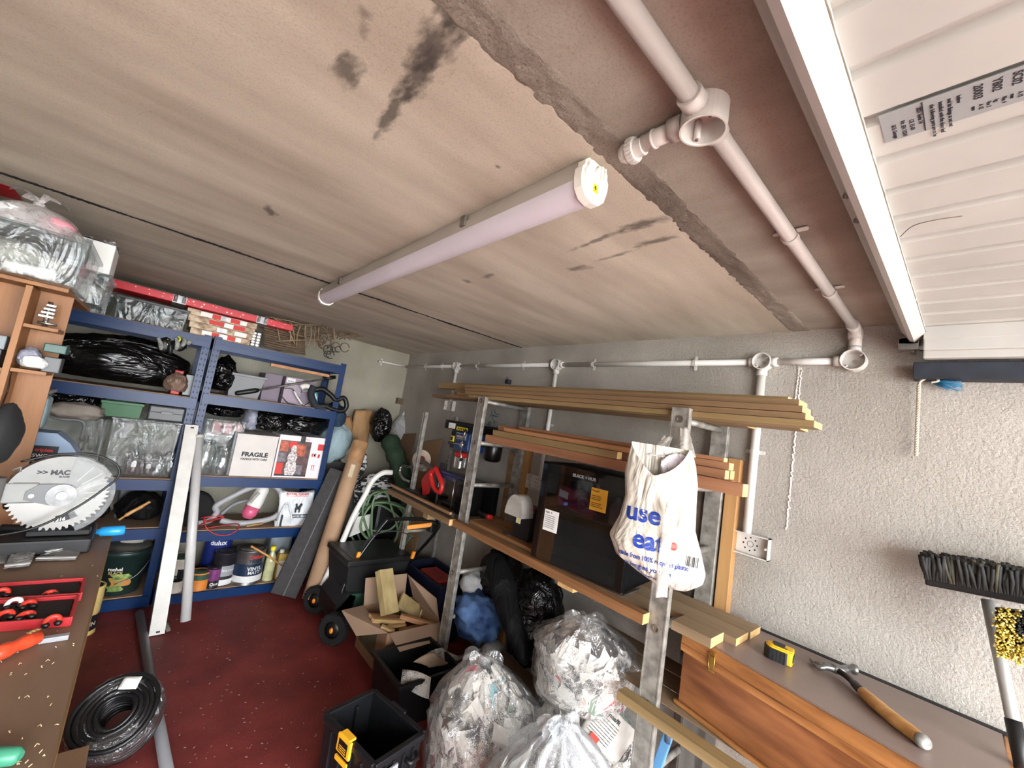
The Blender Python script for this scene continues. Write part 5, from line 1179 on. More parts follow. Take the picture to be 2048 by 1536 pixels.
# ---------------------------------------------------------------- navy bin, offcut box and black boxes
pm('bin_navy', (18, 24, 46), 0.45, 0, 0.08)
def tub(name, label, cat, x0, x1, y0, y1, h, m, th=0.006, flare=0.02, lip=0.012, parts=None):
    t = thing(name, label, cat, ((x0+x1)/2, (y0+y1)/2, 0))
    f = flare
    o0 = [(x0, y0), (x1, y0), (x1, y1), (x0, y1)]; o1 = [(x0-f, y0-f), (x1+f, y0-f), (x1+f, y1+f), (x0-f, y1+f)]
    i0 = [(x0+th, y0+th), (x1-th, y0+th), (x1-th, y1-th), (x0+th, y1-th)]; i1 = [(x0-f+th, y0-f+th), (x1+f-th, y0-f+th), (x1+f-th, y1+f-th), (x0-f+th, y1+f-th)]
    vs = [(*p, 0) for p in o0]+[(*p, h) for p in o1]+[(*p, th) for p in i0]+[(*p, h) for p in i1]
    MB().add(vs, [(3, 2, 1, 0), (0, 1, 5, 4), (1, 2, 6, 5), (2, 3, 7, 6), (3, 0, 4, 7), (8, 9, 10, 11), (12, 13, 9, 8), (13, 14, 10, 9), (14, 15, 11, 10), (15, 12, 8, 11), (4, 5, 13, 12), (5, 6, 14, 13), (6, 7, 15, 14), (7, 4, 12, 15)]).build('shell', m, t)
    if lip:
        r = MB(); e = f+lip
        r.bb(x0-e, x1+e, y0-e, y0-f, h-0.018, h, 0.003).bb(x0-e, x1+e, y1+f, y1+e, h-0.018, h, 0.003).bb(x0-e, x0-f, y0-f, y1+f, h-0.018, h, 0.003).bb(x1+f, x1+e, y0-f, y1+f, h-0.018, h, 0.003)
        r.build('rim', m, t)
    return t
tub('storage_bin', 'dark navy plastic bin behind the cardboard box', 'bin', 1.67, 1.87, 2.32, 2.76, 0.40, 'bin_navy')
pm('red_plastic', (150, 40, 36), 0.5); MB().bb(1.70, 1.84, 2.40, 2.66, 0.05, 0.385, 0.01).build('red_case', 'red_plastic', **tagd('dark red case inside the navy bin', 'case'))

cbx = thing('cardboard_box', 'open brown cardboard box full of timber offcuts', 'cardboard box', (1.42, 2.35, 0))
x0, x1, y0, y1, h = 1.245, 1.60, 2.165, 2.54, 0.245
w = MB(); t = 0.005
w.bb(x0, x1, y0, y0+t, 0, h).bb(x0, x1, y1-t, y1, 0, h).bb(x0, x0+t, y0+t, y1-t, 0, h).bb(x1-t, x1, y0+t, y1-t, 0, h).bb(x0+t, x1-t, y0+t, y1-t, 0.0, t)
w.build('carton', 'cardboard', cbx)
MB().bb(x0-0.0015, x0-0.0003, 2.28, 2.50, 0.06, 0.235).build('printed_panel', pm('print_olive', (84, 78, 56), 0.8, 0, 0.15, 10), cbx, label='dark green printed panel')
def flap(pts, m='cardboard_in'):
    n = (V(pts[1])-V(pts[0])).cross(V(pts[2])-V(pts[0])).normalized()*0.004
    q = [V(p) for p in pts]; MB().add(q+[p+n for p in q], [(3, 2, 1, 0), (4, 5, 6, 7), (0, 1, 5, 4), (1, 2, 6, 5), (2, 3, 7, 6), (3, 0, 4, 7)]).build('flap', m, cbx)
flap([(x0, y0+0.01, h), (x0, y1-0.01, h), A(683, 1222, x=1.10), A(712, 1272, x=1.13)])
flap([(x0+0.01, y1, h), (x1-0.06, y1, h), A(814, 1147, y=2.56), A(731, 1156, y=2.56)])
flap([(x1, y1-0.02, h), (x1, y0+0.02, h), A(873, 1196, y=2.26), A(817, 1150, y=2.48)])
flap([(x0+0.01, y0, h), (x1-0.01, y0, h), A(888, 1278, y=2.06), A(800, 1303, y=2.04)])
wood('offcut', (172, 152, 108), (138, 118, 78), 'z', 14); wood('offcut_x', (172, 144, 100), (150, 118, 70), 'x', 18); wood('offcut_red', (176, 130, 92), (140, 98, 64), 'x', 18)
def stick(label, p0, p1, w_, h_, m, up=None):
    mb = MB().bar(p0, p1, w_, h_, up, 0.0015); d = (V(p1)-V(p0)).normalized(); L = (V(p1)-V(p0)).length/2; c = (V(p0)+V(p1))/2
    for f in range(len(mb.f)):
        ctr = sum((mb.v[i] for i in mb.f[f]), V((0, 0, 0)))/len(mb.f[f])
        if abs((ctr-c).dot(d)) > L-0.0008: mb.m[f] = 1
    mb.build('timber_offcut', [m, 'endgrain'], **tagd(label, 'offcut', 'timber offcuts in the cardboard box'))
stick('thick pale green offcut standing up out of the cardboard box', A(780, 1228, y=2.30), A(768, 1140, y=2.44), 0.105, 0.045, 'offcut', V((0.25, -0.8, 0.5)))
stick('pale offcut lying flat at the front of the cardboard box', A(745, 1240, y=2.30), A(808, 1243, y=2.30), 0.03, 0.022, 'offcut_x', Z)
stick('reddish batten slanting out over the box corner', A(801, 1232, y=2.32), A(876, 1254, y=2.18), 0.03, 0.028, 'offcut_red', Z)
stick('short bright offcut pointing at the box front corner', A(762, 1253, y=2.24), A(788, 1264, y=2.20), 0.03, 0.02, 'offcut_x', Z)
stick('thin bright offcut in the middle of the box', A(777, 1253, y=2.26), A(810, 1249, y=2.28), 0.026, 0.014, 'offcut_x', Z)
stick('very thin stick poking up in the box', A(838, 1238, y=2.32), A(843, 1219, y=2.34), 0.010, 0.010, 'offcut', X)
stick('wide greenish offcut lying at the back of the box', A(800, 1200, y=2.44), A(840, 1230, y=2.40), 0.10, 0.02, 'offcut', V((0, -0.7, 0.7)))
stick('brown offcut low in the front of the box', A(800, 1262, y=2.24), A(850, 1252, y=2.24), 0.03, 0.02, 'offcut_red', Z)
stick('brown offcut at the edge nearest the mower', A(740, 1232, y=2.36), A(800, 1236, y=2.36), 0.04, 0.02, 'offcut_red', Z)

pbx = tub('paper_tub', 'black tub holding old newspapers behind the crate', 'tub', 1.15, 1.46, 1.78, 2.06, 0.22, 'black', flare=0.015)
pm('bottle_dark', (60, 60, 58), 0.4, 0, 0.1)
for i, (p, q, r_, m_, lb) in enumerate((((805, 1340), (862, 1356), (800, 1376), 'news_a', 'folded white leaflet on top in the black tub'), ((838, 1318), (882, 1296), (876, 1330), 'news_b', 'magazine sticking up out of the black tub'), ((826, 1324), (868, 1306), (858, 1340), 'news_tan', 'brown paper sheet in the black tub behind the leaflet'))):
    a, b, c_ = A(*p, z=0.22+0.012*i), A(*q, z=0.225+0.014*i), A(*r_, z=0.17+0.01*i)
    u, v = b-a, c_-a
    MB().sheet(lambda s_, t_: a+u*s_+v*t_+Z*0.012*math.sin(s_*3+t_*2), 8, 6, thick=0.004).build('newspaper', m_, **tagd(lb, 'newspaper'))

# black crate with yellow latch
ck = [A(655, 1425, z=0.3), A(750, 1378, z=0.3), A(845, 1465, z=0.3), A(745, 1530, z=0.3)]
pm('crate_black', (20, 21, 24), 0.4, 0, 0.15, 20, 0.05, 120); pm('latch_yellow', (244, 178, 40), 0.45, 0, 0.02)
cr = thing('tool_crate', 'black plastic tool crate with a yellow latch', 'crate', (0.88, 1.50, 0))
cc_ = sum(ck, V((0, 0, 0)))/4
e1 = (ck[1]-ck[0]+ck[2]-ck[3])/2; e2 = (ck[3]-ck[0]+ck[2]-ck[1])/2; e1.z = e2.z = 0
l1, l2 = e1.length/2, e2.length/2; e1.normalize(); e2 = V((e1.y, -e1.x, 0))
def CB(a, b, z): return V((cc_.x, cc_.y, 0)) + e1*a + e2*b + Z*z
tap = 0.90; zt_ = 0.30; thk = 0.008
def ring(k, z, ins=0.0): return [CB(-l1*k+ins, -l2*k+ins, z), CB(l1*k-ins, -l2*k+ins, z), CB(l1*k-ins, l2*k-ins, z), CB(-l1*k+ins, l2*k-ins, z)]
vs = ring(tap, 0.0)+ring(1, zt_)+ring(tap, thk, thk)+ring(1, zt_, thk)
MB().add(vs, [(0, 1, 2, 3), (4, 5, 1, 0), (5, 6, 2, 1), (6, 7, 3, 2), (7, 4, 0, 3), (11, 10, 9, 8), (8, 9, 13, 12), (9, 10, 14, 13), (10, 11, 15, 14), (11, 8, 12, 15), (12, 13, 5, 4), (13, 14, 6, 5), (14, 15, 7, 6), (15, 12, 4, 7)]).build('shell', 'crate_black', cr)
def cbar(a0, b0, a1, b1, z, w_, h_, name, m='crate_black', bev=0.003, **k): return MB().bar(CB(a0, b0, z), CB(a1, b1, z), w_, h_, Z, bev).build(name, m, cr, **k)
for a in ((-l1, -l2, l1, -l2), (l1, -l2, l1, l2), (l1, l2, -l1, l2), (-l1, l2, -l1, -l2)): cbar(*a, zt_-0.010, 0.022, 0.022, 'rim_bar')
for s_ in (-1, 1):
    for k in (-0.6, -0.2, 0.2, 0.6):
        MB().bar(CB(s_*(l1*tap+0.004), l2*k, 0.02), CB(s_*(l1+0.002), l2*k, zt_-0.03), 0.012, 0.010, e2, 0.002).build('rib', 'crate_black', cr)
        MB().bar(CB(l1*k, s_*(l2*tap+0.004), 0.02), CB(l1*k, s_*(l2+0.002), zt_-0.03), 0.012, 0.010, e1, 0.002).build('rib', 'crate_black', cr)
for k in (-0.5, 0.4): MB().bar(CB(-l1*0.2+l1*k, -l2+0.014, zt_-0.16), CB(-l1*0.2+l1*k, -l2+0.012, zt_-0.02), 0.03, 0.012, e1, 0.003).build('inner_rib', 'crate_black', cr)
cbar(l1+0.010, -l2*0.3, l1+0.010, l2*0.25, zt_-0.004, 0.014, 0.020, 'hinge')
for f_, sg in (((-l1-0.014, 0.0), -1),):
    p = CB(f_[0], l2*0.02, zt_-0.022)
    lt_ = MB().obox(p, e1*0.006, e2*0.040, Z*0.030, 0.004).obox(p+Z*0.030+e1*0.010, e1*0.014, e2*0.030, Z*0.004, 0.002).build('latch', 'latch_yellow', cr, label='yellow clip latch')
    MB().obox(p-e1*0.0062-Z*0.002, e1*0.0010, e2*0.026, Z*0.020).build('latch_panel', 'black', lt_)
    for i in range(3): MB().obox(p-e1*0.0068-Z*(0.002+0.007*i), e1*0.0010, e2*0.020, Z*0.0014).build('latch_line', 'latch_yellow', lt_)
    MB().obox(p-e1*0.003-Z*0.050, e1*0.004, e2*0.036, Z*0.008, 0.002).build('latch_foot', 'latch_yellow', lt_)
# black side handle and grey plate on the near face
MB().obox(CB(-l1*0.35, l2+0.010, zt_-0.055), e1*0.030, e2*0.003, Z*0.012).build('grey_plate', 'print_grey', cr)
MB().tube([CB(l1*0.25, l2+0.010, zt_-0.05), CB(l1*0.30, l2+0.03, zt_-0.055), CB(l1*0.62, l2+0.03, zt_-0.055), CB(l1*0.68, l2+0.010, zt_-0.05)], 0.008, 8).build('side_handle', 'black', cr)

# dark items below the fridge shelf
um = thing('umbrella', 'closed black umbrella leaning under the fridge shelf', 'umbrella', A(1040, 1300, x=1.60))
u0, u1 = A(985, 1100, x=1.60), A(1052, 1330, x=1.52)
MB().tube([u0, u0.lerp(u1, 0.12), u0.lerp(u1, 0.4), u0.lerp(u1, 0.7), u0.lerp(u1, 0.95), u1], [0.012, 0.055, 0.075, 0.06, 0.03, 0.008], 14).build('canopy', crinkle('umbrella_cloth', (7, 7, 8), 0.7, 10, 0.8, (1, 1, 0.2), 0.2), um)
bundle('bin_bag', 'black bin bag slumped under the far end of the fridge shelf', 'bag', (1000, 1165), 1.98, (0.13, 0.16, 0.22), 'bin_bag', 21)
bundle('bin_bag', 'large black bin bag standing behind the upper newspaper sack', 'bag', (1068, 1230), 1.50, (0.15, 0.16, 0.24), 'bin_bag', 23)
m = pm('quilt_blue', (120, 160, 216), 0.8, 0, 0, 7, 0.5, 14, (1, 1, 1), 0.2, (18, 32, 84))
c = A(955, 1232, x=1.70)
MB().blob(c, (0.13, 0.17, 0.13), 31, 0.22, 3.2, 34, 24, ridge=0.18).build('quilt', 'quilt_blue', **tagd('crumpled blue patterned quilt on the floor behind the ladder', 'quilt'))
c = A(946, 1168, x=1.75)
MB().blob(c, (0.07, 0.10, 0.08), 33, 0.2, 2, 26, 18, ridge=0.1).build('pillow', crinkle('pillow_white', (206, 206, 206), 0.8, 8, 0.5), **tagd('white pillow squeezed above the blue quilt', 'pillow'))
MB().bb(1.58, 1.86, 1.42, 1.86, 0.0, 0.17, 0.004).build('flat_carton', 'cardboard_dark', **tagd('flat brown carton on the floor under the umbrella', 'carton'))
c = A(985, 1296, z=0.20)
MB().blob(c, (0.07, 0.05, 0.03), 3, 0.3, 4, 20, 14).build('paper_wad', 'pillow_white', **tagd('crumpled white paper between carton and newspaper sack', 'paper'))
# ---------------------------------------------------------------- blue boltless shelving
def Xat(px, y, z):
    k = (px-1024)/FPX; q = V((0, y, z-1.5)); a = _r.x - k*_f.x; return (k*_f.dot(q) - _r.dot(q))/a
def Zat(py, x, y):
    k = (py-768)/FPX; q = V((x, y, 0)); a = _d.z - k*_f.z; return 1.5 + (k*_f.dot(q) - _d.dot(q))/a
def span(pl_, pr_, pt, y, z):
    x0, x1 = Xat(pl_, y, z), Xat(pr_, y, z); return x0, x1, Zat(pt, x0, y)
pm('rack_blue', (2, 44, 92), 0.34, 0.0, 0.08, 10, spec=0.3); pm('mdf', (150, 122, 96), 0.8, 0, 0.06, 6)
YR0, YR1 = 3.49, 3.90
def rack(label, x0, x1, levels, top):
    t = thing('shelving_unit', label, 'shelving', ((x0+x1)/2, (YR0+YR1)/2, 0))
    for x, s in ((x0, 1), (x1, -1)):
        for y, q in ((YR0, 1), (YR1, -1)):
            p = MB().bb(x, x+s*0.045, y, y+q*0.002, 0.0, top).bb(x, x+s*0.002, y, y+q*0.040, 0.0, top).build('post', 'rack_blue', t)
            if q == 1:
                sl_ = MB()
                for i in range(int(top/0.038)):
                    z = 0.03+0.038*i
                    for dx in (0.012, 0.033): sl_.bb(x+s*dx-0.0035, x+s*dx+0.0035, y-0.0008, y+0.0004, z-0.006, z+0.006)
                    sl_.bb(x-s*0.0008, x+s*0.0003, y+0.015, y+0.022, z-0.006, z+0.006)
                sl_.build('slots', 'ink', p, kind='stuff')
            MB().bb(x-s*0.003, x+s*0.048, y-q*0.003, y+q*0.042, 0.0, 0.012).build('foot', 'black', p)
    for z in levels:
        for y, q in ((YR0, -1), (YR1, 1)):
            b = MB().bb(x0+0.010, x1-0.010, y+q*0.001, y+q*0.011, z-0.074, z-0.040).bb(x0+0.010, x1-0.010, y+q*0.001, y+q*0.016, z-0.036, z-0.006).bb(x0+0.010, x1-0.010, y-q*0.02, y+q*0.012, z-0.040, z-0.034)
            b.build('beam', 'rack_blue', t)
        for x, s in ((x0, 1), (x1, -1)): MB().bb(x+s*0.003, x+s*0.018, YR0+0.02, YR1-0.02, z-0.070, z-0.008).build('side_beam', 'rack_blue', t)
        MB().bb(x0+0.004, x1-0.004, YR0+0.004, YR1-0.004, z-0.0065, z).build('shelf_board', 'mdf', t)
    return t
RL = [0.066, 0.474, 0.845, 1.405, 1.785]; LL = [0.078, 0.505, 0.815, 1.362, 1.785]
rack('blue metal shelving unit nearer the room corner with the fragile box', 0.268, 1.178, RL, 1.80)
rack('blue metal shelving unit behind the workbench with bin bags and clear tubs', -0.66, 0.256, LL, 1.795)

# --- contents helpers
def tubbox(label, x0, x1, y0, y1, z0, z1, lid='lid_grey', body='tub_clear', name='clear_tub', cat='storage tub', inner=None, group=None):
    t = thing(name, label, cat, ((x0+x1)/2, (y0+y1)/2, z0), group=group); k = 0.012
    vs = [(x0+k, y0+k, z0), (x1-k, y0+k, z0), (x1-k, y1-k, z0), (x0+k, y1-k, z0), (x0, y0, z1-0.012), (x1, y0, z1-0.012), (x1, y1, z1-0.012), (x0, y1, z1-0.012)]
    MB().add(vs, [(3, 2, 1, 0), (0, 1, 5, 4), (1, 2, 6, 5), (2, 3, 7, 6), (3, 0, 4, 7)]).build('tub_body', body, t)
    r = MB(); r.bb(x0-0.008, x1+0.008, y0-0.008, y1+0.008, z1-0.016, z1, 0.004); r.build('lid', lid, t)
    w = MB()
    for xx in (x0+0.012, x1-0.012): w.bb(xx-0.004, xx+0.004, y0-0.002, y0+0.010, z0+0.004, z1-0.014, 0.002)
    w.build('corner_rib', body, t, kind='stuff')
    return t
pm('lid_grey', (150, 150, 152), 0.4, 0, 0.06); pm('lid_dark', (70, 72, 74), 0.4, 0, 0.06)
clear('tub_clear', (0.84, 0.87, 0.87), 0.06, 0.16, 0.5, 8, (0.45, 0.49, 0.49), 0.07, (1, 1, 0.5))
clear('glass', (0.92, 0.95, 0.95), 0.30, 0.04, 0.05, 6, (0.8, 0.82, 0.82), 0.05)
def cartonbox(name, label, cat, x0, x1, y0, y1, z0, z1, m, bev=0.002, group=None):
    t = thing(name, label, cat, ((x0+x1)/2, (y0+y1)/2, z0), group=group)
    MB().bb(x0, x1, y0, y1, z0, z1, bev).build('carton', m, t); return t
def jar(label, c, r, h, fill=None, lidm='chrome', group=None):
    t = thing('glass_jar', label, 'jar', c, group=group); c = V(c)
    MB().lathe([(0.001, 0), (r*0.9, 0), (r, 0.008), (r, h*0.72), (r*0.72, h*0.86), (r*0.72, h*0.92)], c, Z, 24).build('glass_body', 'glass', t)
    if fill: MB().lathe([(0.001, 0.006), (r*0.86, 0.006), (r*0.90, 0.014), (r*0.90, h*0.60), (0.001, h*0.60)], c, Z, 22).build('contents', fill, t)
    MB().lathe([(0.001, h), (r*0.70, h), (r*0.78, h*0.96), (r*0.78, h*0.91), (0.001, h*0.91)], c, Z, 24).build('lid', lidm if lidm != 'chrome' else 'glass', t)
    MB().tube([c+V((r*0.78*math.cos(2*PI*i/20), r*0.78*math.sin(2*PI*i/20), h*0.89)) for i in range(20)], 0.002, 6, closed=True).tube([c+V((0.01, -r*0.80, h*0.98)), c+V((0.012, -r*1.02, h*0.84)), c+V((0.004, -r*1.03, h*0.70)), c+V((-0.006, -r*1.02, h*0.84)), c+V((-0.006, -r*0.80, h*0.98))], 0.0022, 6).build('wire_clip', 'chrome', t)
    return t
def tin(label, cx, cy, z0, r, h, body, band=None, band2=None, lid='dull_steel', handle=False, words=(), name='paint_tin', cat='paint tin'):
    t = thing(name, label, cat, (cx, cy, z0)); o = V((cx, cy, z0))
    MB().lathe([(0.001, 0), (r, 0), (r+0.0015, 0.003), (r, 0.008), (r, h-0.008), (r+0.002, h-0.004), (r, h), (r*0.86, h), (r*0.84, h-0.006), (0.001, h-0.006)], o, Z, 30).build('can', body, t)
    for i, b in enumerate((band, band2)):
        if b: MB().lathe([(r+0.0006, h*b[1]), (r+0.0006, h*b[2])], o, Z, 30).build('label_band', b[0], t)
    MB().lathe([(0.001, h-0.004), (r*0.80, h-0.004), (r*0.82, h-0.001), (0.001, h-0.001)], o, Z, 26).build('lid', lid, t)
    if handle: MB().tube(spline([o+V((-r, 0, h*0.8)), o+V((-r*0.9, -r*0.5, h*0.55)), o+V((0, -r*1.12, h*0.35)), o+V((r*0.9, -r*0.5, h*0.55)), o+V((r, 0, h*0.8))], 6), 0.0022, 6).build('bail_handle', 'steel', t)
    for w in words:
        txt, a, zf, hh, mt = w
        def wrap(x, z_, r=r, a=a, o=o):
            th = -PI/2 + a + x/r; n = V((math.cos(th), math.sin(th), 0)); return o + n*(r+0.0012) + Z*z_, n
        lettering(txt, (0, h*zf, 0), (1, 0, 0), (0, 1, 0), hh, mt, t, 0.0003, 0.03, align='CENTER', wrap=wrap)
    return t
def film_bag(name, label, c, r, m, seed, amp=0.16, fq=2.2, ridge=0.12, cat='bag'):
    return MB().blob(c, r, seed, amp, fq, 34, 24, ridge=ridge, flat=0.35).build(name, m, **tagd(label, cat))
Yf = 3.51
# --- unit by the corner: second shelf from the top (z 1.405)
z = RL[3]+0.0005
film_bag('bin_bag', 'crumpled black plastic bag beside the grey plastic bin on the upper shelf', (0.375, 3.62, z+0.13), (0.085, 0.12, 0.15), 'bin_bag', 41)
x0, x1 = Xat(468, Yf, z), Xat(556, Yf, z)
pm('bin_grey', (124, 126, 128), 0.5, 0, 0.04)
t = tub('storage_bin', 'grey plastic bin on the upper shelf of the corner unit', 'bin', 0.425, 0.61, 3.56, 3.80, 0.17, 'bin_grey', flare=0.022, lip=0.014)
t.location.z += z
pm('lilac_box', (168, 152, 166), 0.7, 0, 0.05, 6); pm('mauve_box', (128, 116, 130), 0.7, 0, 0.05, 6)
cartonbox('carton', 'mauve carton with its back to the grey plastic bin', 'carton', 0.635, 0.755, 3.60, 3.85, z, z+0.21, 'mauve_box')
t = cartonbox('carton', 'pale lilac carton with a white printed corner on the upper shelf', 'carton', 0.775, 1.00, 3.58, 3.84, z, z+0.21, 'lilac_box')
MB().bb(0.785, 0.845, 3.5785, 3.5797, z+0.165, z+0.20).build('label', 'label_white', t)
MB().bb(0.90, 1.00, 3.5785, 3.5797, z+0.02, z+0.21).build('dark_panel', 'mauve_box', t)
lettering('beko', (0.79, 3.578, z+0.172), X, Z, 0.016, 'ink', t)
for i in range(4): lettering('steam cleaner set', (0.79, 3.578, z+0.150-0.014*i), X, Z, 0.007, 'label_white', t)
st_ = thing('wood_lath', 'thin orange wood lath lying under the top shelf of the corner unit', 'lath', (0.86, 3.55, 1.68))
a, b = A(541, 729, y=3.535), A(658, 752, y=3.535)
MB().bar(a, b, 0.03, 0.022, Z, 0.002).build('lath', 'cedar_pale', st_)
rd = thing('tool_rod', 'metal rod tool with black handle lying across the cartons', 'tool', A(560, 775, y=3.50))
a, b, c_ = A(518, 780, y=3.545), A(648, 758, y=3.53), A(470, 787, y=3.55)
MB().cyl(a, b, 0.0075, 10).build('rod', 'dull_steel', rd)
MB().tube([c_, c_.lerp(a, 0.1), c_.lerp(a, 0.85), a], [0.012, 0.018, 0.019, 0.012], 12).build('handle', 'black', rd)
MB().tube([b, b+(b-a).normalized()*0.09], 0.015, 10).build('end_grip', 'black', rd)
ir = thing('power_tool', 'white and blue corded power tool at the end of the upper shelf', 'power tool', (0.93, 3.53, z))
ci = A(610, 795, y=3.535)
MB().tube(spline([ci+V((-0.045, 0, 0.07)), ci+V((-0.02, 0, 0.09)), ci+V((0.02, 0, 0.085)), ci+V((0.055, 0, 0.04)), ci+V((0.07, 0, -0.05))], 6), [0.022]*20+[0.026]*5, 12).build('body', 'white_paint', ir)
MB().tube(spline([ci+V((-0.035, -0.006, 0.045)), ci+V((0.01, -0.006, 0.05)), ci+V((0.035, -0.006, 0.0)), ci+V((0.045, -0.006, -0.05))], 6), 0.013, 10).build('handle_grip', 'bin_grey', ir)
MB().tube(spline([ci+V((0.03, -0.004, 0.085)), ci+V((0.075, -0.004, 0.04)), ci+V((0.09, -0.004, -0.04))], 6), 0.012, 10).build('blue_cover', pm('tool_blue', (52, 150, 190), 0.4), ir, label='blue curved cover')
MB().tube([A(*p, y=3.52) for p in ((600, 812), (575, 806), (561, 790), (566, 776), (585, 778), (598, 795), (606, 812), (628, 800), (632, 780))], 0.0042, 6).build('cable', 'black', ir)
MB().tube(spline([A(588, 782, y=3.515), A(596, 796, y=3.515), A(604, 808, y=3.515)], 5), 0.008, 8).build('small_grip', 'label_white', ir)
hs_ = thing('tool_belt', 'black webbing tool belt hanging over the end post of the shelving', 'belt', A(660, 800, y=3.50))
MB().tube(spline([A(*p, y=3.50) for p in ((630, 780), (645, 778), (662, 790), (672, 800), (688, 796), (693, 812), (684, 822), (664, 818), (650, 812), (634, 812))], 6), 0.02, 8).build('strap', 'black', hs_)
MB().tube(spline([A(*p, y=3.505) for p in ((628, 772), (622, 790), (632, 812), (650, 818))], 6), 0.028, 8).build('pouch', pm('webbing', (34, 40, 46), 0.8), hs_)

# --- middle shelf of the corner unit (z .845)
z = RL[2]+0.0005
og = tubbox('clear drawer box with pink packets and glass jars behind the leaning pipe', 0.34, 0.575, 3.56, 3.82, z, z+0.385, 'tub_clear', group=None)
MB().bb(0.345, 0.570, 3.564, 3.568, z+0.265, z+0.275).build('divider', 'tub_clear', og)
pm('packet_pink', (196, 150, 152), 0.6)
for k in range(3):
    p = thing('food_packet', ('pink food packet behind the clear drawer front, first of three', 'pink food packet in the middle behind the clear drawer front', 'pink food packet next to the fragile box behind the drawer front')[k], 'packet', (0.405+0.065*k, 3.60, z+0.28), group='pink packets in the clear drawer box')
    MB().bb(0.378+0.065*k, 0.434+0.065*k, 3.58, 3.66, z+0.278, z+0.365, 0.012).build('packet', 'packet_pink', p)
    MB().bb(0.383+0.065*k, 0.39+0.065*k, 3.578, 3.5795, z+0.29, z+0.35).build('shine_strip', 'label_white', p)
jar('empty clip-top glass jar in front of the clear drawer box', (0.482, 3.555, z), 0.062, 0.20)
jar('second empty glass jar behind the leaning white pipe', (0.375, 3.545, z), 0.055, 0.24)
pm('carton_white', (214, 208, 202), 0.7, 0, 0.03)
x0, x1 = Xat(457, Yf, z), Xat(541, Yf, z); zt2 = Zat(873, x0, Yf)
fb = cartonbox('carton', 'white carton printed with a fragile warning', 'carton', x0, x1, Yf, 3.80, z, z+0.30, 'carton_white')
MB().bb(x0-0.014, x0-0.001, Yf+0.02, 3.80, z, z+0.31).build('side_flap', 'bin_grey', fb)
MB().hexa([(x0-0.002, Yf-0.003, z+0.29), (x1+0.002, Yf-0.003, z+0.29), (x1+0.002, 3.8, z+0.302), (x0-0.002, 3.8, z+0.302), (x0-0.002, Yf-0.003, z+0.304), (x1+0.002, Yf-0.003, z+0.304), (x1+0.002, 3.8, z+0.307), (x0-0.002, 3.8, z+0.307)]).build('lid_flap', 'carton_white', fb)
xc = (x0+x1)/2
lettering('FRAGILE', (xc, Yf-0.001, z+0.145), X, Z, 0.031, 'ink', fb, 0.0004, 0.06, align='CENTER', width=0.168); lettering('HANDLE WITH CARE', (xc, Yf-0.001, z+0.118), X, Z, 0.015, 'ink', fb, 0.0004, 0.05, align='CENTER', width=0.168)
x0, x1 = x1+0.006, Xat(641, Yf, z)
pm('carton_bright', (232, 226, 228), 0.55, 0, 0.02); pm('print_red', (206, 52, 46), 0.6, 0, 0); pm('photo_dark', (92, 62, 58), 0.5, 0, 0.3, 30); pm('photo_orange', (190, 92, 62), 0.5, 0, 0.3, 40); pm('photo_grey', (120, 112, 118), 0.5, 0, 0.3, 40)
pb_ = cartonbox('carton', 'white and red carton with a photograph of a glass ornament', 'carton', x0, x1, Yf, 3.80, z, z+0.325, 'carton_bright')
xp = x0 + (x1-x0)*0.66
MB().bb(x0+0.012, xp, Yf-0.0012, Yf-0.0002, z+0.012, z+0.285).build('photo_panel', 'photo_dark', pb_)
for a, b, c_, d, m_ in ((0.012, 0.075, 0.20, 0.28, 'photo_orange'), (0.012, 0.06, 0.02, 0.11, 'print_red'), (0.13, 0.20, 0.17, 0.26, 'photo_orange'), (0.13, 0.20, 0.02, 0.10, 'photo_grey'), (0.012, 0.07, 0.12, 0.19, 'photo_grey'), (0.08, 0.13, 0.23, 0.28, 'print_red')):
    MB().bb(x0+a, min(x0+b, xp), Yf-0.0018, Yf-0.0010, z+c_, z+d).build('photo_patch', m_, pb_)
pm('photo_glass', (216, 206, 202), 0.4, 0, 0.35, 70)
orn = [(0.10, 0.02), (0.145, 0.02), (0.158, 0.06), (0.15, 0.11), (0.142, 0.125), (0.15, 0.16), (0.14, 0.19), (0.132, 0.20), (0.138, 0.225), (0.125, 0.25), (0.105, 0.25), (0.094, 0.225), (0.10, 0.20), (0.09, 0.19), (0.08, 0.16), (0.088, 0.125), (0.08, 0.11), (0.074, 0.06), (0.085, 0.02)]
MB().prism(orn, (x0, Yf-0.0018, z), X, Z, 0.0006).build('photo_ornament', 'photo_glass', pb_)
MB().bb(x0+0.012, xp, Yf-0.0022, Yf-0.0014, z+0.012, z+0.026).build('caption_strip', 'ink', pb_)
MB().bb(x1-0.068, x1-0.022, Yf-0.0012, Yf-0.0002, z+0.225, z+0.275).build('red_square', 'print_red', pb_)
for dx in (-0.100, -0.080): MB().prism([(0, 0), (0.008, 0.01), (0.004, 0.02), (0.012, 0.032), (0.002, 0.034), (-0.006, 0.02), (-0.002, 0.01)], (x1+dx, Yf-0.0002, z+0.165), X, Z, 0.0008).build('symbol', 'print_red', pb_)
MB().cyl((x1-0.082, Yf-0.0002, z+0.185), (x1-0.082, Yf-0.0010, z+0.185), 0.008, 12).build('symbol', 'ink', pb_)
MB().prism([(0, 0), (0.016, 0), (0.018, 0.022), (0.010, 0.034), (0.002, 0.022)], (x1-0.058, Yf-0.0002, z+0.165), X, Z, 0.0008).build('symbol', 'print_red', pb_)
for dx in (-0.088, -0.074): MB().prism([(0, 0), (0.005, 0), (0.005, 0.024), (0.009, 0.024), (0.0025, 0.034), (-0.004, 0.024), (0, 0.024)], (x1+dx, Yf-0.0002, z+0.075), X, Z, 0.0008).build('arrow', 'print_red', pb_)
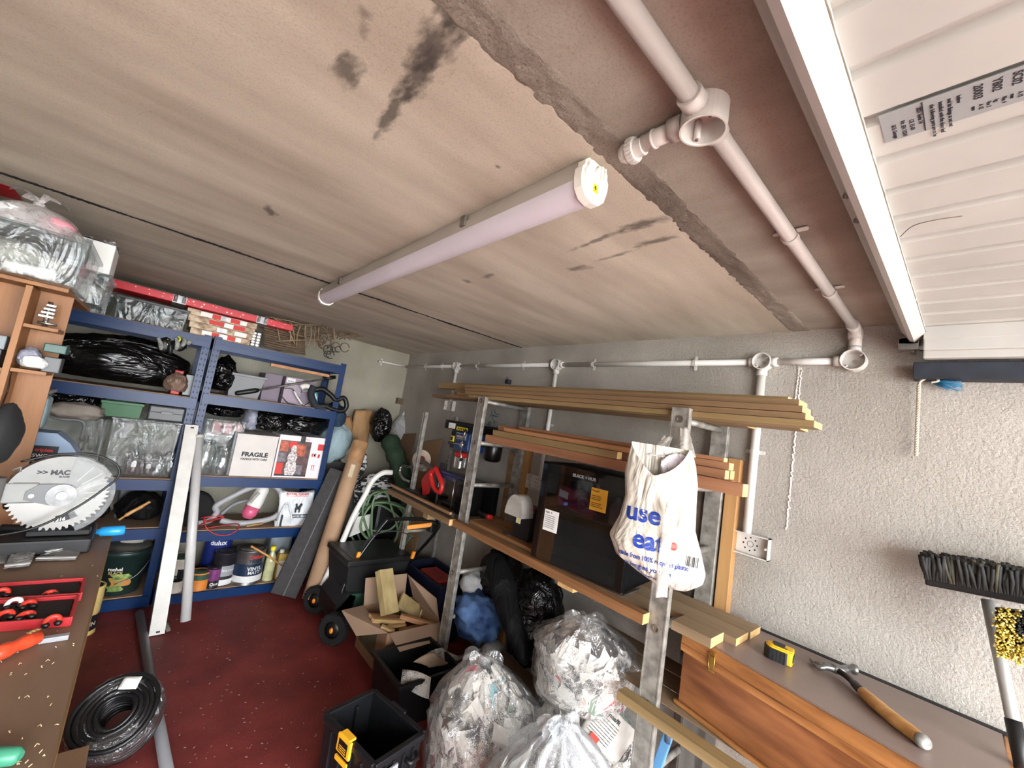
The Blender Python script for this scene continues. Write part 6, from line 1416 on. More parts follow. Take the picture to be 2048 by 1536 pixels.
MB().bb(x1-0.094, x1-0.062, Yf-0.0010, Yf-0.0002, z+0.066, z+0.070).build('arrow_line', 'print_red', pb_)
lettering('FESTIVE', (x0+0.16, Yf-0.0006, z+0.296), X, Z, 0.012, 'print_red', pb_)
MB().bb(x0+0.150, x0+0.185, Yf-0.004, 3.80, z+0.3255, z+0.3275).bb(x0+0.150, x0+0.185, Yf-0.004, Yf-0.0022, z+0.275, z+0.3275).build('black_tape', 'glossy_black', pb_)
film_bag('bin_bag', 'shiny black bin bag lying on top of the white and red carton', (0.965, 3.63, z+0.412), (0.20, 0.13, 0.085), 'bin_bag_long', 43, 0.2, 2.6, 0.16)
film_bag('bin_bag', 'crumpled black bin bag lying on top of the fragile carton', (0.735, 3.60, z+0.408), (0.125, 0.13, 0.10), 'bin_bag', 44, 0.2, 2.6, 0.16)
film_bag('carrier_bag', 'lilac grey carrier bag squeezed between drawer box and fragile carton', (0.608, 3.62, z+0.40), (0.052, 0.10, 0.10), crinkle('bag_lilac', (150, 152, 168), 0.45, 10, 0.7), 45)
film_bag('bin_bag', 'black bin bag on top of the clear drawer box', (0.44, 3.66, z+0.442), (0.12, 0.13, 0.055), 'bin_bag', 46)

# --- second shelf of the corner unit (z .474)
z = RL[1]+0.0005
pm('hose_grey', (160, 160, 162), 0.45, 0, 0.06)
hz = thing('vacuum_hose', 'grey vacuum cleaner hose looped on the shelf below the fragile box', 'hose', (0.65, 3.6, z))
hp_ = [A(*p, y=3.56) for p in ((396, 1046), (420, 1040), (434, 1024), (432, 1012), (462, 994), (500, 976), (540, 968), (562, 985), (566, 1012), (548, 1034), (510, 1044), (470, 1046), (440, 1040))]
pts = spline(hp_, 10)
MB().tube(pts, [0.020+0.0012*(i % 2) for i in range(len(pts))], 12).build('hose', 'hose_grey', hz)
MB().tube(spline([A(*p, y=3.59) for p in ((440, 1030), (470, 1008), (505, 1000), (530, 1008))], 6), 0.014, 10).build('inner_hose', 'bin_grey', hz)
m = pm('pink_white', (218, 208, 214), 0.35, 0, 0, 6, 0, 60, (1, 1, 1), 0.5, (200, 90, 120))
sv = thing('hand_vacuum', 'white and pink hand held cleaner body lying in the grey hose', 'vacuum cleaner', A(512, 1010, y=3.54))
a, b = A(494, 1034, y=3.545), A(530, 972, y=3.56)
MB().tube([a, a.lerp(b, 0.15), a.lerp(b, 0.5), a.lerp(b, 0.9), b], [0.032, 0.05, 0.052, 0.042, 0.03], 16).build('body', 'white_paint', sv)
MB().tube([a-(b-a)*0.03, a.lerp(b, 0.1), a.lerp(b, 0.34)], [0.030, 0.0495, 0.053], 16).build('pink_nozzle', pm('pink', (206, 92, 126), 0.35, 0, 0.1), sv, label='translucent pink dust cup')
MB().tube([A(500, 1005, y=3.49), A(518, 985, y=3.50)], 0.012, 8).build('button_strip', 'guard_grey', sv)
x0, x1 = Xat(549, Yf, z), Xat(618, Yf, z)
pf = thing('pet_food_bag', 'white printed bag of pet food on the second shelf of the corner unit', 'bag', ((x0+x1)/2, 3.56, z))
crinkle('bag_gloss_white', (216, 220, 222), 0.3, 8, 0.5, (1, 1, 0.5)); 
def pfn(u, v): return V((x0+(x1-x0)*u + 0.008*math.sin(v*5), Yf+0.0+0.012*noise.noise(V((u*5, v*5, 2)))-0.02*math.sin(PI*u)*math.sin(PI*v), z+0.262*v))
MB().sheet(pfn, 18, 20, thick=0.11).build('sack', 'bag_gloss_white', pf)
def pw(x, z_):
    u, v = (x-x0)/(x1-x0), (z_-z)/0.262; return pfn(u, v) + V((0, -0.002, 0)), -Y
xm = (x0+x1)/2
lettering('ROYAL CANIN', (xm, z+0.240, 0), (1, 0, 0), (0, 1, 0), 0.016, 'print_red', pf, 0.0004, 0.05, 'CENTER', wrap=pw, width=0.16)
wv = MB()
for i in range(8):
    a, b = pw(xm-0.08+0.02*i, z+0.232), pw(xm-0.06+0.02*i, z+0.232); wv.bar(a[0], b[0], 0.002, 0.003, Z)
wv.build('red_line', 'print_red', pf)
p = pw(xm+0.01, z+0.06)[0]
MB().bb(xm-0.02, x1-0.012, p.y-0.008, p.y-0.002, z+0.068, z+0.094).build('blue_band', pm('ink_blue', (40, 50, 70), 0.6), pf)
lettering('MATURE CONSULT', (xm-0.016, p.y-0.0085, z+0.075), X, Z, 0.011, 'label_white', pf, 0.0004, 0.04, width=0.10)
dg = [(0, 0), (0.012, 0), (0.014, 0.03), (0.03, 0.03), (0.034, 0.0), (0.046, 0.0), (0.048, 0.05), (0.06, 0.075), (0.05, 0.09), (0.036, 0.08), (0.03, 0.062), (0.018, 0.06), (0.012, 0.085), (0.0, 0.09), (-0.006, 0.075), (0.002, 0.06), (-0.004, 0.03)]
MB().prism([(q[0]*0.8, q[1]*0.8) for q in dg], (xm-0.012, p.y-0.018, z+0.11), X, Z, 0.001).build('dog_print', 'ink', pf, label='dark printed drawing of a dog')
MB().tube(spline([V((x0+0.015, p.y-0.006, z+0.01)), V((x0+0.02, p.y-0.012, z+0.12)), V((x0+0.05, p.y-0.016, z+0.185)), V((x0+0.09, p.y-0.014, z+0.10)), V((x0+0.105, p.y-0.012, z+0.06))], 6), 0.007, 8).build('carry_strap', 'bag_gloss_white', pf)
MB().bb(x0+0.028, x0+0.040, p.y-0.006, p.y-0.0015, z+0.006, z+0.09).build('dark_stripe', 'ink', pf)
film_bag('carrier_bag', 'small white carrier bag behind the pet food bag', (x1+0.045, 3.66, z+0.13), (0.05, 0.07, 0.125), 'bag_gloss_white', 47)
rc = thing('round_case', 'black round zip case behind the leaning white pipe', 'case', (0.385, 3.56, z))
MB().lathe([(0.001, -0.05), (0.10, -0.05), (0.118, -0.03), (0.118, 0.03), (0.10, 0.05), (0.001, 0.05)], (0.385, 3.60, z+0.122), -Y, 26).build('shell', 'net_black', rc)
pm('cable_red', (170, 34, 42), 0.45)
rcb = thing('red_cable', 'thin red cable lying in loops over the shelf edge', 'cable', A(430, 1045, y=3.48))
MB().tube(spline([A(*p, y=yy) for p, yy in (((395, 1052), 3.54), ((420, 1040), 3.53), ((440, 1036), 3.53), ((414, 1044), 3.50), ((408, 1034), 3.51), ((412, 1054), 3.475), ((430, 1068), 3.468), ((455, 1070), 3.468), ((474, 1060), 3.468), ((476, 1048), 3.50), ((440, 1052), 3.53), ((400, 1058), 3.53))], 8), 0.0042, 6).build('cable', 'cable_red', rcb)
MB().tube(spline([A(*p, y=3.545) for p in ((402, 1036), (430, 1032), (448, 1034), (420, 1042), (402, 1046))], 6), 0.0055, 6).build('clamp_lead', 'cable_red', rcb)
MB().tube([A(493, 1052, y=3.53), A(526, 1047, y=3.53)], 0.008, 8).build('wood_stick', 'offcut_x', **tagd('short pale stick lying on the shelf in front of the pet food bag', 'stick'))

# --- bottom shelf of the corner unit (z .066)
z = RL[0]+0.0005
pm('tin_blue', (30, 44, 110), 0.35, 0, 0.05); pm('tin_dark', (40, 38, 44), 0.35, 0.2, 0.1); pm('tin_purple', (128, 60, 120), 0.4, 0, 0.25, 40); pm('tin_navy', (22, 44, 70), 0.4, 0, 0.04); pm('tin_white', (224, 224, 222), 0.4, 0, 0.02); pm('tin_green', (52, 84, 66), 0.45); pm('tin_orange', (214, 130, 50), 0.5, 0, 0.12, 20); pm('oil_yellow', (196, 164, 84), 0.4, 0, 0.1, 12); pm('can_grey', (122, 130, 136), 0.45, 0, 0.05); pm('tub_cream', (214, 206, 192), 0.6); pm('gold_print', (216, 190, 120), 0.5)
tin('blue paint tin with white script at the back of the bottom shelf', 0.60, 3.74, z, 0.088, 0.30, 'tin_blue', None, None, 'tin_blue', words=(('dulux', -0.15, 0.82, 0.034, 'tin_white'),))
tin('dark grey tin with a purple flower label on the bottom shelf', 0.635, 3.585, z, 0.072, 0.225, 'tin_dark', ('print_grey', 0.30, 0.62), ('tin_white', 0.02, 0.20), 'tin_dark', words=(('One Coat', 0.3, 0.45, 0.016, 'tin_white'),))
tin('small dark tin with purple printed front', 0.575, 3.525, z, 0.042, 0.145, 'tin_dark', ('tin_purple', 0.38, 0.90), None, 'tin_dark', words=(('One', 0.2, 0.16, 0.020, 'tin_white'),))
tin('large steel tin of white trade paint with navy band', 0.79, 3.565, z, 0.098, 0.245, 'steel', ('tin_navy', 0.28, 0.62), ('tin_white', 0.10, 0.28), 'dull_steel', False, (('Dulux', 0.25, 0.78, 0.026, 'print_red'), ('TRADE', 0.25, 0.66, 0.022, 'tin_navy'), ('VINYL', 0.25, 0.44, 0.026, 'tin_white'), ('MATT', 0.25, 0.33, 0.022, 'tin_white')))
tin('orange and green tin of wood treatment at the shelf front', 0.50, 3.535, z, 0.062, 0.115, 'tin_orange', ('tin_green', 0.62, 0.96), None, 'tin_green')
tin('white tin with lettered front between the purple and orange tins', 0.585, 3.60, z+0.0, 0.045, 0.10, 'tin_white')
tin('green and white tub with a dark lid behind the leaning pipe', 0.385, 3.64, z, 0.075, 0.19, 'tub_cream', ('tin_green', 0.15, 0.45), None, 'tin_green')
tin('small cream pot with black lid at the foot of the shelving post', 0.372, 3.525, z, 0.042, 0.072, 'tub_cream', None, None, 'black')
tin('small black capped bottle behind the cream pot', 0.405, 3.58, z, 0.035, 0.125, 'tin_dark', ('label_white', 0.1, 0.4), None, 'black', name='bottle', cat='bottle')
wr = thing('paint_brush', 'long wooden brush lying over the big paint tin', 'paint brush', A(535, 1110, y=3.45))
MB().tube([A(502, 1092, y=3.47), A(535, 1111, y=3.46), A(565, 1132, y=3.45)], [0.008, 0.008, 0.005], 8).build('handle', 'hickory', wr)
MB().tube([A(478, 1101, y=3.54), A(515, 1106, y=3.53)], 0.009, 8).build('stick', 'offcut_x', **tagd('pale stirring stick lying across the big paint tin lid', 'stick'))
bo = thing('bottle', 'clear ribbed bottle of pale yellow liquid beside the big paint tin', 'bottle', (0.935, 3.54, z))
m = pm('pale_liquid', (196, 196, 150), 0.15, 0, 0.1, 20)
pr = [(0.001, 0), (0.036, 0), (0.038, 0.006)]
for i in range(7): pr += [(0.038, 0.02+0.02*i), (0.034, 0.028+0.02*i)]
pr += [(0.034, 0.17), (0.014, 0.205), (0.014, 0.225), (0.001, 0.225)]
MB().lathe(pr, (0.930, 3.545, z), Z, 20).build('body', 'pale_liquid', bo)
MB().lathe([(0.001, 0.222), (0.018, 0.222), (0.018, 0.25), (0.001, 0.25)], (0.930, 3.545, z), Z, 16, smooth=False).build('cap', 'yellow', bo)
oc = thing('oil_can', 'square yellow and white can with a label on the bottom shelf', 'can', (1.02, 3.55, z))
MB().bb(0.978, 1.078, 3.525, 3.60, z, z+0.19, 0.006).build('can', 'oil_yellow', oc)
MB().bb(0.985, 1.045, 3.5235, 3.5246, z+0.02, z+0.14).build('label', 'label_white', oc); MB().cyl((1.0, 3.56, z+0.19), (1.0, 3.56, z+0.215), 0.016, 14).build('cap', 'label_white', oc)
jc = thing('jerry_can', 'grey plastic jerry can at the back of the bottom shelf', 'jerry can', (1.0, 3.72, z))
MB().bb(0.93, 1.09, 3.66, 3.82, z, z+0.29, 0.02).build('can', 'can_grey', jc); MB().tube([(0.95, 3.73, z+0.285), (0.96, 3.73, z+0.325), (1.06, 3.73, z+0.325), (1.07, 3.73, z+0.285)], 0.013, 10).build('handle', 'can_grey', jc)
sc_ = thing('spray_can', 'spray can with a red cap behind the dark trunking', 'spray can', (1.12, 3.60, z))
MB().lathe([(0.001, 0), (0.032, 0), (0.032, 0.15), (0.024, 0.165), (0.001, 0.165)], (1.115, 3.60, z), Z, 18).build('can', 'guard_grey', sc_); MB().lathe([(0.001, 0.21), (0.03, 0.21), (0.031, 0.155), (0.001, 0.155)], (1.115, 3.60, z), Z, 18).build('cap', 'red', sc_)

# --- on top of both units
z = 1.7858
pm('wrap_red', (206, 28, 44), 0.35, 0, 0.06, 6); pm('ribbon_silver', (176, 174, 176), 0.3, 0.3, 0.2, 40); pm('wrap_white', (238, 232, 228), 0.5, 0, 0)
m = pm('pattern_brown', (132, 102, 78), 0.7, 0, 0, 26, 0, 60, (1, 1, 1), 0.4, (214, 196, 168))
for k in range(4):
    x0, x1 = Xat(379-2*k, 3.53, z+0.042*k), Xat(498+5*k, 3.53, z+0.042*k)
    t = cartonbox('gift_box', ('lowest', 'second', 'third', 'topmost')[k] + ' patterned flat gift box in the stack under the red parcel', 'gift box', x0, x1, 3.52+0.004*k, 3.80, z+0.0425*k, z+0.0425*k+0.041, 'pattern_brown', group=None)
    w_ = x1-x0
    for a, b, m_ in ((0.18, 0.34, 'wrap_white'), (0.34, 0.46, 'print_red'), (0.46, 0.60, 'ribbon_silver'), (0.60, 0.74, 'print_red'), (0.74, 0.84, 'wrap_white')) if k % 3 == 0 else ((0.30, 0.52, 'print_red'), (0.52, 0.66, 'wrap_white'), (0.66, 0.84, 'print_red')) if k == 2 else ((0.42, 0.58, 'ribbon_silver'), (0.7, 0.9, 'wrap_white')):
        MB().bb(x0+w_*a, x0+w_*b, 3.5185+0.004*k, 3.5197+0.004*k, z+0.0425*k+0.006, z+0.0425*k+0.036).build('print_patch', m_, t)
zr = z+0.0425*4+0.003
ra, rb_ = A(222, 540, y=3.60), A(584, 634, y=3.60)
rp_ = thing('gift_parcel', 'long flat red starred parcel with silver ribbon on top of the shelving', 'parcel', ra.lerp(rb_, 0.5))
ra.z = rb_.z = zr+0.026
MB().obox((ra+rb_)/2, (rb_-ra)/2, V((0, 0.11, 0)), Z*0.024, 0.003).build('parcel', 'wrap_red', rp_)
rnd = random.Random(5)
st5 = lambda r: [((r if i % 2 == 0 else r*0.45)*math.sin(2*PI*i/10), (r if i % 2 == 0 else r*0.45)*math.cos(2*PI*i/10)) for i in range(10)]
yf = 3.60-0.11
for k in range(34):
    u = rnd.uniform(0.02, 0.98); p = ra.lerp(rb_, u)
    MB().prism(st5(rnd.choice((0.003, 0.0045, 0.007))), (p.x, yf-0.0002, p.z+rnd.uniform(-0.017, 0.017)), X, Z, 0.0006).build('star', 'wrap_white', rp_)
for u in (0.34, 0.80):
    p = ra.lerp(rb_, u)
    MB().bb(p.x-0.035, p.x+0.035, yf-0.002, 3.711, p.z-0.0255, p.z+0.0255).build('ribbon', 'ribbon_silver', rp_)
    for s in (-1, 1): MB().sheet(lambda a, b: V((p.x+0.012*s+0.02*s*a, yf-0.004-0.02*math.sin(PI*a), p.z+0.02-0.045*b+0.01*math.sin(b*9))), 6, 6).build('ribbon_tail', 'ribbon_silver', rp_)
tubbox('clear lidded tub on top of the shelving beside the gift boxes', Xat(224, 3.53, z), Xat(368, 3.53, z), 3.53, 3.86, z, z+0.145, 'lid_dark')
pm('tub_fill', (92, 100, 98), 0.8, 0, 0.3, 20)
x0, x1 = Xat(224, 3.53, z), Xat(368, 3.53, z)
MB().blob(((x0+x1)/2, 3.70, z+0.062), ((x1-x0)*0.44, 0.14, 0.058), 51, 0.08, 3, 24, 14).build('folded_cloth', 'tub_fill', **tagd('folded grey green cloth inside the clear tub on the shelving', 'cloth'))
dtb = thing('dotted_tin', 'black tin with white dots beside the gift boxes', 'tin', (0.62, 3.55, z))
xd = Xat(508, 3.53, z)
MB().bb(xd-0.03, xd+0.035, 3.53, 3.62, z, z+0.115, 0.004).build('tin', 'glossy_black', dtb)
for i in range(2):
    for j in range(5): MB().lathe([(0.001, 0), (0.009, 0), (0.009, 0.0008), (0.001, 0.0008)], (xd-0.014+0.030*i, 3.5295, z+0.014+0.021*j), -Y, 14, smooth=False, sx=1.3).build('dot', 'wrap_white', dtb)
# wire reindeer frames
pm('wire_bronze', (150, 128, 100), 0.5, 0.3, 0.2, 40); pm('twig', (112, 92, 72), 0.8, 0, 0.2, 30)
wf = thing('wire_ornament', 'bundle of folded bronze wire and twig ornaments on top of the shelving', 'ornament', (0.9, 3.65, z))
rnd = random.Random(9)
def wire(pts, r=0.0042, m_='wire_bronze'): MB().tube(pts, r*1.35, 6).build('wire', m_, wf)
for k in range(9):
    a = A(530+rnd.uniform(0, 25), 628+rnd.uniform(0, 62), y=3.52+rnd.uniform(0, 0.25)); b = A(650+rnd.uniform(-20, 30), 652+rnd.uniform(0, 55), y=3.54+rnd.uniform(0, 0.2))
    a.z = max(a.z, z+0.006); b.z = max(b.z, z+0.006); mid = a.lerp(b, 0.5)+Z*rnd.uniform(-0.006, 0.012); wire(spline([a, mid, b], 5))
for k in range(11):
    px = 555+11*k; y = 3.53+rnd.uniform(0, .05)
    a, b = A(px+rnd.uniform(-6, 6), 640+(px-555)*0.16, y=y), A(px+rnd.uniform(-8, 14), 684+(px-555)*0.2, y=y); b.z = max(b.z, z+0.006)
    wire(spline([a, a.lerp(b, 0.5)+X*rnd.uniform(-0.03, 0.03), b], 5), 0.0038)
for k in range(16):
    c = A(rnd.uniform(640, 690), rnd.uniform(655, 700), y=rnd.uniform(3.52, 3.66)); c.z = max(c.z, z+0.05); r_ = rnd.uniform(0.025, 0.05); ph = rnd.uniform(0, 6); u = V((math.cos(ph), 0.4*math.sin(ph), 0.3)).normalized(); v = frame(u)[1]
    wire(arc(c, r_, ph, ph+rnd.uniform(3.5, 6), 14, u, v), 0.0034, 'twig')
for k in range(7):
    a = A(678, 672+rnd.uniform(-8, 8), y=3.56); b = A(rnd.uniform(700, 732), rnd.uniform(655, 684), y=3.58); wire(spline([a, a.lerp(b, .5)+Z*rnd.uniform(-.02, .03), b], 6), 0.0032, 'twig')
    for j in range(3):
        t_ = rnd.uniform(.2, .9); q = a.lerp(b, t_); wire([q, q+V((rnd.uniform(-.03, .03), 0, rnd.uniform(-.03, .04)))], 0.0026, 'twig')
for k in range(12):
    a = A(528, 640+4.6*k, y=3.62); a.z = max(a.z, z+0.005); b = a+V((0.30, 0.02, -0.008+0.001*k)); b.z = max(b.z, z+0.005); wire([a, b], 0.0055, 'twig')
for k in range(5):
    c = A(664+rnd.uniform(-12, 14), 706+rnd.uniform(-8, 6), y=3.48); wire(arc(c, rnd.uniform(.02, .04), 0, 5.5, 14, X, Z), 0.003, 'black')
# ---------------------------------------------------------------- shelving behind the workbench
z = LL[3]+0.0005
lb = thing('bin_bag', 'long shiny black bin bag full of cloth on the upper shelf behind the bench', 'bag', (-0.15, 3.66, z))
MB().blob((-0.17, 3.66, z+0.155), (0.36, 0.15, 0.17), 61, 0.14, 2.0, 44, 28, ridge=0.10, flat=0.3).build('sack', 'bin_bag_long', lb)
gl = thing('work_glove', 'black work gloves with yellow cuffs and grey fingers hanging by the post', 'glove', A(340, 690, y=3.46))
pm('glove_grey', (150, 152, 146), 0.8, 0, 0.2, 40); pm('glove_lime', (200, 206, 60), 0.6)
for i, (px, py, qx, qy) in enumerate(((322, 700, 316, 676), (340, 708, 336, 680), (352, 700, 352, 676), (364, 692, 368, 676), (374, 688, 378, 682))):
    MB().tube(spline([A(qx, qy, y=3.45), A((px+qx)/2+3, (py+qy)/2, y=3.445), A(px, py, y=3.45)], 5), [0.010]*4+[0.013]*5+[0.010]*2, 10).build('finger', 'glove_grey' if i != 1 else 'black', gl)
MB().blob(A(330, 690, y=3.475), (0.035, 0.018, 0.05), 3, 0.2, 3, 18, 12).blob(A(358, 690, y=3.475), (0.04, 0.018, 0.04), 4, 0.2, 3, 18, 12).build('palm', 'black', gl)
for px, py in ((333, 684), (354, 678)): MB().tube(arc(A(px, py, y=3.448), 0.016, -1.2, 1.6, 8, X, Z), 0.006, 8).build('cuff', 'glove_lime', gl)
MB().bb(0.105, 0.155, 3.55, 3.75, z, z+0.165, 0.006).build('red_case', 'red', **tagd('narrow red case standing upright beside the bin bag', 'case'))
MB().bb(0.165, 0.225, 3.56, 3.76, z, z+0.15, 0.006).build('steel_flask', 'glossy_black', **tagd('dark narrow box between red case and shelving post', 'box'))
film_bag('net_bag', 'brown mesh bag bulging over the edge of the upper shelf', A(352, 768, y=3.50)+V((0, 0, 0.0)), (0.065, 0.06, 0.07), crinkle('net_brown', (124, 100, 84), 0.6, 16, 0.8), 63)
# middle shelf (z .815)
z = LL[2]+0.0005
tubbox('large clear plastic tub holding glass jars behind the bench', -0.13, 0.205, 3.52, 3.86, z, z+0.365, 'tub_clear')
tubbox('second clear plastic tub further along behind the white dust mask', -0.42, -0.145, 3.53, 3.86, z, z+0.345, 'tub_clear')
m = pm('jam_red', (70, 12, 16), 0.3, 0, 0.3, 40)
for i, (px, r_, h_, fl_) in enumerate(((262, 0.050, 0.15, 'jam_red'), (292, 0.042, 0.13, 'jam_red'), (312, 0.036, 0.125, None), (334, 0.043, 0.16, None))):
    x = Xat(px, 3.58, z)
    j = jar(('large jar of dark red preserve at the tub front', 'small jar of dark red preserve next to the large one', 'slim empty clip jar in the big clear tub', 'tall empty clip jar nearest the shelving post')[i], (x, 3.575, z+0.006), r_, h_, fl_)
    MB().bb(x-0.012, x+0.012, 3.575-r_-0.002, 3.575-r_-0.0008, z+h_*0.42, z+h_*0.62).build('paper_label', 'label_white', j)
x = Xat(285, 3.60, z); tp = thing('paper_strip', 'white crumpled tissue hanging inside the big clear tub', 'paper', (x, 3.62, z+0.25))
x = Xat(226, 3.60, z)
MB().sheet(lambda u, v: V((x-0.03+0.06*u+0.012*math.sin(v*6), 3.57+0.01*math.sin(u*9), z+0.33-0.10*v)), 8, 10, thick=0.001).build('tissue', 'pillow_white', tp)
zt = z+0.3655
pm('box_green', (44, 104, 62), 0.45, 0, 0.06)
x0, x1 = Xat(196, 3.52, zt), Xat(281, 3.52, zt)
t = tub('green_box', 'green plastic box on top of the big clear tub', 'box', x0+0.008, x1-0.008, 3.53, 3.72, 0.095, 'box_green', flare=0.006, lip=0.006); t.location.z += zt
x0, x1 = Xat(292, 3.52, zt), Xat(366, 3.52, zt)
t = thing('tool_case', 'flat grey tool case next to the green box', 'case', ((x0+x1)/2, 3.6, zt))
MB().bb(x0, x1, 3.53, 3.75, zt, zt+0.098, 0.010).build('case_shell', 'lid_dark', t); MB().bb((x0+x1)/2-0.03, (x0+x1)/2+0.03, 3.522, 3.531, zt+0.045, zt+0.065, 0.003).build('clasp', 'bin_grey', t)
MB().bb(x0-0.002, x1+0.002, 3.527, 3.531, zt+0.052, zt+0.056).build('seam', 'ink', t)
pm('mask_cloth', (158, 150, 140), 0.85, 0, 0.08, 20)
mk = thing('dust_mask', 'pale grey cloth cap lying upside down on the second clear tub', 'cap', A(148, 820, y=3.40))
c = A(150, 822, y=3.42)
MB().blob(c, (0.13, 0.10, 0.05), 65, 0.2, 2.2, 28, 18, ridge=0.12).build('cloth', 'mask_cloth', mk)
MB().tube(spline([c+V((-0.12, -0.05, -0.03)), c+V((-0.04, -0.10, -0.042)), c+V((0.05, -0.09, -0.05)), c+V((0.06, -0.08, -0.15))], 6), 0.007, 8).build('strap', 'bin_grey', mk)
film_bag('bin_bag', 'dark bag and cloth stuffed behind the white cap under the shelf', (-0.36, 3.60, z+0.44), (0.16, 0.12, 0.075), 'bin_bag', 66)
# lower shelves
z = LL[1]+0.0005
film_bag('bin_bag', 'black cloth bag slumped on the lower shelf behind the saw', (0.10, 3.62, z+0.10), (0.125, 0.12, 0.10), 'umbrella_cloth', 67)
film_bag('bin_bag', 'dark bag at the lower shelf partly hidden by the saw blade', (-0.15, 3.64, z+0.11), (0.12, 0.12, 0.11), 'bin_bag', 68)
MB().bb(-0.02, 0.10, 3.72, 3.86, z, z+0.25, 0.01).build('grey_box', 'lid_dark', **tagd('dark grey box at the back of the lower shelf', 'box'))
hb = thing('hand_brush', 'hand brush with a pale worn wooden handle on the black bag', 'brush', A(270, 1020, y=3.45))
a, b = A(238, 1040, y=3.455), A(300, 1003, y=3.47)
MB().tube(spline([a, a.lerp(b, .3)+Z*0.004, a.lerp(b, .7), b], 5), [0.006]*4+[0.011]*8+[0.009]*4, 10).build('handle', 'hickory', hb)
z = LL[0]+0.0005
pm('bucket_green', (30, 48, 46), 0.38, 0, 0.05); pm('bucket_lid', (24, 32, 32), 0.4, 0, 0.05)
bk = thing('bucket', 'large dark green bucket with a black lid and a food picture label', 'bucket', (0.095, 3.60, z))
o = V((0.085, 3.625, z)); RB, HB = 0.125, 0.27
MB().lathe([(0.001, 0), (RB*0.84, 0), (RB*0.86, 0.006), (RB, HB-0.03), (RB+0.006, HB-0.03), (RB+0.006, HB-0.006), (RB, HB)], o, Z, 40).build('tub', 'bucket_green', bk)
MB().lathe([(0.001, HB-0.004), (RB*0.9, HB-0.004), (RB*0.92, HB+0.006), (RB+0.008, HB+0.008), (RB+0.010, HB-0.004), (RB+0.004, HB-0.006)], o, Z, 40).build('lid', 'bucket_lid', bk)
MB().tube(spline([o+V((RB, -0.03, HB-0.02)), o+V((RB*0.98, -0.08, HB-0.07)), o+V((RB*0.55, -RB*0.98, HB-0.15)), o+V((-0.02, -RB*1.02, HB-0.19))], 7), 0.0028, 6).build('bail_handle', 'steel', bk)
def bw(x, z_):
    th = -PI/2 + x/RB; n = V((math.cos(th), math.sin(th), 0)); return o + n*(RB*(0.86+0.14*z_/HB)+0.0014) + Z*z_, n
lettering('ronhol', (-0.035, HB*0.585, 0), (1, 0, 0), (0, 1, 0), 0.020, 'label_white', bk, 0.0004, 0.05, 'CENTER', wrap=bw)
lettering('BLACK', (-0.03, HB*0.50, 0), (1, 0, 0), (0, 1, 0), 0.018, 'gold_print', bk, 0.0004, 0.02, 'CENTER', wrap=bw)
m = pm('food_print', (214, 130, 60), 0.5, 0, 0, 30, 0, 60, (1, 1, 1), 0.5, (150, 150, 80)); pm('food_green', (136, 160, 84), 0.5, 0, 0.4, 30)
def patch(x0, x1, z0, z1, m_, k=0.0005):
    MB().sheet(lambda u, v: (lambda pn: pn[0]+pn[1]*k)(bw(x0+(x1-x0)*u+0.01*math.sin(v*5), z0+(z1-z0)*v)), 10, 6).build('label_picture', m_, bk)
patch(-0.05, 0.055, 0.06, 0.115, 'food_print'); patch(-0.045, 0.05, 0.105, 0.135, 'food_green', 0.001); patch(-0.06, 0.02, 0.03, 0.065, 'food_green', 0.001)
wb = thing('white_bucket', 'white bucket standing behind the dark green bucket', 'bucket', (0.13, 3.80, z))
MB().lathe([(0.001, 0), (0.09, 0), (0.098, 0.34), (0.105, 0.345), (0.105, 0.36), (0.095, 0.362), (0.001, 0.34)], (0.12, 3.795, z), Z, 30).build('tub', 'tub_cream', wb)
# tin on the floor by the bench
tin('tall tin with cream and black label standing on the floor behind the bench edge', -0.035, 3.26, 0.0005, 0.062, 0.26, 'gold_print', ('tin_dark', 0.10, 0.42), ('gold_print', 0.70, 0.80), 'black', words=(('STAIN', 0.35, 0.20, 0.022, 'tub_cream'),))

# ---------------------------------------------------------------- leaning lengths and floor pipe
wa = thing('steel_angle', 'white perforated steel angle leaning on the blue shelving post', 'steel angle', A(305, 1270, z=0.0))
pm('angle_white', (216, 214, 206), 0.5, 0, 0.05, 12); pm('angle_side', (64, 58, 54), 0.7, 0, 0.3, 20)
b0, b1 = A(313, 1270, z=0.004), A(384, 850, y=3.455)
d_ = (b1-b0).normalized(); ux = (X - d_*d_.x).normalized(); nn = d_.cross(ux)
if nn.y > 0: nn = -nn
MB().obox((b0+b1)/2, ux*0.036, nn*0.0015, (b1-b0)/2).build('face', 'angle_white', wa)
MB().obox((b0+b1)/2-ux*0.036-nn*0.012, ux*0.0015, nn*0.014, (b1-b0)/2).build('side_flange', 'angle_side', wa, label='dark side flange of the angle')  # flange coloured much darker than the white face
for u in (0.012, 0.985):
    p = b0.lerp(b1, u)+nn*0.0016; MB().obox(p+ux*0.004, ux*0.009, nn*0.0005, d_*0.005).build('hole', 'ink', wa)
a, b = b0+ux*0.036+d_*0.05, A(338, 1262, z=0.006)
MB().bar(a+nn*-0.012, b, 0.010, 0.020, Z).build('foot_bracket', 'dull_steel', wa)
lp = thing('plastic_pipe', 'white round plastic pipe leaning beside the steel angle', 'pipe', A(372, 1250, z=0.0))
p0, p1 = A(371, 1242, z=0.03), A(398, 872, y=3.452)
MB().tube([p0, p1], 0.0265, 20).build('pipe', pm('pipe_grey_white', (200, 198, 196), 0.35, 0, 0.04), lp)
MB().tube([p1+(p0-p1).normalized()*0.012, p1+(p1-p0).normalized()*0.006], 0.0285, 20).build('end_ring', 'white_pvc', lp)
fp = thing('floor_pipe', 'long grey plastic pipe lying across the red floor', 'pipe', A(300, 1350, z=0.0))
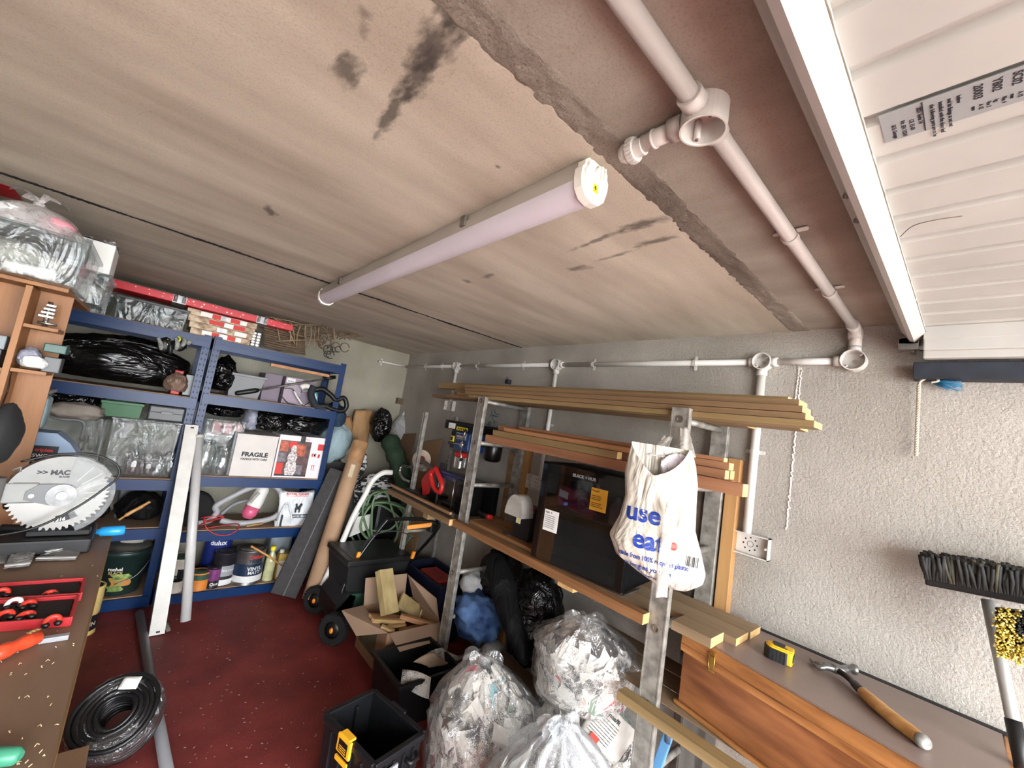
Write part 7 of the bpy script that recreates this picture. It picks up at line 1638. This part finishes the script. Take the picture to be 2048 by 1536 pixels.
q0, q1 = A(279, 1226, z=0.021), A(333, 1536, z=0.021)
MB().tube([q0, q1+(q1-q0)*0.5], 0.0205, 18).build('pipe', pm('pipe_grey', (140, 140, 144), 0.45, 0, 0.04), fp)

# wrapped cable coil
kc = A(222, 1440, z=0.10)
cl_ = thing('cable_coil', 'thick coil of black cable wrapped in clear film on the floor', 'cable coil', V((kc.x, kc.y, 0)))
pm('cable_black', (18, 18, 19), 0.4, 0, 0.1)
ax = V((-0.25, -0.55, 0.8)).normalized(); u, v = frame(ax)
cc = V((0.150, 2.20, 0.135))
rnd = random.Random(3)
for i in range(8):
    for j in range(5):
        r_ = 0.058+0.017*j+rnd.uniform(-.002, .002); h_ = -0.060+0.0172*i+rnd.uniform(-.002, .002)
        MB().tube([cc+ax*(h_+0.004*math.sin(2*PI*k/28*2+i))+(u*math.cos(2*PI*k/28)+v*math.sin(2*PI*k/28))*(r_+0.002*math.sin(2*PI*k/28*3+j)) for k in range(28)], 0.0088, 8, closed=True).build('cable_turn', 'cable_black', cl_)
fl_ = [(0.060, -0.062), (0.110, -0.068), (0.140, -0.045), (0.145, 0.0), (0.142, 0.045), (0.110, 0.066), (0.062, 0.062), (0.050, 0.0), (0.060, -0.062)]
vs = []; n_ = 48
for r_, h_ in fl_:
    for k in range(n_):
        a = 2*PI*k/n_; q = 1+0.05*noise.noise(V((math.cos(a)*3, math.sin(a)*3, h_*30)))+0.02*math.sin(a*23)
        vs.append(cc+ax*h_*q+(u*math.cos(a)+v*math.sin(a))*r_*q)
MB().add(vs, [(j*n_+k, j*n_+(k+1) % n_, (j+1)*n_+(k+1) % n_, (j+1)*n_+k) for j in range(len(fl_)-1) for k in range(n_)], 0, True).build('wrap_film', clear('wrap_film', (0.86, 0.87, 0.88), 0.22, 0.12, 1.0, 16, (0.6, 0.6, 0.62), 0.05, (1, 1, 1)), cl_)
pt = cc+ax*0.068+(u*0.05+v*0.085)*1.0
lbp = A(228, 1390, z=0.265)
MB().sheet(lambda a, b: cc+ax*0.0695+v*(-0.03-0.0+0.0*a)+(u*(0.06*a-0.03)+v*(0.12+0.045*b-0.02)), 6, 4, thick=0.001).build('paper_label', 'label_white', cl_)
bxs = thing('cardboard_box', 'torn printed cardboard box under the end of the workbench', 'cardboard box', (0.06, 1.95, 0))
MB().bb(-0.26, 0.075, 1.60, 1.98, 0.0, 0.205, 0.003).build('carton', 'cardboard', bxs)
lettering('FRAGILE', (-0.01, 1.70, 0.2058), (1, 0.15, 0), (-0.15, 1, 0), 0.028, 'ink', bxs, 0.0004, 0.03, 'CENTER')
MB().tube([(-0.065, 1.69, 0.2062), (0.05, 1.705, 0.2062), (0.045, 1.75, 0.2062), (-0.07, 1.735, 0.2062)], 0.0015, 4, closed=True).build('printed_frame', 'ink', bxs)

# ---------------------------------------------------------------- workbench
wood('bench_top', (136, 112, 92), (112, 90, 72), 'y', 6, 0.55, 0.3); wood('bench_edge', (152, 124, 88), (128, 100, 66), 'y', 14); wood('bench_leg', (150, 116, 76), (120, 90, 56), 'z', 14)
ZB = 0.90
wbn = thing('workbench', 'brown topped workbench with a pale chipped edge', 'workbench', (-0.45, 1.2, 0))
MB().bb(-0.95, -0.004, 0.30, 2.06, ZB-0.006, ZB).build('top_face', 'bench_top', wbn)
MB().bb(-0.95, 0.0, 0.298, 2.062, ZB-0.026, ZB-0.0062, 0.001).build('top_board', 'bench_edge', wbn)
MB().bb(-0.06, -0.015, 0.32, 2.04, ZB-0.11, ZB-0.0265, 0.001).build('front_rail', 'bench_edge', wbn)
for y in (0.36, 1.42):
    for x in (-0.9, -0.115): MB().bb(x, x+0.07, y, y+0.07, 0, ZB-0.027, 0.002).build('leg', 'bench_leg', wbn)
rnd = random.Random(8); sw = MB()
for k in range(60):
    p = A(rnd.uniform(0, 220), rnd.uniform(1290, 1536), z=ZB+0.0012) if k < 40 else A(rnd.uniform(100, 220), rnd.uniform(1090, 1300), z=ZB+0.0012)
    if p.x > -0.008: continue
    a = rnd.uniform(0, 6); L = rnd.uniform(0.001, 0.0045)
    sw.tube([p, p+V((L*math.cos(a), L*math.sin(a), 0.002)), p+V((L*1.6*math.cos(a+0.6), L*1.6*math.sin(a+0.6), 0))], 0.0008, 4)
sw.build('wood_shavings', pm('shaving', (214, 190, 150), 0.8), None, kind='stuff', label='pale wood shavings scattered over the brown workbench top', category='wood shavings')
fsw = MB()
for k in range(260):
    p = A(rnd.uniform(200, 720), rnd.uniform(1190, 1536), z=0.0)
    if not (0.0 < p.x < 1.1 and 1.2 < p.y < 3.4): continue
    s_ = rnd.uniform(0.0015, 0.005); a = rnd.uniform(0, 6)
    fsw.obox(p+Z*0.0008, V((s_*math.cos(a), s_*math.sin(a), 0)), V((-s_*0.4*math.sin(a), s_*0.4*math.cos(a), 0)), Z*0.0006)
fsw.build('floor_debris', pm('chip', (168, 140, 124), 0.9, 0, 0.2), None, kind='stuff', label='pale wood chips and specks scattered on the red floor', category='debris')
# mitre saw
pm('saw_silver', (120, 120, 117), 0.5, 0.2, 0.06, 20); pm('blade_steel', (104, 102, 99), 0.36, 0.8, 0.05, 3)
SC = V((-0.145, 1.90, 1.072)); SN = V((0.16, -0.985, 0.06)).normalized(); SU = V((0.985, 0.16, 0)).normalized(); SW = SU.cross(SN); SW = SW if SW.z > 0 else -SW
sw_ = thing('mitre_saw', 'silver mitre saw with a toothed blade and clear guard on the workbench', 'mitre saw', (SC.x-0.1, SC.y, ZB))
def sp(x, y, z=0.0): return SC + SU*x + SW*y + SN*z
RBl = 0.108
bl_ = []
for i in range(48):
    a0 = 2*PI*i/48
    bl_ += [(0.98*RBl*math.cos(a0), 0.98*RBl*math.sin(a0)), (1.04*RBl*math.cos(a0+0.02), 1.04*RBl*math.sin(a0+0.02)), (1.03*RBl*math.cos(a0+0.06), 1.03*RBl*math.sin(a0+0.06)), (0.95*RBl*math.cos(a0+0.08), 0.95*RBl*math.sin(a0+0.08))]
bl_ = bl_[::-1]
nb = len(bl_)
MB().add([sp(p, q, 0.0) for p, q in bl_]+[sp(p, q, 0.0022) for p, q in bl_], [list(range(nb)), list(range(nb, 2*nb))[::-1]]+[(i, (i+1) % nb, nb+(i+1) % nb, nb+i) for i in range(nb)]).build('blade', 'blade_steel', sw_)
def sdisc(name, r0, r1, a0, a1, z0, z1, m_, n=40, **k):
    vs = []
    for i in range(n+1):
        a = a0+(a1-a0)*i/n
        for r_, zz in ((r0, z0), (r1, z0), (r1, z1), (r0, z1)): vs.append(sp(r_*math.cos(a), r_*math.sin(a), zz))
    fs = [(i*4+j, (i+1)*4+j, (i+1)*4+(j+1) % 4, i*4+(j+1) % 4) for i in range(n) for j in range(4)] + [(0, 1, 2, 3), (n*4+3, n*4+2, n*4+1, n*4)]
    return MB().add(vs, fs).build(name, m_, sw_, **k)
sdisc('upper_guard', 0.03, 0.116, 0.55, PI*0.985, 0.006, 0.020, 'saw_silver')
sdisc('guard_rim', 0.110, 0.119, 0.50, PI*0.99, -0.02, 0.024, 'saw_silver')
cg = clear('saw_guard_clear', (0.94, 0.95, 0.95), 0.0, 0.2, 0.25, 9, (0.6, 0.6, 0.6), 0.06)
sdisc('clear_guard', 0.035, 0.122, -1.15, 1.45, 0.024, 0.0265, 'saw_guard_clear'); sdisc('clear_guard_rim', 0.119, 0.123, -1.15, 1.45, -0.02, 0.0265, 'saw_guard_clear')
for k in range(5): MB().bar(sp(0.05*math.cos(-0.2+0.3*k), 0.05*math.sin(-0.2+0.3*k), 0.0275), sp(0.105*math.cos(-0.2+0.3*k), 0.105*math.sin(-0.2+0.3*k), 0.0275), 0.0012, 0.0012, SN).build('guard_line', 'label_white', sw_)
MB().cyl(sp(0, 0, 0.012), sp(0, 0, 0.034), 0.034, 26).build('gear_cover', pm('gear_grey', (120, 120, 120), 0.45, 0.4, 0.15, 40), sw_)
MB().cyl(sp(0, 0, 0.034), sp(0, 0, 0.042), 0.012, 18).build('arbor_bolt', 'steel', sw_)
MB().add([sp(*p, zz) for zz in (0.021, 0.030) for p in ((-0.075, -0.012), (-0.02, -0.03), (0.0, 0.0), (-0.01, 0.034), (-0.05, 0.034), (-0.075, 0.012))], [(5, 4, 3, 2, 1, 0), (6, 7, 8, 9, 10, 11)]+[(i, (i+1) % 6, 6+(i+1) % 6, 6+i) for i in range(6)]).build('cover_plate', 'lid_dark', sw_)
MB().cyl(sp(-0.062, 0.0, 0.030), sp(-0.062, 0.0, 0.034), 0.006, 12).build('screw', 'steel', sw_)
MB().obox(sp(-0.105, 0.008, 0.016), SU*0.055, SW*0.030, SN*0.010, 0.004).build('arm', 'saw_silver', sw_)
MB().tube([sp(-0.15, -0.04, 0.03), sp(-0.148, 0.055, 0.03)], 0.032, 22).build('motor_post', 'saw_silver', sw_)
MB().cyl(sp(-0.130, -0.015, 0.058), sp(-0.130, -0.015, 0.062), 0.005, 10).build('screw', 'steel', sw_)
lettering('>> MAC', sp(-0.062, 0.062, 0.0206), SU, SW, 0.014, 'ink', sw_, 0.0004, 0.06)
lettering('BLADES', sp(-0.014, 0.053, 0.0206), SU, SW, 0.005, 'ink', sw_, 0.0004, 0.06)
MB().add([sp(0.066*math.cos(a)*k_, 0.066*math.sin(a)*k_, 0.0030) for k_ in (1.02, 1.32) for a in (-1.55, -1.35, -1.15, -0.95)], [(0, 1, 5, 4), (1, 2, 6, 5), (2, 3, 7, 6)]).build('blade_print', 'ink', sw_)
lettering('216', sp(0.004, -0.085, 0.0034), SU*0.98+SW*0.18, SW, 0.010, 'label_white', sw_, 0.0003, 0.05)
MB().tube(spline([sp(-0.13, -0.11, 0.045), sp(-0.04, -0.088, 0.06), sp(0.04, -0.03, 0.06), sp(0.10, 0.035, 0.055), sp(0.118, 0.065, 0.05), sp(0.105, 0.10, 0.045), sp(0.05, 0.128, 0.04), sp(-0.03, 0.125, 0.035), sp(-0.10, 0.10, 0.03)], 7), 0.0034, 8).build('cable', 'black', sw_)
MB().obox(sp(-0.02, 0.0, -0.055), SU*0.09, SW*0.05, SN*0.03, 0.01).build('motor', 'glossy_black', sw_)
MB().bb(SC.x-0.17, SC.x+0.10, SC.y-0.06, SC.y+0.13, ZB+0.0005, ZB+0.045, 0.006).build('base_table', 'black', sw_)
MB().bb(SC.x-0.05, SC.x+0.09, SC.y-0.02, SC.y+0.02, ZB+0.046, ZB+0.062, 0.003).build('fence', 'glossy_black', sw_)
db = thing('dust_bag', 'dark grey cloth hood at the photo edge above the silver saw arm', 'dust bag', A(15, 860, y=1.80))
MB().blob(A(2, 868, y=1.82), (0.040, 0.07, 0.085), 71, 0.10, 1.6, 26, 20).build('cloth', pm('hood_grey', (28, 29, 30), 0.8, 0, 0.1, 10), db)
MB().tube([A(25, 940, y=1.80), A(43, 934, y=1.80), A(40, 944, y=1.80)], 0.003, 6).build('ring', 'saw_silver', db)
# blue handled tool
bh = thing('roller_handle', 'black rod tool with a bright blue plastic handle at the bench end', 'hand tool', A(220, 1062, z=0.935))
a, b = A(192, 1064, y=1.985), A(252, 1060, y=1.985)
dd = (b-a).normalized()
MB().lathe([(0.001, 0), (0.008, 0), (0.010, 0.008), (0.0155, 0.012), (0.0165, 0.05), (0.0155, 0.070), (0.010, 0.074), (0.001, 0.074)], a, dd, 18).build('handle', pm('handle_blue', (40, 150, 216), 0.35, 0, 0.05), bh)
a2 = A(0, 1056, y=1.965)
MB().tube([A(165, 1062, y=1.98), A(120, 1060, y=1.975), a2], [0.012, 0.013, 0.012], 10).tube([a, A(165, 1062, y=1.98)], 0.004, 8).build('rod', 'black', bh)
# blade packs
crinkle('foil_pack', (150, 150, 150), 0.22, 22, 0.9); pm('card_grey', (120, 118, 116), 0.5, 0, 0.1, 20)
def pack(label, pts, zz, m_='foil_pack', strip=True, txt=None):
    t = thing('blade_pack', label, 'packet', A(*pts[0], z=zz), group=None)
    P = [A(*p, z=zz) for p in pts]; 
    MB().sheet(lambda u, v: (P[0].lerp(P[1], u)).lerp(P[3].lerp(P[2], u), v) + Z*(0.006*math.sin(PI*u)*math.sin(PI*v)+0.004*noise.noise(V((u*7, v*7, zz*50)))+0.003), 12, 8, thick=0.002).build('film', m_, t)
    if strip:
        a_, b_ = P[3].lerp(P[0], 0.06), P[2].lerp(P[1], 0.06)
        q = (b_-a_).normalized(); w_ = Z.cross(q)*0.006
        MB().obox((a_+b_)/2+Z*0.009, (b_-a_)/2, w_, Z*0.0008).build('header_strip', 'label_white', t)
    if txt:
        a_ = P[3].lerp(P[0], 0.12); q = (P[2]-P[3]).normalized(); lettering(txt, a_+q*0.006+Z*0.0125, q, Z.cross(q), 0.006, 'ink', t, 0.0003, 0.05)
    return t
pack('silver blade pack at the back under the saw', ((60, 1060), (135, 1062), (112, 1083), (30, 1081)), ZB+0.016, 'foil_pack')
pack('silver blade pack with a slanting white header', ((120, 1070), (182, 1068), (150, 1098), (88, 1112)), ZB+0.010, 'foil_pack')
pack('wide grey blade pack lying lowest at the front', ((92, 1100), (168, 1094), (150, 1122), (70, 1124)), ZB+0.002, 'card_grey', True, 'JIGSAW')
pack('small silver blade pack nearest the red socket set', ((22, 1110), (72, 1102), (58, 1134), (6, 1140)), ZB+0.008, 'foil_pack')
pack('grey card pack at the photo edge under the others', ((-60, 1088), (40, 1080), (10, 1130), (-90, 1136)), ZB+0.001, 'card_grey', False)
# red tray of sockets / clamps
pm('tray_red', (176, 34, 40), 0.45, 0, 0.06); pm('foam_black', (22, 18, 18), 0.85, 0, 0.15, 40, 0.2, 90); pm('ring_orange', (226, 62, 46), 0.4)
def traypoly(name, label, P, zz, hh_):
    t = thing(name, label, 'tool tray', A(*P[0], z=zz)); Q = [A(*p, z=zz) for p in P]; c = sum(Q, V((0, 0, 0)))/4
    MB().hexa(Q+[p+Z*0.004 for p in Q]).build('base', 'tray_red', t)
    w_ = MB()
    for p, q in zip(Q, Q[1:]+Q[:1]): w_.bar(p+Z*hh_/2, q+Z*hh_/2, 0.006, hh_, Z, 0.001)
    w_.build('rim', 'tray_red', t)
    MB().hexa([p.lerp(c, 0.06)+Z*0.0045 for p in Q]+[p.lerp(c, 0.06)+Z*(hh_*0.6) for p in Q]).build('foam', 'foam_black', t)
    return t
trA = traypoly('tool_tray', 'red tool tray with black foam furthest from the camera on the bench', ((-110, 1190), (166, 1170), (158, 1202), (-120, 1222)), ZB+0.001, 0.020)
trB = traypoly('tool_tray', 'second red tool tray with black foam and orange clamps on the bench', ((-120, 1226), (152, 1206), (138, 1252), (-140, 1274)), ZB+0.001, 0.020)
def cclamp(label, px, py, r_, m_, tilt, zz=ZB+0.016):
    r_ *= 0.78; c = A(px, py, z=zz+r_*0.3); t = thing('spring_clamp', label, 'clamp', V((c.x, c.y, zz)))
    u = V((1, 0.2, 0)).normalized(); v = V((0, math.cos(tilt), math.sin(tilt)))
    MB().tube(arc(c, r_, -0.5, 3.7, 16, u, v), 0.0048, 8).build('jaw', m_, t)
    for a in (-0.5, 3.7): MB().blob(c+u*(r_*math.cos(a))+v*(r_*math.sin(a)), (0.007, 0.006, 0.006), 1, 0, 1, 10, 8).build('pad', 'black' if m_ != 'tray_red' else 'label_white', t)
for i, (px, py, r_, m_, lb_) in enumerate(((100, 1188, 0.012, 'ring_orange', 'orange ring clamp in the far tray towards its end'), (57, 1210, 0.012, 'ring_orange', 'orange ring clamp between the two red trays'), (105, 1243, 0.014, 'ring_orange', 'orange ring clamp in the near tray towards its end'), (52, 1232, 0.014, 'ring_orange', 'orange ring clamp in the middle of the near tray'), (10, 1232, 0.014, 'ring_orange', 'orange ring clamp in the near tray at the photo edge'), (28, 1208, 0.014, 'label_white', 'white ring clamp lying over the tray edge'), (25, 1176, 0.012, 'label_white', 'white ring behind the far tray'), (55, 1174, 0.012, 'label_white', 'second white ring behind the far tray'), (2, 1188, 0.014, 'ring_orange', 'pinkish red ring clamp at the photo edge'))):
    cclamp(lb_, px, py, r_, m_, 0.25+0.3*(i % 3), ZB+0.016 if i not in (6, 7) else ZB+0.001)
blk = thing('steel_bar', 'short grey steel bar lying in front of the near red tray', 'bar', A(110, 1275, z=ZB))
MB().bar(A(78, 1281, z=ZB+0.006), A(138, 1272, z=ZB+0.006), 0.014, 0.010, Z, 0.001).build('bar', 'print_grey', blk)
dr_ = thing('screwdriver', 'orange and red screwdriver with gold print lying on the bench', 'screwdriver', A(40, 1295, z=ZB))
a, b = A(80, 1272, z=ZB+0.018), A(-30, 1318, z=ZB+0.018)
MB().tube([a, a.lerp(b, 0.04), a.lerp(b, 0.3), a.lerp(b, 0.5), a.lerp(b, 0.62), b], [0.008, 0.013, 0.014, 0.011, 0.015, 0.014], 14).build('handle', pm('driver_orange', (222, 76, 44), 0.35, 0, 0.2, 50), dr_)
gm = a.lerp(b, 0.25)
dq = (b-a).normalized(); lettering('VDE', gm+Z*0.0145-dq*0.0, -dq, Z.cross(-dq), 0.008, 'gold_print', dr_, 0.0003, 0.03)
gh = thing('hand_tool', 'rounded green tool handle poking in at the bench corner', 'hand tool', A(20, 1520, z=ZB))
MB().tube([A(42, 1512, z=ZB+0.013), A(34, 1512, z=ZB+0.013), A(0, 1514, z=ZB+0.013), A(-60, 1518, z=ZB+0.013)], [0.006, 0.011, 0.0125, 0.0125], 14).build('handle', pm('handle_green', (64, 140, 110), 0.4, 0, 0.04), gh)

# ---------------------------------------------------------------- orange pigeonhole shelf at the bench end and what is on it
wood('cab_orange', (156, 108, 64), (128, 84, 48), 'z', 12, 0.5, 0.15)
cb = thing('pigeonhole_shelf', 'orange wooden pigeonhole shelf standing at the back of the workbench', 'shelf', (-0.5, 2.13, ZB))
YC0, YC1 = 2.075, 2.20
MB().bb(-0.92, -0.264, YC1, YC1+0.010, ZB, 1.715).build('back_panel', 'cab_orange', cb)
MB().bb(-0.362, -0.346, YC0, YC1-0.0003, ZB, 1.712, 0.001).build('upright', 'cab_orange', cb)
MB().bb(-0.92, -0.904, YC0, YC1-0.0003, ZB, 1.712, 0.001).build('upright', 'cab_orange', cb)
MB().bb(-0.60, -0.584, 2.66, 2.69, 0.0, 1.7153, 0.001).build('rear_post', 'cab_orange', cb)
for zz in (1.425, 1.575): MB().bb(-0.3457, -0.266, YC0+0.006, YC1-0.0003, zz, zz+0.012, 0.001).build('shelf', 'cab_orange', cb)
for zz in (1.15, 1.42): MB().bb(-0.9037, -0.3623, YC0+0.006, YC1-0.0003, zz, zz+0.012, 0.001).build('shelf', 'cab_orange', cb)
MB().bb(-0.92, -0.266, YC0, 2.70, 1.7155, 1.729, 0.001).build('top_board', 'cab_orange', cb)
MB().tube(spline([V((-0.3455, 2.10, 1.42)), V((-0.3445, 2.12, 1.36)), V((-0.3445, 2.10, 1.30)), V((-0.3445, 2.11, 1.22))], 8), 0.0025, 6).build('cord', 'black', **tagd('thin black cord hanging down the orange upright', 'cord'))
cm = thing('chrome_clamp', 'shiny chrome clamp on the small upper pigeonhole', 'clamp', (-0.30, 2.11, 1.588))
for k in range(4): MB().bb(-0.322+0.004*k, -0.285, 2.088, 2.12, 1.618+0.013*k, 1.627+0.013*k, 0.002).build('plate', 'chrome', cm)
MB().cyl((-0.303, 2.105, 1.5875), (-0.303, 2.105, 1.675), 0.007, 12).cyl((-0.32, 2.10, 1.60), (-0.275, 2.10, 1.60), 0.005, 10).build('screw', 'chrome', cm)
film_bag('carrier_bag', 'clear crumpled bag of fittings in the lower small pigeonhole', (-0.318, 2.125, 1.475), (0.030, 0.04, 0.037), 'bag_lilac', 73)
film_bag('carrier_bag', 'white paper wrapped parcel in front of the lower small pigeonhole', (-0.300, 2.085, 1.462), (0.032, 0.018, 0.024), 'pillow_white', 74)
MB().bb(-0.290, -0.236, 2.09, 2.16, 1.505, 1.535, 0.003).build('green_case', pm('deep_green', (34, 74, 66), 0.4), **tagd('dark green case beside the lower small pigeonhole', 'case'))
MB().bb(-0.283, -0.240, 2.09, 2.15, 1.4375, 1.490, 0.003).build('grey_case', 'lid_dark', **tagd('dark grey case next to the white paper parcel', 'case'))
for i, (x0, x1, z0_, z1_, m_, lb_) in enumerate(((-0.425, -0.372, 1.49, 1.535, 'can_grey', 'blue grey small case, topmost in the pigeonhole by the upright'), (-0.425, -0.375, 1.4325, 1.489, 'lid_dark', 'dark small case, lower one in the pigeonhole by the upright'), (-0.45, -0.427, 1.4325, 1.47, 'red', 'red small box at the photo edge in the pigeonhole'))):
    MB().bb(x0, x1, 2.09, 2.17, z0_, z1_, 0.003).build('small_case', m_, **tagd(lb_, 'case'))
# clear tub with bag on top
zt = 1.7295
tb_ = tubbox('clear tub of shredded packing on the orange pigeonhole shelf', -0.80, -0.235, 1.97, 2.32, zt, zt+0.158, 'tub_clear')
m = pm('packing_grey', (150, 148, 140), 0.7, 0, 0, 40, 0.8, 30, (1, 1, 1), 0.4, (190, 188, 178))
MB().blob((-0.52, 2.14, zt+0.066), (0.25, 0.15, 0.062), 75, 0.05, 2, 30, 16).build('packing', 'packing_grey', **tagd('pale shredded packing inside the clear tub', 'packing'))
MB().tube([(-0.40, 1.995, zt+0.022), (-0.29, 1.995, zt+0.022)], 0.018, 16).build('paper_roll', 'label_white', **tagd('white paper roll low in the clear tub', 'paper roll'))
bgp = V((-0.360, 2.12, zt+0.160))
sk = thing('carrier_bag', 'tied translucent bag with pink print on the clear tub', 'bag', bgp)
clear('bag_tied', (0.93, 0.91, 0.91), 0.2, 0.2, 0.9, 14, (0.74, 0.70, 0.70), 0.42)
vs = []; nu, nv = 40, 20
for j in range(nv+1):
    t = j/nv
    for i in range(nu):
        th = 2*PI*i/nu; r_ = (0.105*math.sqrt(max(0, 1-(t*1.02)**1.5))+0.008)*(1+0.10*math.sin(th*9+t*3)*t+0.12*noise.noise(V((math.cos(th)*2, math.sin(th)*2, t*3))))
        vs.append(bgp+V((r_*1.15*math.cos(th)-0.03, r_*0.8*math.sin(th), 0.003+0.095*t)))
MB().add(vs, [(j*nu+i, j*nu+(i+1) % nu, (j+1)*nu+(i+1) % nu, (j+1)*nu+i) for j in range(nv) for i in range(nu)], 0, True).build('film', 'bag_tied', sk)
tpk = bgp+V((-0.03, 0, 0.100))
kn = MB()
for k in range(4):
    a = k*1.6+0.4; d = V((math.cos(a), math.sin(a)*0.6, 0.25))
    kn.sheet(lambda u, v: tpk+d*(0.075*u)+Z*(0.05*u*(1-u)*2)+frame(d)[0]*((v-0.5)*(0.012+0.03*u)), 8, 5)
kn.blob(tpk, (0.014, 0.014, 0.012), 2, 0.3, 3, 12, 8)
kn.build('knot', 'bag_tied', sk)
MB().blob(bgp+V((0.025, -0.02, 0.042)), (0.045, 0.045, 0.03), 5, 0.2, 2, 18, 12).build('pink_contents', pm('soft_pink', (206, 140, 150), 0.7), sk)
MB().blob(bgp+V((-0.08, -0.02, 0.04)), (0.05, 0.05, 0.035), 6, 0.2, 2, 18, 12).build('white_contents', 'pillow_white', sk)
a, b = A(-60, 340, y=2.45), A(46, 372, y=2.45)
MB().bb(-0.86, -0.575, 2.36, 2.66, 1.7296, min(a.z, b.z)-0.041, 0.003).build('carton', 'cardboard_dark', **tagd('brown carton on the pigeonhole shelf carrying the flat red box', 'carton'))
rb2 = thing('red_box', 'flat red box under the ceiling behind the tied bag', 'box', a)
MB().obox((a+b)/2-Z*0.018, (b-a)/2, V((0, 0.09, 0)), Z*0.022, 0.003).build('box', 'wrap_red', rb2)
# second clear tub and foil box on the blue shelving
z = 1.7858
x0, x1 = -0.50, Xat(222, 3.53, z)-0.02
tubbox('smoky clear tub at the shelving end behind the tied bag', x0, x1, 3.54, 3.86, z, z+0.135, 'lid_grey')
tubbox('smaller clear tub behind the tied bag with the foil topped box on it', -0.56, -0.207, 2.40, 2.66, 1.7296, 1.862, 'tub_clear')
MB().blob((-0.38, 2.53, 1.792), (0.15, 0.11, 0.055), 81, 0.2, 3, 24, 14).build('packing', 'packing_grey', **tagd('brown grey packing inside the smaller clear tub', 'packing'))
fb_ = thing('foil_box', 'pale box with crumpled silver foil on top near the ceiling', 'box', (-0.28, 2.53, 1.8625))
MB().bb(-0.345, -0.215, 2.44, 2.62, 1.8625, 1.995, 0.004).build('carton', 'label_white', fb_)
MB().bb(-0.305, -0.285, 2.4385, 2.4395, 1.87, 1.99).build('shine_strip', 'bin_grey', fb_)
MB().sheet(lambda u, v: V((-0.347+0.134*u, 2.438+0.184*v, 1.998+0.028*abs(noise.noise(V((u*5, v*5, 3)))))), 14, 10).build('foil', crinkle('foil', (200, 200, 200), 0.18, 16, 0.9), fb_)
# screenwash container behind the saw
jw = thing('screenwash_can', 'pale blue plastic can with a black label behind the mitre saw', 'can', (-0.27, 2.26, ZB))
pm('can_blue', (136, 160, 186), 0.4, 0, 0.06)
yj = 2.36
x0, x1 = Xat(55, yj, 1.0), Xat(140, yj, 1.0)
MB().bb(x0-0.03, x1, yj, yj+0.10, 0.0, 1.165, 0.02).v if False else None
MB().prism([(x0-0.02, 0.90), (x1, 0.90), (x1, 1.12), (x1-0.03, 1.165), (x0+0.04, 1.20), (x0-0.02, 1.20)], (0, yj+0.10, 0), X, Z, 0.10).build('can', 'can_blue', jw)
MB().bb(x0-0.015, x0+0.055, yj-0.001, yj+0.0005, 1.04, 1.15).build('black_label', 'ink', jw)
lettering('triplex', (x0-0.006, yj-0.0014, 1.128), X, Z, 0.013, 'print_red', jw, 0.0003, 0.04); lettering('5W/30', (x0-0.010, yj-0.0014, 1.106), X, Z, 0.013, 'label_white', jw, 0.0003, 0.04)
for i in range(3): lettering('fully synthetic', (x0-0.010, yj-0.0014, 1.088-0.014*i), X, Z, 0.006, 'label_white', jw, 0.0003, 0.02)
sl2 = MB().bb(-0.55, -0.235, 2.32, 2.50, 0.0, 0.8995, 0.004).build('low_cabinet', 'cab_orange', **tagd('low wooden cupboard behind the bench carrying the pale blue can', 'cupboard'))
tubbox('clear tub with blue lid above the pale blue can', -0.46, Xat(92, 2.45, 1.3), 2.36, 2.55, 1.205, 1.36, 'lid_grey')
MB().bb(-0.45, -0.28, 2.40, 2.50, 1.21, 1.33, 0.01).build('cloth_pack', 'cloth_blue', **tagd('pale blue cloth pack inside the tub above the can', 'cloth'))
